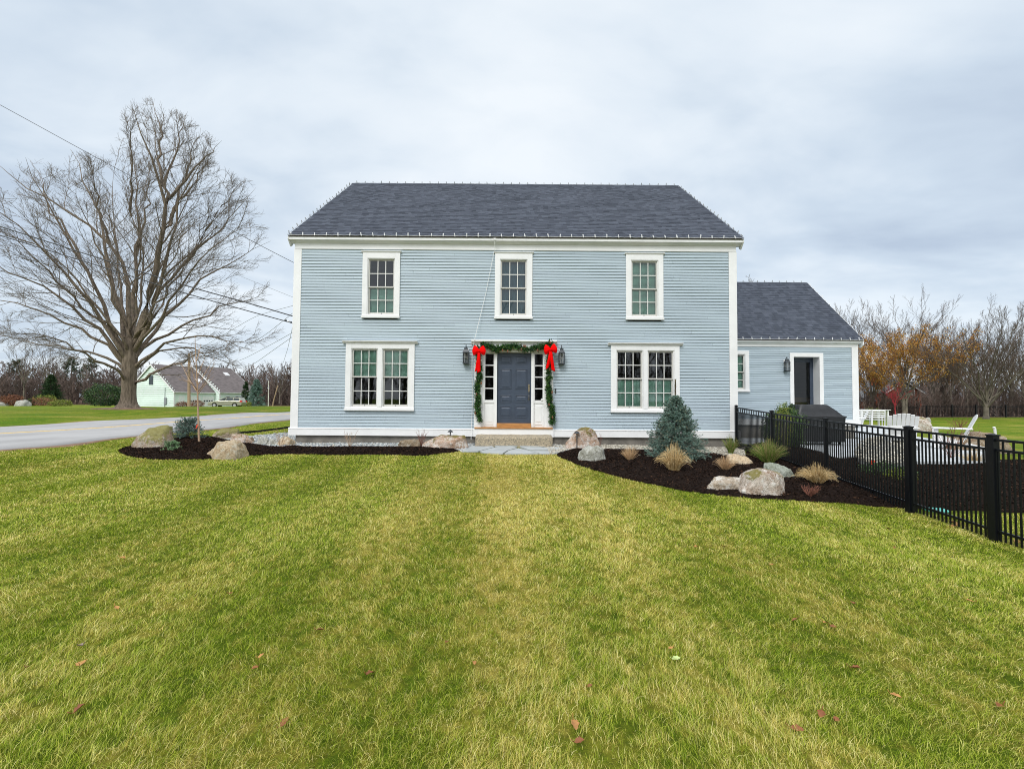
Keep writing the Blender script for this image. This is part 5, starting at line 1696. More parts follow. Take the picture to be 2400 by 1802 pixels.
# left-hand side
bare_tree('bare_tree', 'leafless tree with several upright stems behind the far left shrubs', 55, 935, 80, 765, 140, 51, .10, .2, 8, upright=.35, lvl=(8, 5, 0), fine=.014, group='leafless trees')
bare_tree('bare_tree', 'leafless tree behind the dark cone-shaped evergreen', 108, 935, 84, 770, 120, 52, .10, .2, 8, upright=.35, lvl=(8, 5, 0), fine=.014, group='leafless trees')
bare_tree('bare_tree', 'rounded leafless tree just left of the main house corner', 655, 945, 92, 838, 110, 53, .13, .25, 10, upright=.6, lvl=(8, 5, 3), fine=.014)
bare_tree('bare_tree', 'leafless tree rising behind the far blue spruce', 598, 940, 100, 862, 60, 54, .18, .3, 8, upright=.4, lvl=(8, 5, 0), fine=.016, group='leafless trees')

# woods: far masses of leafless trees
def woods(name, label, band, n, hlo, hhi, seed, per=(11, 6), rmin=.03):
    rg = np.random.default_rng(seed)
    (xa, ya), (xb, yb), dep = band
    u = rg.random(n); v = rg.random(n) * dep
    L_ = math.hypot(xb - xa, yb - ya); nxv, nyv = -(yb - ya) / L_, (xb - xa) / L_
    X = xa + (xb - xa) * u + nxv * v; Y = ya + (yb - ya) * u + nyv * v
    Z = gz(X, Y)
    H = rg.uniform(hlo, hhi, n) * (1 + .25 * v / dep)
    K = 5
    P = np.empty((n, K, 3))
    lean = rg.normal(0, .05, (n, 2))
    for k in range(K):
        q = k / (K - 1)
        P[:, k, 0] = X + lean[:, 0] * H * q + rg.normal(0, .1, n) * (k > 0); P[:, k, 1] = Y + lean[:, 1] * H * q; P[:, k, 2] = Z - .2 + H * q
    R_ = (.06 + H * .007)[:, None] * np.linspace(1, .3, K)[None]
    P1, R1 = grow(P, R_, per[0], .75, .30, 4, rg, .05, 1, .7, .5, .1, rmin=rmin)
    P2, R2 = grow(P1, R1, per[1], .7, .5, 3, rg, .15, 1, .5, .7, .12, rmin=rmin * .8)
    parts = [tubes(P, R_, 4), tubes(P1, R1, 3), tubes(P2, R2, 3)]
    vs = []; qs = []; at_ = []; o = 0
    for (V, q), pp_ in zip(parts, (P, P1, P2)):
        vs.append(V); qs.append(q + o); o += len(V)
    tr = rg.random(n)
    c0 = np.repeat(tr, K * 4); c1 = np.repeat(np.repeat(tr, per[0]), 4 * 3); c2 = np.repeat(np.repeat(tr, per[0] * per[1]), 3 * 3)
    aa = np.concatenate([c0, c1, c2]); aa = np.clip(aa * .8 + rg.random(len(aa)) * .25, 0, 1)
    ob = np_mesh(name, np.concatenate(vs), qs, M['woods'], attr=aa)
    return tag(ob, label, 'woods', kind='stuff')


woods('woodland', 'reddish-brown leafless woods behind the mint-green house and lawn at left', ((-140, 92), (-20, 104), 22), 520, 4.5, 8.4, 61, (13, 7), .055)
woods('brush', 'low brown thicket along the edge of the left woods', ((-140, 88), (-20, 100), 6), 620, 2.2, 5.0, 62, (12, 6), .045)
woods('woodland', 'grey-brown leafless woods beyond the far fence at right', ((20, 74), (125, 74), 26), 420, 4.2, 8.2, 63, (13, 7), .045)
woods('brush', 'tangled brown brush just behind the far black fence', ((18, 51), (75, 51), 7), 460, 1.5, 3.6, 64, (13, 7), .018)
woods('woodland', 'leafless woods behind the viewer reflected in the windows', ((40, -30), (-45, -30), 14), 170, 7, 13, 65, (10, 6), .06)

# ------------------------------------------------------------------ conifers
def conifer(name, label, cat, b, H, Wd, seed, mt, nb=260, needles=55, nl=.045, nw=.004, low=.0, shape=1.0, leader=0.0, group=None, droop=.0, twl=.34, tipbrown=.12):
    """needle-covered twigs: each twig is a bottle-brush of many small needles"""
    rg = np.random.default_rng(seed)
    t = thing(name, label, cat, b, group)
    b = np.array(b)
    tr = MB(); tr.tube([tuple(b + [0, 0, -.1]), tuple(b + [0, 0, H * .5]), tuple(b + [0, 0, H * .97])], [H * .022 + .01, H * .014 + .004, .004], 8)
    tr.build('trunk', M['bark2'], t)
    q = rg.random(nb) ** (1.15 if leader else .8)
    z = low + (H * .97 - low) * q
    az = rg.uniform(0, 2 * PI, nb)
    R_ = Wd / 2 * (1 - (z / H)) ** shape * rg.uniform(.62, 1.12, nb)
    R_ = np.maximum(R_, .03 * Wd)
    K = 6
    P = np.empty((nb, K, 3))
    el = .18 + .9 * q ** 1.4
    for k in range(K):
        s = k / (K - 1)
        rr = R_ * s
        P[:, k, 0] = b[0] + np.cos(az) * rr; P[:, k, 1] = b[1] + np.sin(az) * rr
        P[:, k, 2] = b[2] + z + rr * np.tan(np.minimum(el, 1.1)) * (.35 + .4 * s) - R_ * .30 * s - droop * s * s
    RR = np.full((nb, K), .006)
    P1, R1 = grow(P, RR, 5, .75, twl, 4, rg, .3, 1, .2, .7, .05, rmin=.003)
    # needles over the whole of both
    def brush(PP, cnt, tipk):
        n = len(PP) * cnt
        i = np.repeat(np.arange(len(PP)), cnt); s = rg.uniform(.12, 1, n) ** .8
        f = s * (PP.shape[1] - 1); i0 = np.minimum(f.astype(int), PP.shape[1] - 2); fr = (f - i0)[:, None]
        c = PP[i, i0] * (1 - fr) + PP[i, i0 + 1] * fr
        tg = PP[i, i0 + 1] - PP[i, i0]; tg /= np.linalg.norm(tg, axis=1)[:, None] + 1e-9
        d = rg.normal(0, 1, (n, 3)); d -= (d * tg).sum(1)[:, None] * tg; d /= np.linalg.norm(d, axis=1)[:, None]
        d = d * .85 + tg * .65; d[:, 2] += .12; d /= np.linalg.norm(d, axis=1)[:, None]
        sd = np.cross(d, rg.normal(0, 1, (n, 3))); sd /= np.linalg.norm(sd, axis=1)[:, None]
        ln = (nl * rg.uniform(.7, 1.2, n))[:, None]
        V = np.stack([c - sd * nw, c + sd * nw, c + d * ln], 1)
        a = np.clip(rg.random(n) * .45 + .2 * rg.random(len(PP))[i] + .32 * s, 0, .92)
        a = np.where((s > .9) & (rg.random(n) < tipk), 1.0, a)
        return V.reshape(-1, 3), np.repeat(a, 3), n
    V0, a0, n0 = brush(P, needles, 0.0)
    V1, a1, n1 = brush(P1, max(6, needles // 2), tipbrown)
    VV = [V0, V1]; AA = [a0, a1]
    if leader:
        PL = np.array([[[b[0], b[1], b[2] + H * .9 + leader * k / 5] for k in range(6)]])
        V2, a2, _ = brush(PL, 420, 0); V2 = V2.reshape(-1, 3, 3); V2[:, :2] = V2[:, :1] + (V2[:, :2] - V2[:, :1]) * 3.0; V2[:, 2] = V2[:, 0] + (V2[:, 2] - V2[:, 0]) * .8; V2 = V2.reshape(-1, 3)
        VV.append(V2); AA.append(np.repeat(np.where(rg.random(len(a2) // 3) < .5, 1.0, .1), 3))
        lm = MB(); lm.tube([tuple(PL[0, 0]), tuple(PL[0, -1])], [.016, .009], 6); lm.build('leader', M['twig2'], t)
    V = np.concatenate(VV); f = np.arange(len(V)).reshape(-1, 3)
    np_mesh('foliage', V, [f], M[mt], t, attr=np.concatenate(AA))
    A, qa = tubes(P, RR, 3)
    np_mesh('branches', A, [qa], M['bark2'], t)
    return t


b = gp(1588, 1079); b.y += .12; b.z = gz(b.x, b.y)
Hs = (at(1580, 925, b.y).z - b.z)
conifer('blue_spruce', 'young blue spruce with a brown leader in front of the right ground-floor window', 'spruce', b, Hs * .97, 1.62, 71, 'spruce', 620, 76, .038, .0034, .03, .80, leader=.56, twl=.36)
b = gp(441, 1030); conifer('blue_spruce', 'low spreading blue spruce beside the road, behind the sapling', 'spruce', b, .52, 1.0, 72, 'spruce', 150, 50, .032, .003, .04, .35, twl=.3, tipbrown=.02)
b = gp(403, 1062); conifer('dwarf_conifer', 'tiny pale green dwarf conifer in the left mulch bed', 'conifer', b, .22, .42, 73, 'dwarf', 70, 40, .028, .0035, .02, .3, twl=.35, tipbrown=0)
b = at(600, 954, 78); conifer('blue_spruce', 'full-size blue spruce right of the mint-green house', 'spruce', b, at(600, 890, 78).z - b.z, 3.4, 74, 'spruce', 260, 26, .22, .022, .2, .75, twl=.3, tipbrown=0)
b = at(575, 950, 82); conifer('conifer', 'dark evergreen between the mint-green house and the spruce', 'conifer', b, 4.2, 2.2, 75, 'conifer', 120, 22, .22, .022, .2, .7, twl=.3, tipbrown=0)
b = at(118, 941, 66); conifer('conifer', 'dark cone-shaped evergreen at far left', 'conifer', b, at(110, 879, 66).z - b.z, 3.3, 76, 'conifer', 240, 26, .2, .02, .2, .8, twl=.3, tipbrown=.1)
for i, (px, tp_, Y, lb) in enumerate(((165, 842, 98, 'tall pine standing in the woods behind the holly bush'), (212, 848, 102, 'second pine in the woods, nearer the maple trunk'), (35, 850, 100, 'pine in the woods behind the far left shrubs'))):
    b = at(px, 935, Y + 12); conifer('pine_tree', lb, 'pine', b, at(px, tp_ - 4, Y + 12).z - b.z, 6.5, 80 + i, 'pine', 110, 14, .4, .05, 1.5, .5, twl=.3, tipbrown=0, group='pines in the woods')

# ------------------------------------------------------------------ leafy bushes
def bush(label, b, w_, h, seed, mt, n=2600, ls=.05, name='bush', cat='bush', flat=1.0, top=None, group=None):
    rg = np.random.default_rng(seed)
    b = Vector(b)
    t = thing(name, label, cat, b, group)
    st = MB()
    for k in range(7):
        a = rg.uniform(0, 2 * PI); st.tube([b - Vector((0, 0, .05)), b + Vector((math.cos(a) * w_ * .12, math.sin(a) * w_ * .12, h * .35)), b + Vector((math.cos(a) * w_ * .3, math.sin(a) * w_ * .3, h * .75))], [.02 * h, .014 * h, .006 * h], 5)
    st.build('stems', M['bark2'], t)
    pts = rg.normal(0, 1, (n, 3)); pts /= np.linalg.norm(pts, axis=1)[:, None]
    rr = rg.uniform(.55, 1, n) ** .5
    lump = 1 + .16 * np.sin(pts[:, 0] * 5 + seed) * np.cos(pts[:, 2] * 6 + seed * 2) + .1 * np.sin(pts[:, 1] * 9 + pts[:, 0] * 7)
    c = pts * (rr * lump)[:, None] * np.array([w_ / 2, w_ / 2 * flat, h * .56]) + np.array([b.x, b.y, b.z + h * .48])
    c = c[c[:, 2] > b.z]
    dr = pts[:len(c)]
    V, fc, a = needle_cloud(c, pts[:len(c)], ls, ls * .3, int(n * 3), ls * .8, rg)
    np_mesh('foliage', V, fc, M[mt], t, attr=a)
    return t


bush('large rounded dark holly bush left of the maple trunk', at(246, 951, 60), 7.4 * .55, 2.7, 91, 'bush', 2200, .16)
bush('low yellow-green shrub left of the holly bush', at(142, 952, 58), 2.2, .75, 92, 'yellowbush', 700, .10)
bush('long purple-brown shrub at far left', at(98, 951, 60), 3.4, .95, 93, 'rustbush', 1000, .10)
bush('yellow-green shrub behind the purple-brown one', at(106, 945, 63), 2.4, 1.1, 94, 'yellowbush', 600, .10)
bush('tall russet ornamental shrub at far left', at(31, 951, 58), 1.8, 1.3, 95, 'rustbush', 800, .12)
bush('dark green shrub next to the grey rock at far left', at(66, 951, 59), 1.4, .8, 96, 'bush', 500, .10)
bush('rust-brown shrub at the left frame edge', at(4, 950, 62), 2.0, 1.2, 97, 'rustbush', 500, .12)
bush('round dark red shrub left of the utility pole', at(427, 957, 70), 1.7, 1.0, 98, 'rustbush', 600, .10)
bush('round dark red shrub right of the utility pole', at(463, 956, 70), 1.8, 1.1, 99, 'rustbush', 600, .10)
bush('small yellow-leaved shrub between the two spruces', at(576, 953, 76), 1.6, .8, 100, 'yellowbush', 400, .12)
b = gp(1855, 1062); bush('dark green evergreen shrub behind the black fence by the grill', (b.x + .4, b.y + 1.0, gz(b.x + .4, b.y + 1.0)), 1.05, 1.15, 101, 'bush2', 4200, .045, flat=.9)
b = gp(1860, 1050); bush('bright yellow-green shrub tip behind the fence, left of the grill', (7.35, 12.35, .35), .42, 1.15, 102, 'yellowbush', 700, .03)
for i, (px, py, w_, h, mt_, lb) in enumerate(((2040, 985, .9, .8, 'yellowbush', 'yellow-green shrub beyond the white dining chairs'), (2062, 986, .8, .75, 'yellowbush', 'second yellow-green shrub nearer the far fence'))):
    b = at(px, py, 32); bush(lb, b, w_, h, 110 + i, mt_, 600, .06)
bush('green groundcover plant behind the gate post', gp(2075, 1118), .8, .28, 114, 'bush', 700, .035, flat=1.0)
bush('small leafy perennial in the bed beyond the fence', gp(2110, 1130), .5, .25, 115, 'yellowbush', 400, .03)
boulder(40, 70, 936, 952, 'grey', 'grey rock among the shrubs at far left', 31, cuts=4) if False else None
mb_ = None

# ------------------------------------------------------------------ grasses and twiggy shrubs
def tuft(label, b, w_, h, seed, mt, n=420, name='ornamental_grass', arch=.5, bw=.004, group='ornamental grasses'):
    rg = np.random.default_rng(seed)
    b = np.array(b)
    K = 7
    a = rg.uniform(0, 2 * PI, n); out = rg.uniform(.0, 1, n) ** .75
    hh = h * rg.uniform(.55, 1.0, n) * (1 - .25 * out)
    hw = w_ / 2 * out * rg.uniform(.85, 1.2, n)
    P = np.empty((n, K, 3)); base_r = .10 * w_ * rg.random(n) ** .5
    for k in range(K):
        s = k / (K - 1)
        hr = base_r + np.maximum(0, hw - base_r) * s ** 1.15
        hz_ = hh * (s * (1 + .55 * arch * out)) * (1 - arch * out * .75 * s ** 2)
        P[:, k] = np.stack([b[0] + np.cos(a) * hr, b[1] + np.sin(a) * hr, b[2] + hz_], -1)
    P[:, :, :] += rg.normal(0, .004, P.shape)
    R_ = bw * np.linspace(1, .35, K)[None] * rg.uniform(.6, 1.2, (n, 1))
    V, q = tubes(P, R_, 3)
    o = np_mesh(name, V, [q], M[mt], attr=np.clip(np.repeat(rg.random(n), K * 3) * .8 + np.tile(np.repeat(np.linspace(0, .2, K), 3), n), 0, 1))
    tag(o, label, 'ornamental grass', group)
    return o


def T(px, py, x0, x1, ytop, seed, mt, label, n=420, arch=.5, bw=.0035):
    b = gp(px, py); b.y += .08; b.z = gz(b.x, b.y) + .03
    s = b.y / F
    w_ = (x1 - x0) * s; h = (py - ytop) * s
    tuft(label, b, w_ * 1.08, h * 1.38, seed, mt, n, arch=arch, bw=bw)


T(1478, 1087, 1457, 1499, 1056, 201, 'pinkgrass', 'small upright tan grass clump left of the blue spruce', 260, .35)
T(1583, 1113, 1540, 1622, 1056, 202, 'tangrass', 'largest straw-coloured grass mound at the foot of the blue spruce', 430, .85, .0048)
T(1704, 1111, 1680, 1730, 1079, 203, 'pinkgrass', 'small pinkish-tan grass clump behind the long low boulder', 260, .45)
T(1716, 1067, 1696, 1738, 1031, 204, 'greengrass', 'green-based grass clump nearest the house corner', 260, .35)
T(1806, 1094, 1765, 1850, 1044, 205, 'greengrass', 'large green-based fountain grass with tan tips by the fence', 560, .45, .004)
T(1922, 1143, 1880, 1966, 1101, 206, 'tangrass', 'arching straw-coloured grass mound right of the mossy white boulder', 430, .85, .0042)
T(2290, 1092, 2265, 2325, 1066, 207, 'tangrass', 'tan grass clump in the bed beyond the gate', 200, .6)


def twigs(label, px, py, x0, x1, ytop, seed, n=12, mt='redtwig', name='twiggy_shrub', r=.005, Y=None, per=3):
    rg = np.random.default_rng(seed)
    b = gp(px, py) if Y is None else at(px, py, Y)
    if Y is None: b.y += .05; b.z = gz(b.x, b.y) + .02
    s = b.y / F; w_ = (x1 - x0) * s; h = (py - ytop) * s
    P = []
    for k in range(n):
        a = rg.uniform(0, 2 * PI); o = rg.uniform(.1, 1)
        tip = np.array([b.x + math.cos(a) * w_ / 2 * o, b.y + math.sin(a) * w_ / 2 * o, b.z + h * rg.uniform(.6, 1.0)])
        P.append(resample([b, np.array(b) * .5 + tip * .5 + rg.normal(0, .03 * h, 3), tip], 6))
    P = np.array(P); R_ = r * np.linspace(1, .4, 6)[None].repeat(n, 0)
    P1, R1 = grow(P, R_, per, .55, .4, 4, rg, .3, 1, .3, .7, .08, rmin=r * .5)
    A, qa = tubes(P, R_, 5); B_, qb = tubes(P1, R1, 4)
    o = np_mesh(name, np.concatenate([A, B_]), [qa, qb + len(A)], M[mt])
    tag(o, label, 'shrub', 'dormant twiggy shrubs')


twigs('leafless twiggy shrub in front of the orange-tan boulder', 655, 1051, 640, 676, 1008, 211, 9, 'tan_bark')
twigs('leafless twiggy shrub below the left ground-floor window', 818, 1050, 798, 840, 1012, 212, 11, 'tan_bark')
twigs('leafless reddish shrub between the brown and pink boulders', 988, 1051, 974, 1008, 1008, 213, 12, 'redtwig')
twigs('low reddish-brown shrub right of the mossy white boulder', 1902, 1172, 1873, 1928, 1144, 214, 26, 'redtwig', per=5)
twigs('thin leafless shrub behind the pink boulder right of the path lamp', 1407, 1050, 1398, 1418, 1020, 215, 6, 'redtwig', r=.003)
twigs('bare arching shrub in front of the side-on white chair', 2232, 1080, 2180, 2290, 985, 216, 16, 'redtwig', r=.006, per=5)
twigs('bare reddish shrub on the lawn edge beside the side-on chair', 2250, 1005, 2225, 2275, 980, 217, 14, 'redtwig', r=.008, Y=20, per=5)

# ------------------------------------------------------------------ sapling
def sapling():
    rg = np.random.default_rng(31)
    b = gp(467, 1043); Y = b.y + .05
    t = thing('sapling', 'slender young staked-out tree with upswept bare branches in the left mulch bed', 'young tree', b)
    tr = resample([at(467, 1043, Y), at(465, 980, Y), at(463, 920, Y), at(462, 880, Y), at(458, 830, Y), at(457, 785, Y)], 14)
    T_, q = tubes(tr[None], (.030 * np.linspace(1, .2, 14))[None], 8)
    np_mesh('trunk', T_, [q], M['tan_bark'], t, smooth=True)
    L_ = [[(461, 917), (440, 885), (424, 850)], [(462, 915), (446, 890), (436, 870)], [(462, 905), (478, 880), (490, 858), (502, 840)], [(463, 925), (482, 900), (492, 880)], [(460, 890), (470, 865), (480, 838)],
          [(463, 912), (445, 895), (420, 890)], [(459, 860), (450, 840), (447, 815)], [(463, 918), (480, 898), (505, 845)], [(459, 850), (466, 830), (470, 810)], [(462, 900), (450, 870), (446, 845)]]
    P = []
    for l in L_:
        dy = rg.uniform(-.5, .5)
        P.append(resample([at(x, y, Y + dy * k / (len(l) - 1)) for k, (x, y) in enumerate(l)], 8))
    P = np.array(P); R_ = (.0125 * np.linspace(1, .3, 8))[None].repeat(len(P), 0)
    P1, R1 = grow(P, R_, 5, .5, .35, 5, rg, .2, 1, .4, .6, .06, rmin=.0035)
    A, qa = tubes(P, R_, 5); B_, qb = tubes(P1, R1, 4)
    np_mesh('crown', np.concatenate([A, B_]), [qa, qb + len(A)], M['tan_bark'], t)
    p = at(461, 1000, Y - .05); m = MB()
    m.add([(p.x - .03, p.y, p.z - .06), (p.x + .015, p.y - .01, p.z - .02), (p.x + .035, p.y, p.z + .07), (p.x - .005, p.y - .01, p.z + .05)], [(0, 1, 2, 3)])
    m.build('flagging_tape', M['orange'], t)


sapling()

# ------------------------------------------------------------------ path lights, spotlight
def path_light(px, py, ytop, label):
    b = gp(px, py); H = at(px, ytop, b.y).z - b.z
    t = thing('path_light', label, 'path light', b, 'mushroom-cap path lights')
    m = MB(); m.tube([b - Vector((0, 0, .1)), b + Vector((0, 0, H - .04))], .0125, 10); m.lathe([(.02, 0), (.02, .02), (.012, .03)], 10, b); m.build('stem', M['iron'], t)
    m = MB(); m.lathe([(.012, H - .10), (.018, H - .085), (.018, H - .04), (.012, H - .04)], 12, b); m.build('socket', M['iron'], t)
    m = MB(); m.lathe([(.075, H - .062), (.077, H - .055), (.045, H - .025), (.02, H - .008), (.006, H), (.0, H)], 16, b); m.build('cap', M['iron'], t, smooth=True)


path_light(1055, 1052, 1007, 'short dark path lamp left of the granite step')
path_light(1352, 1056, 1010, 'short dark path lamp right of the granite step')
b = gp(399, 1034)
t = thing('spotlight', 'small black garden spotlight beside the large mossy boulder', 'spotlight', b)
m = MB(); m.tube([b + Vector((-.02, 0, 0)), b + Vector((0, 0, .10))], .012, 8); m.build('stake', M['iron'], t)
m = MB(); m.tube([b + Vector((-.06, 0, .06)), b + Vector((-.035, 0, .08)), b + Vector((.035, -.04, .17))], [.02, .042, .048], 14); m.build('lamp_head', M['iron'], t)
p = b + Vector((.038, -.042, .173)); m = MB(); m.tube([p, p + Vector((.003, -.002, .004))], .04, 14); m.build('lens', M['porcelain'], t)

# black edging lip of the pebble strip
ep = [gp(x, y) for x, y in ((548, 1020), (570, 1016), (600, 1014), (630, 1010), (655, 1007), (680, 1003), (700, 1000))]
m = MB()
for a, b in zip(ep[:-1], ep[1:]):
    m.obox(a + Vector((0, 0, .03)), b + Vector((0, 0, .03)), (0, .012, 0), (0, 0, .05))
tag(m.build('edging', M['edging']), 'black fabric edging strip along the pebbles by the road verge', 'edging')

# ------------------------------------------------------------------ near fence
def near_fence():
    t = thing('metal_fence', 'near black metal picket fence with a gate, running from the house corner along the right', 'fence', (6.3, 9, 0))
    posts = [(6.35, 12.90, 1.44, .20), (6.30, 11.05, 1.33, .08), (6.24, 9.07, 1.23, -.05), (6.16, 7.09, 1.18, -.16), (6.11, 5.80, 1.15, -.22), (6.03, 3.82, 1.13, -.26)]
    for i, (x, y, zt, zb) in enumerate(posts):
        h = .032 if i < 3 else .042
        m = MB(); m.box(x - h, x + h, y - h, y + h, zb - .15, zt - .012)
        po = m.build('post', M['fence'], t, bevel=.003)
        m = MB(); m.box(x - h - .008, x + h + .008, y - h - .008, y + h + .008, zt - .012, zt + .006)
        m.lathe([(h * 1.3, zt + .006), (h * .5, zt + .016), (0, zt + .018)], 4, (x, y, 0), sq=True); m.build('post_cap', M['fence'], po, bevel=.002)
    for i in range(5):
        a, b = posts[i], posts[i + 1]
        gate = i == 3
        A = Vector((a[0], a[1], 0)); B_ = Vector((b[0], b[1], 0)); d = (B_ - A); Ls = d.length; d.normalize()
        sd = Vector((-d.y, d.x, 0))
        def zl(q, top, off):
            return (a[2] + (b[2] - a[2]) * q) + off if top else (a[3] + (b[3] - a[3]) * q) + off
        s0, s1 = .035 / Ls, 1 - .035 / Ls
        if gate: s0, s1 = .05 / Ls, 1 - .05 / Ls
        for nm_, tp, off in (('top_rail', 1, -.06), ('middle_rail', 1, -.185), ('bottom_rail', 0, .17)):
            m = MB()
            m.obox(A + d * Ls * s0 + Vector((0, 0, zl(s0, tp, off))), A + d * Ls * s1 + Vector((0, 0, zl(s1, tp, off))), sd * .0155, Vector((0, 0, .0155)))
            m.build('gate_' + nm_ if gate else nm_, M['fence'], t)
        m = MB()
        n = int(round(Ls / .0615))
        for k in range(1, n):
            q = k / n
            p = A + d * Ls * q
            tall = (k % 2 == 0)
            zt = zl(q, 1, -.044 if tall else -.17); zb = zl(q, 0, .055)
            hw = .0082
            m.box(p.x - hw, p.x + hw, p.y - hw, p.y + hw, zb, zt)
        m.build('gate_pickets' if gate else 'pickets', M['fence'], t)
        if gate:
            m = MB()
            for q in (s0 + .01, s1 - .01):
                p = A + d * Ls * q; m.box(p.x - .02, p.x + .02, p.y - .02, p.y + .02, zl(q, 0, .05), zl(q, 1, -.04))
            m.build('gate_stile', M['fence'], t)
            p = A + d * (Ls - .02); m = MB(); m.box(p.x - .03, p.x + .06, p.y - .03, p.y + .03, zl(1, 1, -.12), zl(1, 1, -.03)); m.build('latch', M['fence'], t, bevel=.004)


near_fence()


def far_fence():
    pts = [(1990, 984), (2070, 983), (2172, 981), (2232, 980), (2288, 979), (2358, 978), (2440, 977), (2540, 976)]
    Ys = [53, 52, 51, 50, 49.5, 49, 48.5, 48]
    t = thing('metal_fence', 'distant black metal picket fence along the far edge of the back lawn', 'fence', at(2232, 980, 50))
    P = []
    for (px, py), Y in zip(pts, Ys):
        q = at(px, py, Y); q.z = gz(q.x, q.y); P.append(q)
    H = 1.28
    posts = MB()
    for p in P:
        m = MB(); m.box(p.x - .05, p.x + .05, p.y - .05, p.y + .05, p.z - .1, p.z + H + .08); m.build('post', M['fence'], t)
    for a, b in zip(P[:-1], P[1:]):
        m = MB(); Ls = (b - a).length; sd = Vector((0, .016, 0))
        for h in (.12, H - .16, H):
            m.obox(a + Vector((0, 0, h)), b + Vector((0, 0, h)), sd, Vector((0, 0, .018)))
        n = int(Ls / .12)
        for k in range(1, n):
            p = a.lerp(b, k / n); m.box(p.x - .010, p.x + .010, p.y - .01, p.y + .01, p.z + .03, p.z + H)
        m.build('panel', M['fence'], t)


far_fence()

# ------------------------------------------------------------------ patio and its furniture
PZ = .20
PAT = [(8.2, 11.6)] + [tuple(at(x, y, 1)[:2]) for x, y in ()]
def pz(px, py, z=PZ):
    d = ray(px, py); t_ = (z - CAMZ) / d.z; return (d.x * t_, d.y * t_)
PAT = [pz(1890, 1056), pz(1965, 1072), pz(2025, 1066), pz(2070, 1052), pz(2120, 1056), pz(2150, 1081), pz(2345, 1081), pz(2300, 1046), pz(2215, 1032), pz(2140, 1022), pz(2112, 1008), pz(2085, 998), pz(2010, 994), (13.2, 22), (13.2, 17.0), (6.6, 17.0), (6.6, 13.2), pz(1800, 1050)]
m = MB(); n = len(PAT)
m.add([(x, y, -.35) for x, y in PAT] + [(x, y, PZ) for x, y in PAT], [tuple(range(n, 2 * n))] + [(i, (i + 1) % n, n + (i + 1) % n, n + i) for i in range(n)])
tag(m.build('patio', M['patio']), kind='structure')
# planting circle with stone chips
cpts = [pz(*q) for q in ((2000, 1076), (2010, 1052), (2040, 1036), (2080, 1030), (2120, 1036), (2140, 1052), (2140, 1084), (2090, 1096), (2030, 1092))]
CIRC = smooth_poly(cpts, 1)
area_sheet('planting_bed', CIRC, M['pebble_base'], .2, .03, .12)
scatter('stone_chips', CIRC, 2600, .014, .03, M['pebble2'], .22, label='pale stone chips in the planting circle beyond the fence', cat='gravel')
# wing-side threshold pad
def plank(m, p, q, w_, th, nrm):
    p, q = Vector(p), Vector(q); d = (q - p).normalized(); nrm = Vector(nrm).normalized(); s = d.cross(nrm).normalized()
    m.obox(p, q, s * w_ / 2, nrm * th / 2)


def adirondack(loc, rot, label, group, scale=1.0):
    t = thing('adirondack_chair', label, 'garden chair', loc, group)
    def B(m, nm):
        me = bpy.data.meshes.new(nm); me.from_pydata(m.v, [], m.f); me.materials.append(M['white'])
        o = bpy.data.objects.new(nm, me); C.objects.link(o); o.parent = t
        bv = o.modifiers.new('bevel', 'BEVEL'); bv.width = .004; bv.segments = 1
        return o
    # local: faces +x, y across, back rises toward -x
    m = MB(); nb = 7
    for k in range(nb):
        y = (k - (nb - 1) / 2) * .086
        fan = (k - (nb - 1) / 2) * .010
        top = .98 - .016 * ((k - (nb - 1) / 2) / 1.4) ** 2
        z0, z1 = .22, top
        xb, xt = -.10, -.10 - (z1 - z0) * .42
        yy = y + fan
        a = Vector((xb, y, z0)); c = Vector((xt, yy, z1))
        plank(m, a, c, .0845, .02, (1, 0, .42))
    B(m, 'backrest')
    m = MB(); 
    for z, ww in ((.60, .56), (.34, .52)):
        x = -.10 - (z - .22) * .42 - .022
        m.obox((x, -ww / 2, z), (x, ww / 2, z), (.012, 0, .0), (0, 0, .035))
    B(m, 'back_rail')
    m = MB()
    for k in range(6):
        x = .42 - k * .088; z = .36 - k * .022
        m.obox((x, -.26, z), (x, .26, z), (.040, 0, -.006), (0, 0, .011))
    B(m, 'seat')
    for sy in (-1, 1):
        m = MB(); m.obox((.44, sy * .285, .02), (.44, sy * .285, .56), (.05, 0, 0), (0, .013, 0)); B(m, 'leg')
        m = MB(); m.obox((.40, sy * .26, .30), (-.55, sy * .26, .05), (0, .013, 0), (0.01, 0, .055)); B(m, 'leg')
        m = MB(); m.obox((.50, sy * .32, .575), (-.30, sy * .30, .575), (0, .065, 0), (0, 0, .011)); B(m, 'armrest')
    t.rotation_euler = (0, 0, rot); t.scale = (scale,) * 3
    return t


# x-facing local axis: rot 0 faces +X
q = pz(2112, 1050); adirondack((q[0], q[1], PZ), rad(60), 'white adirondack chair seen from behind with a wide fan back', 'white adirondack chairs', 1.06)
q = pz(2243, 1052); adirondack((q[0], q[1], PZ), rad(140), 'white adirondack chair seen side-on, facing left near the gate', 'white adirondack chairs', 1.05)
q = at(2012, 990, 25); adirondack((q.x, q.y, gz(q.x, q.y)), rad(150), 'white adirondack chair half hidden behind the wing corner', 'white adirondack chairs', 1.0)
q = (9.35, 16.2); adirondack((q[0] - .25, q[1], PZ), rad(-90), 'white chair top peeking over the fence by the wing window', 'white adirondack chairs', 1.0) if False else None


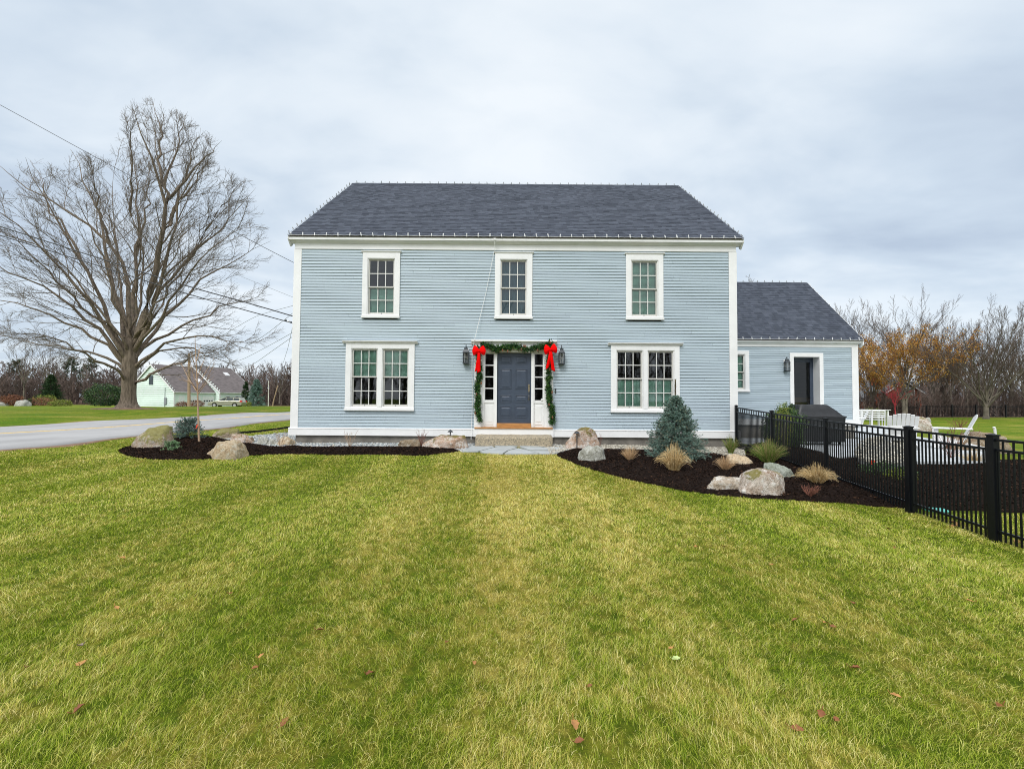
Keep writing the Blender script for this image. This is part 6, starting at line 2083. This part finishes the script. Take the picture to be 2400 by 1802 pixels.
def dining_chair(loc, rot, label):
    t = thing('dining_chair', label, 'chair', loc, 'white slatted dining chairs')
    def B(m, nm):
        me = bpy.data.meshes.new(nm); me.from_pydata(m.v, [], m.f); me.materials.append(M['white'])
        o = bpy.data.objects.new(nm, me); C.objects.link(o); o.parent = t
    m = MB()
    for z in (.58, .70, .82, .94):
        m.obox((-.25 - (z - .45) * .15, -.27, z), (-.25 - (z - .45) * .15, .27, z), (.012, 0, 0), (0, 0, .035))
    B(m, 'backrest')
    m = MB(); m.box(-.25, .25, -.27, .27, .42, .45); B(m, 'seat')
    for sx in (-1, 1):
        for sy in (-1, 1):
            m = MB()
            if sx < 0: m.obox((-.22, sy * .285, 0), (-.33, sy * .285, .98), (.03, 0, 0), (0, .018, 0))
            else: m.obox((.24, sy * .285, 0), (.24, sy * .285, .64), (.03, 0, 0), (0, .018, 0))
            B(m, 'leg')
    for sy in (-1, 1):
        m = MB(); m.obox((-.27, sy * .285, .655), (.28, sy * .285, .655), (0, .035, 0), (0, 0, .012)); B(m, 'armrest')
    t.rotation_euler = (0, 0, rot)


for px, Y, r_a, lb in ((2028, 26.5, 50, 'white slatted dining chair nearest the wing corner'), (2056, 26.2, 65, 'white slatted dining chair at the right end of the table')):
    q = at(px, 988, Y); dining_chair((q.x, q.y, gz(q.x, q.y) + .02), rad(r_a), lb)
q = at(2040, 988, 27.6)
t = thing('dining_table', 'white slatted outdoor table behind the two dining chairs', 'table', (q.x, q.y, gz(q.x, q.y)))
m = MB()
for k in range(8): m.box(q.x - .9, q.x + .9, q.y - .44 + k * .112, q.y - .44 + k * .112 + .10, q.z + .70, q.z + .73)
m.build('tabletop', M['white'], t)
for sx in (-1, 1):
    for sy in (-1, 1):
        m = MB(); m.box(q.x + sx * .78 - .04, q.x + sx * .78 + .04, q.y + sy * .34 - .04, q.y + sy * .34 + .04, q.z - .3, q.z + .70); m.build('leg', M['white'], t)

# covered grill
def grill():
    x0, x1, yf, yb = 9.02, 10.62, 14.35, 15.05
    x0, x1 = at(1862, 1000, 14.5).x, at(1977, 1000, 14.5).x
    import bmesh
    t = thing('covered_grill', 'barbecue grill under a fitted black cover in front of the glazed wing door', 'grill', ((x0 + x1) / 2, 14.7, PZ))
    z2 = at(1900, 975, 14.6).z; zt = at(1900, 948, 14.6).z
    w_ = x1 - x0
    rows = [(PZ + .10, .06, .03), (PZ + .45, .05, .02), (z2 - .05, .03, .01), (z2 - .02, 0, 0), (z2, 0, 0), (z2 + .02, .02 * w_, .03), (z2 + (zt - z2) * .5, .055 * w_, .10), (zt - .012, .10 * w_, .17), (zt, .12 * w_, .20)]
    vs = []; n = 40
    for j, (z, ix, iy) in enumerate(rows):
        a, b, c, d = x0 + ix, x1 - ix * (3.4 if j > 4 else 1), yf + iy * .6, yb - iy * .6
        for k in range(n):
            s = k / n * 4; e = int(s); f = s - e
            px, py = [(a + (b - a) * f, c), (b, c + (d - c) * f), (b - (b - a) * f, d), (a, d - (d - c) * f)][e]
            fold = .016 * math.sin(k * 2.3 + j) * (1 if j < 3 else .3)
            vs.append((px + fold * (1 if e in (1, 3) else 0), py + fold * (1 if e in (0, 2) else 0), z + .008 * math.sin(k * 1.3)))
    m = MB(); m.add(vs, [(j * n + k, j * n + (k + 1) % n, (j + 1) * n + (k + 1) % n, (j + 1) * n + k) for j in range(len(rows) - 1) for k in range(n)] + [tuple((len(rows) - 1) * n + k for k in range(n))])
    m.build('cover', M['cover'], t, smooth=True)
    for sx in (.15, w_ - .15):
        for y in (yf + .12, yb - .12):
            m = MB(); m.tube([(x0 + sx - .02, y, PZ + .055), (x0 + sx + .02, y, PZ + .055)], .055, 12); m.build('caster', M['tyre'], t)


grill()
# white vent pipe, orange flag, valve box
b = gp(2336, 1062); p0 = at(2334, 1030, b.y); p1 = at(2333, 1001, b.y)
m = MB(); m.tube([(p0.x, b.y, b.z), p0, p1 - Vector((0.02, 0, .05)), p1 + Vector((-.045, 0, 0))], .032, 12)
tag(m.build('vent_pipe', M['white']), 'short white bent pipe standing in the lawn behind the right gate post', 'pipe')
b = gp(2047, 1110); p = at(2047, 1084, b.y)
t = thing('marker_flag', 'small orange-red marker flag in the planting beyond the fence', 'flag', b)
m = MB(); m.tube([b, p + Vector((0, 0, .03))], .003, 5); m.build('wire', M['cable2'], t)
m = MB(); m.add([(p.x - .05, p.y, p.z - .04), (p.x + .05, p.y + .02, p.z - .05), (p.x + .055, p.y + .02, p.z + .04), (p.x - .05, p.y, p.z + .05)], [(0, 1, 2, 3)]); m.build('flag', M['orange'], t)
b = gp(2192, 1196); m = MB(); m.lathe([(.16, 0), (.16, .02), (.14, .03), (0, .03)], 24, (b.x, b.y, b.z)); tag(m.build('valve_cover', M['teal'], smooth=False), 'round teal valve cover at the lawn edge inside the gate', 'cover')

# ------------------------------------------------------------------ neighbour's house, car, pole, wires
def neighbour():
    A = at(408, 957, 75); gz0 = min(A.z, gz(A.x, A.y)) - .1
    a = rad(20)
    u = Vector((math.sin(a), math.cos(a), 0)); v = Vector((-math.cos(a), math.sin(a), 0))   # u along the front, v to the rear
    t = thing('house', 'distant mint-green house with brown roofs and attached garage', 'house', (A.x, A.y, gz0))
    base = Vector((A.x, A.y, gz0))
    def W(s, d, z): return base + u * s + v * d + Vector((0, 0, z))
    ze = at(408, 917, 75).z - gz0
    zr = at(352, 857, 79).z - gz0
    Dp = 11.6
    # garage block s 0..6.6 ; main block s 6.0..13.4 set forward
    def gable(s0, s1, d0, d1, ze, zr, nm, ridge_d=None):
        rd = (d0 + d1) / 2 if ridge_d is None else ridge_d
        m = MB()
        P = [W(s, d, z) for s in (s0, s1) for d, z in ((d0, 0), (d1, 0), (d1, ze), (rd, zr), (d0, ze))]
        m.add(P, [(0, 1, 2, 3, 4), (9, 8, 7, 6, 5), (0, 4, 9, 5), (1, 6, 7, 2)])
        m.build(nm, M['mint'], t)
        # lap shadow boards on the gable end and the front
        m = MB(); nbd = 20
        for k in range(nbd):
            z = (zr - .25) * k / nbd
            dd0, dd1 = d0, d1
            if z > ze:
                f = (z - ze) / (zr - ze); dd0 = d0 + (rd - d0) * f; dd1 = d1 + (rd - d1) * f
            p, q = W(s0 - .11, dd0, z), W(s0 - .11, dd1, z)
            p2, q2 = W(s0 - .005, dd0, z + zr / nbd), W(s0 - .005, dd1, z + zr / nbd)
            m.add([p, q, q2, p2], [(0, 1, 2, 3)])
            m.add([p, q, W(s0, dd1, z), W(s0, dd0, z)], [(0, 1, 2, 3)])
        m.build('gable_boards', M['mint'], t)
        m = MB()
        e = .25
        for sgn, d_e in ((1, d0), (-1, d1)):
            dz_ = (zr - ze) / abs(rd - d_e) * .3
            p = [W(s0 - e, d_e - sgn * .3, ze - dz_ + .12), W(s1 + e, d_e - sgn * .3, ze - dz_ + .12), W(s1 + e, rd, zr + .14), W(s0 - e, rd, zr + .14)]
            pl = [q - Vector((0, 0, .14)) for q in p]
            m.add(p + pl, [(0, 1, 2, 3), (4, 7, 6, 5), (0, 4, 5, 1), (1, 5, 6, 2), (3, 2, 6, 7), (0, 3, 7, 4)])
        ro = m.build('roof', M['roof2'], t)
        m = MB()
        dz_ = (zr - ze) / abs(rd - d0) * .3
        for s_ in (s0 - e - .03, s1 + e):
            for d_e, sgn in ((d0, 1), (d1, -1)):
                p = [W(s_, d_e - sgn * .3, ze - dz_ + .13), W(s_, rd, zr + .15), W(s_, rd, zr - .15), W(s_, d_e - sgn * .3, ze - dz_ - .12)]
                m.add(p + [q + u * .03 for q in p], [(0, 1, 2, 3), (7, 6, 5, 4), (0, 4, 5, 1), (3, 2, 6, 7), (0, 3, 7, 4)])
        p, q = W(s0 - e, d0 - .31, ze - dz_ + .06), W(s1 + e, d0 - .31, ze - dz_ + .06)
        m.obox(p, q, v * -.02, Vector((0, 0, .07)))
        m.build('rake_trim', M['white'], t)
        m = MB()
        for s_ in (s0, s1): 
            p = W(s_, d0 - .02, 0); m.obox(p, p + Vector((0, 0, ze)), u * .12, v * .03)
        m.build('corner_trim', M['white'], t)
        return ro
    r1 = gable(0, 7.2, 0, Dp, ze, zr, 'garage_wall')
    r2 = gable(7.0, 14.2, -1.2, Dp, ze + .05, zr + .25, 'main_wall', Dp / 2)
    def rect(s0, s1, z0, z1, nm, mt, d=-.05, par=None):
        m = MB(); P = [W(s0, d, z0), W(s1, d, z0), W(s1, d, z1), W(s0, d, z1)]
        m.add(P + [p + v * .05 for p in P], [(0, 1, 2, 3), (0, 4, 5, 1), (1, 5, 6, 2), (2, 6, 7, 3), (3, 7, 4, 0)])
        return m.build(nm, mt, par or t)
    rect(.7, 1.6, 0, 2.2, 'side_door', M['white'])
    for s in (2.3, 4.7):
        g = rect(s, s + 2.1, 0, 2.15, 'garage_door', M['white'])
        for k in range(4): rect(s + .22 + k * .45, s + .50 + k * .45, 1.25, 1.5, 'pane', M['wpane'], -.07, g)
    dd = -1.25
    for s in (8.2, 10.0, 12.0, 13.3): 
        g = rect(s - .05, s + .65, .7, 2.25, 'window', M['white'], dd - .02); rect(s, s + .6, .75, 2.2, 'pane', M['wpane'], dd - .05, g)
    rect(10.9, 11.7, .2, 2.3, 'front_door', M['white'], dd - .03)
    # gable window
    m = MB(); P = [W(-.16, 6.2, 4.1), W(-.16, 5.25, 4.1), W(-.16, 5.25, 5.6), W(-.16, 6.2, 5.6)]
    m.add(P + [q + u * .1 for q in P], [(0, 1, 2, 3), (0, 4, 5, 1), (1, 5, 6, 2), (2, 6, 7, 3), (3, 7, 4, 0)]); m.build('gable_window', M['wpane'], t)
    m = MB(); m.obox(W(-.16, 2.1, 0), W(-.16, 2.1, 3.6), v * .03, u * .03); m.obox(W(-.16, 1.9, .8), W(-.16, 1.9, 1.9), v * .25, u * .08); m.build('electric_meter', M['cable2'], t)
    # skylights on the front slopes
    for (s, f, par, zR) in ((5.6, .35, r1, zr), (12.0, .65, r2, zr + .25)):
        d0 = 0 if par is r1 else -1.2; rd = Dp / 2
        m = MB(); hh = []
        for ds, ff in ((-.45, f), (.45, f), (.45, f + .12), (-.45, f + .12)):
            hh.append(W(s + ds, d0 + (rd - d0) * ff, ze + (zR - ze) * ff + .26))
        m.add(hh + [q - Vector((0, 0, .2)) for q in hh], [(0, 1, 2, 3), (0, 4, 5, 1), (1, 5, 6, 2), (2, 6, 7, 3), (3, 7, 4, 0)])
        m.build('skylight', M['porcelain'], par)
    return W


NW = neighbour()


def car():
    c = at(533, 952, 68); c.z = at(533, 954.5, 68).z
    t = thing('station_wagon', 'olive-gold station wagon with roof rails parked before the mint-green house', 'car', c)
    def B(m, nm, mt, par=None, smooth=False):
        me = bpy.data.meshes.new(nm); me.from_pydata(m.v, [], m.f); me.materials.append(mt)
        if smooth: me.shade_smooth()
        o = bpy.data.objects.new(nm, me); C.objects.link(o); o.parent = par or t
        return o
    # local x forward = left in the photo
    body = [(-2.3, .35), (-2.35, .75), (-2.25, 1.0), (-1.1, 1.02), (.9, .98), (1.9, .86), (2.3, .70), (2.38, .45), (2.3, .3), (1.75, .3), (1.72, .52), (1.55, .66), (1.3, .66), (1.12, .52), (1.08, .28), (-1.0, .28), (-1.04, .52), (-1.22, .66), (-1.48, .66), (-1.65, .52), (-1.68, .3), (-2.2, .3)]
    m = MB(); m.prof([(x, z) for x, z in body][::-1], 'y', -.86, .86); b_ = B(m, 'body', M['car'])
    bv = b_.modifiers.new('bevel', 'BEVEL'); bv.width = .06; bv.segments = 2
    cab = [(-2.22, 1.0), (-2.0, 1.42), (-1.7, 1.48), (-.2, 1.5), (.25, 1.42), (1.05, .98)]
    m = MB(); n = len(cab)
    m.add([(x, -.80 + .14 * (z - 1), z) for x, z in cab] + [(x, .80 - .14 * (z - 1), z) for x, z in cab], [tuple(range(n)), tuple(range(n, 2 * n))[::-1]] + [(i, n + i, n + (i + 1) % n, (i + 1) % n) for i in range(n)])
    g = B(m, 'cabin', M['car'])
    for sy in (-1, 1):
        for pl in ([(-1.95, 1.05), (-1.85, 1.36), (-1.2, 1.40), (-1.15, 1.05)], [(-1.05, 1.05), (-1.08, 1.41), (-.2, 1.43), (-.15, 1.05)], [(-.05, 1.05), (-.1, 1.42), (.2, 1.37), (.8, 1.03)]):
            m = MB(); m.add([(x, sy * (.815 - .14 * (z - 1)), z) for x, z in pl], [(0, 1, 2, 3)]); B(m, 'window', M['wpane'])
        m = MB(); m.obox((-1.8, sy * .65, 1.55), (-.1, sy * .65, 1.55), (0, .02, 0), (0, 0, .02)); B(m, 'roof_rail', M['iron'])
        m = MB(); m.box(-2.37, -2.05, min(sy * .70, sy * .88), max(sy * .70, sy * .88), .80, 1.02); B(m, 'tail_lamp', M['taillamp'])
        for x in (1.42, -1.35):
            m = MB(); m.tube([(x, sy * .68, .32), (x, sy * .87, .32)], .32, 18); w_ = B(m, 'wheel', M['tyre'])
            m = MB(); m.tube([(x, sy * .865, .32), (x, sy * .88, .32)], .2, 14); B(m, 'rim', M['rim'], w_)
    t.rotation_euler = (0, 0, rad(180 + 8))


car()

pole_b = at(443, 958, 62); pole_b.z = gz(pole_b.x, pole_b.y) - .2
pole_t = at(443, 828, 62)
m = MB(); m.tube([pole_b, pole_t], [.20, .14], 12)
tag(m.build('utility_pole', M['pole']), 'wooden utility pole in front of the mint-green garage', 'utility pole')
b = at(629, 953, 74); m = MB(); m.tube([b - Vector((0, 0, .4)), at(629.5, 892, 74)], [.085, .05], 8); tag(m.build('white_pole', M['birch']), 'thin upright white pole right of the far spruce', 'pole')
b = at(638, 951, 74); m = MB(); m.tube([b - Vector((0, 0, .4)), at(641, 940, 74), at(651, 904, 74)], [.10, .09, .08], 8); tag(m.build('leaning_post', M['pole']), 'leaning pale wooden post nearest the house corner', 'post')


def cable(label, pts, r, mt, group='overhead cables'):
    P = resample([at(*p) for p in pts], 24)
    m = MB(); m.tube([tuple(p) for p in P], r, 5)
    tag(m.build('cable', mt), label, 'cable', group)


cable('upper of the two thick black cables crossing the maple', [(-500, 372, 13), (0, 531, 13), (253, 612, 13.1), (433, 670, 13.1), (578, 709, 13.2), (693, 743, 13.3)], .016, M['cable'])
cable('lower of the two thick black cables crossing the maple', [(-500, 400, 13), (0, 552, 13), (253, 630, 13.1), (433, 688, 13.1), (600, 734, 13.2), (692, 759, 13.3)], .014, M['cable'])
cable('thin cable slanting down from the top left past the maple crown', [(-300, 85, 24), (0, 246, 24), (235, 375, 24), (610, 576, 24), (760, 652, 24)], .014, M['cable'])
cable('thin cable reaching the main house corner below the topmost one', [(100, 430, 45), (350, 560, 42), (592, 659, 40), (750, 722, 38)], .013, M['cable2'])
for lb, pts in (('highest wire from the utility pole top toward the house', [(443, 832, 62), (600, 740, 50), (688, 716, 42), (760, 700, 36)]),
                ('steep wire rising from the utility pole behind the maple twigs', [(443, 840, 62), (560, 822, 55), (624, 784, 48), (687, 733, 42), (760, 678, 36)]),
                ('second-lowest wire from the utility pole to the house side', [(443, 862, 62), (560, 847, 55), (620, 816, 48), (687, 779, 42), (760, 735, 36)]),
                ('lowest wire sagging from the utility pole to the house side', [(443, 862, 62), (560, 864, 55), (590, 857, 52), (630, 828, 47), (687, 788, 42), (760, 742, 36)]),
                ('near-vertical thin wire beside the house corner', [(664, 850, 70), (675, 815, 60), (686, 765, 50)]),
                ):
    cable(lb, pts, .02, M['cable2'])
t = thing('service_insulators', 'row of black and white cable insulators at the left house corner', 'insulators', at(680, 754, 13.3))
for k, px in enumerate((670, 676, 682, 687)):
    p = at(px, 751 + k * 2.1, 13.28); m = MB(); m.tube([p - Vector((.02, 0, 0)), p + Vector((.02, 0, 0))], [.028, .022], 10); m.build('insulator', M['iron'] if k % 2 == 0 else M['porcelain'], t)

# ------------------------------------------------------------------ brick-red house beyond the fence
def red_house():
    Y = 63
    x0 = at(2076, 950, Y).x; x1 = at(2160, 950, Y).x; z0 = gz(x0, Y) - .5
    zr = at(2118, 893, Y).z; ze = at(2076, 918, Y).z
    t = thing('house', 'brick-red gabled house with white window glimpsed through the autumn trees', 'house', (x0, Y, z0))
    m = MB(); xm = (x0 + x1) / 2
    m.prof([(x0, z0), (x1, z0), (x1, ze), (xm, zr), (x0, ze)], 'y', Y, Y + 10); m.build('wall', M['brick'], t)
    m = MB()
    for s in (-1, 1):
        xe = x0 - .3 if s < 0 else x1 + .3
        m.prof([(xe, ze - .2), (xm, zr + .1), (xm, zr + .35), (xe, ze + .05)], 'y', Y - .3, Y + 10)
    m.build('roof', M['roof3'], t)
    m = MB(); 
    for s in (-1, 1):
        xe = x0 - .3 if s < 0 else x1 + .3
        m.prof([(xe, ze - .35), (xm, zr - .05), (xm, zr + .1), (xe, ze - .2)], 'y', Y - .34, Y - .28)
    m.build('rake_trim', M['white'], t)
    xw = at(2028, 950, Y + 2).x
    m = MB(); m.box(xw, x0 + 1, Y + 2, Y + 9, z0, ze - 1.4); m.build('side_wall', M['brick'], t)
    m = MB(); m.prof([(Y + 1.6, ze - 1.2), (Y + 5.5, zr - .4), (Y + 9.4, ze - 1.2), (Y + 9.4, ze - 1.4), (Y + 1.6, ze - 1.4)], 'x', xw - .3, x0 + 1.5); m.build('side_roof', M['roof3'], t)
    for (a, b, c, d) in ((xm - .1, xm + 1.4, ze - .3, ze + 1.4),):
        m = MB(); m.box(a - .15, b + .15, Y - .06, Y, c - .15, d + .15); w_ = m.build('window', M['white'], t)
        m = MB(); m.box(a, b, Y - .08, Y - .05, c, (c + d) / 2 - .05); m.box(a, b, Y - .08, Y - .05, (c + d) / 2 + .05, d); m.build('pane', M['wpane'], w_)
    m = MB(); m.box(xm - 1.6, xm - .9, Y + 3, Y + 3.8, zr - .5, zr + 1.3); m.build('chimney', M['brick'], t)
    a = at(2055, 925, Y).x
    m = MB(); m.box(a - .8, a + .8, Y + 1.94, Y + 2, ze - 3.6, ze - 2.4); w_ = m.build('window', M['white'], t)
    m = MB(); m.box(a - .65, a + .65, Y + 1.9, Y + 1.94, ze - 3.45, ze - 2.55); m.build('pane', M['wpane'], w_)


red_house()

# grey rocks and drive at far left
b = at(56, 951, 57.5)
for (px, py, w_, h, lb, sd) in ((54, 951, 1.5, .75, 'grey rock between the russet and dark shrubs at far left', 5), (8, 951, 1.5, .45, 'flat blue-grey rock at the left frame edge', 6)):
    p = at(px, py, 57.5)
    import bmesh
    bm = bmesh.new(); bmesh.ops.create_icosphere(bm, subdivisions=3, radius=1)
    for v in bm.verts:
        k = 1 + MN.noise(v.co * 1.5 + Vector((sd, 0, 0))) * .3
        v.co = Vector((v.co.x * w_ / 2 * k, v.co.y * w_ / 2 * k, v.co.z * h * k))
    me = bpy.data.meshes.new('boulder'); bm.to_mesh(me); bm.free()
    o = link('boulder', me, R_pal['grey'], smooth=True); o.location = p; tag(o, lb, 'boulder')
dw = smooth_poly([(-72, 55.5), (-50.5, 56), (-47.5, 57.2), (-50, 58), (-72, 59)], 1)

# ------------------------------------------------------------------ fallen leaves
def leaf(px, py, size, mt, label, seed, group=None, flat=False):
    rg = random.Random(seed)
    b = gp(px, py); b.z += .022; size *= .68
    nn = 9; vs = []
    cu = rg.uniform(.15, .5); rz_ = rg.uniform(0, 2 * PI)
    for i in range(nn):
        s = i / (nn - 1); w_ = math.sin(PI * min(1, s * 1.02)) ** .7 * .30 * (1 + .25 * math.sin(s * 19 + seed))
        for k in (-1, -.5, 0, .5, 1):
            x = (s - .5); y = k * w_; z = abs(k) ** 1.6 * w_ * cu * 1.6 + .25 * cu * math.sin(s * 4 + seed) * .5
            vs.append((x * size, y * size, z * size))
    m = MB(); m.add(vs, [(i * 5 + k, (i + 1) * 5 + k, (i + 1) * 5 + k + 1, i * 5 + k + 1) for i in range(nn - 1) for k in range(4)])
    st = len(m.v); m.tube([(.48 * size, 0, .0), (.62 * size, .02 * size, .01), (.75 * size, .0, .02)], .0018, 4)
    me = bpy.data.meshes.new('fallen_leaf'); me.from_pydata(m.v, [], m.f); me.materials.append(M[mt]); me.shade_smooth()
    o = bpy.data.objects.new('fallen_leaf', me); C.objects.link(o); o.location = b
    o.rotation_euler = (rg.uniform(-.3, .3), rg.uniform(-.3, .3), rz_)
    return tag(o, label, 'leaf', group)


LG = 'fallen leaves scattered on the lawn'
_seen = set()


def leaf_label(px, py, mt):
    col = ['far left', 'left', 'left of centre', 'centre', 'right of centre', 'right', 'far right'][min(6, int(px / 343))]
    row = 'near the mulch bed' if py < 1270 else 'in the middle of the lawn' if py < 1380 else 'in the nearer lawn' if py < 1480 else 'in the foreground lawn' if py < 1600 else 'near the bottom edge'
    for sz in ('small', 'little', 'tiny', 'curled'):
        for adj in (('tan', 'light brown') if mt == 'leaf_a' else ('rusty brown', 'dark brown')):
            t_ = '%s %s fallen leaf %s, %s' % (sz, adj, row, col)
            if t_ not in _seen:
                _seen.add(t_)
                return t_

leaf(190, 1563, .115, 'leaf_a', 'largest tan oval leaf lying in the lower left lawn', 1)
leaf(187, 1521, .085, 'leaf_d', 'curled grey-brown leaf just above the largest tan leaf', 2)
leaf(1585, 1551, .085, 'leaf_c', 'single pale green leaf on the lawn right of centre', 3)
for i, (px, py, s) in enumerate(((273, 1431, .07), (750, 1483, .075), (868, 1587, .09), (612, 1545, .06), (666, 1703, .08), (597, 1574, .06), (287, 1312, .09), (65, 1571, .05), (1047, 1512, .05), (1112, 1562, .055), (185, 1671, .08), (541, 1396, .06))):
    leaf(px, py, s, 'leaf_b' if i % 3 else 'leaf_a', leaf_label(px, py, 'leaf_b' if i % 3 else 'leaf_a'), 10 + i, LG)
for i, (px, py, s) in enumerate(((1695, 1284, .09), (1808, 1328, .09), (1863, 1459, .07), (1998, 1418, .08), (1935, 1466, .07), (1953, 1475, .07), (2005, 1573, .08), (2100, 1639, .075), (1925, 1683, .08), (1868, 1718, .085), (1347, 1708, .09), (1357, 1747, .07), (2344, 1664, .08), (2274, 1414, .075), (2096, 1288, .07), (2200, 1365, .07), (1632, 1286, .08), (1960, 1695, .06), (2084, 1243, .11), (1572, 1526, .05), (1382, 1616, .05))):
    leaf(px, py, s, ('leaf_b', 'leaf_a', 'leaf_b')[i % 3], leaf_label(px, py, ('leaf_b', 'leaf_a', 'leaf_b')[i % 3]), 40 + i, LG)
for i, (px, py) in enumerate(((2232, 1228), (2243, 1231), (2256, 1229), (2262, 1235), (2248, 1222), (2238, 1236))):
    leaf(px, py, .13, 'leaf_a' if i % 2 else 'leaf_b', 'dry brown leaf in the heap against the foot of the gate', 70 + i, 'leaves heaped at the gate')
for i, (px, py) in enumerate(((2383, 1271), (2392, 1276))):
    leaf(px, py, .11, 'leaf_a', 'dry tan leaf below the last fence panel at right', 80 + i, 'leaves below the last fence panel')
leaf(1758, 1066, .12, 'leaf_b', 'rusty leaf between the sandy boulder and the fence', 90)
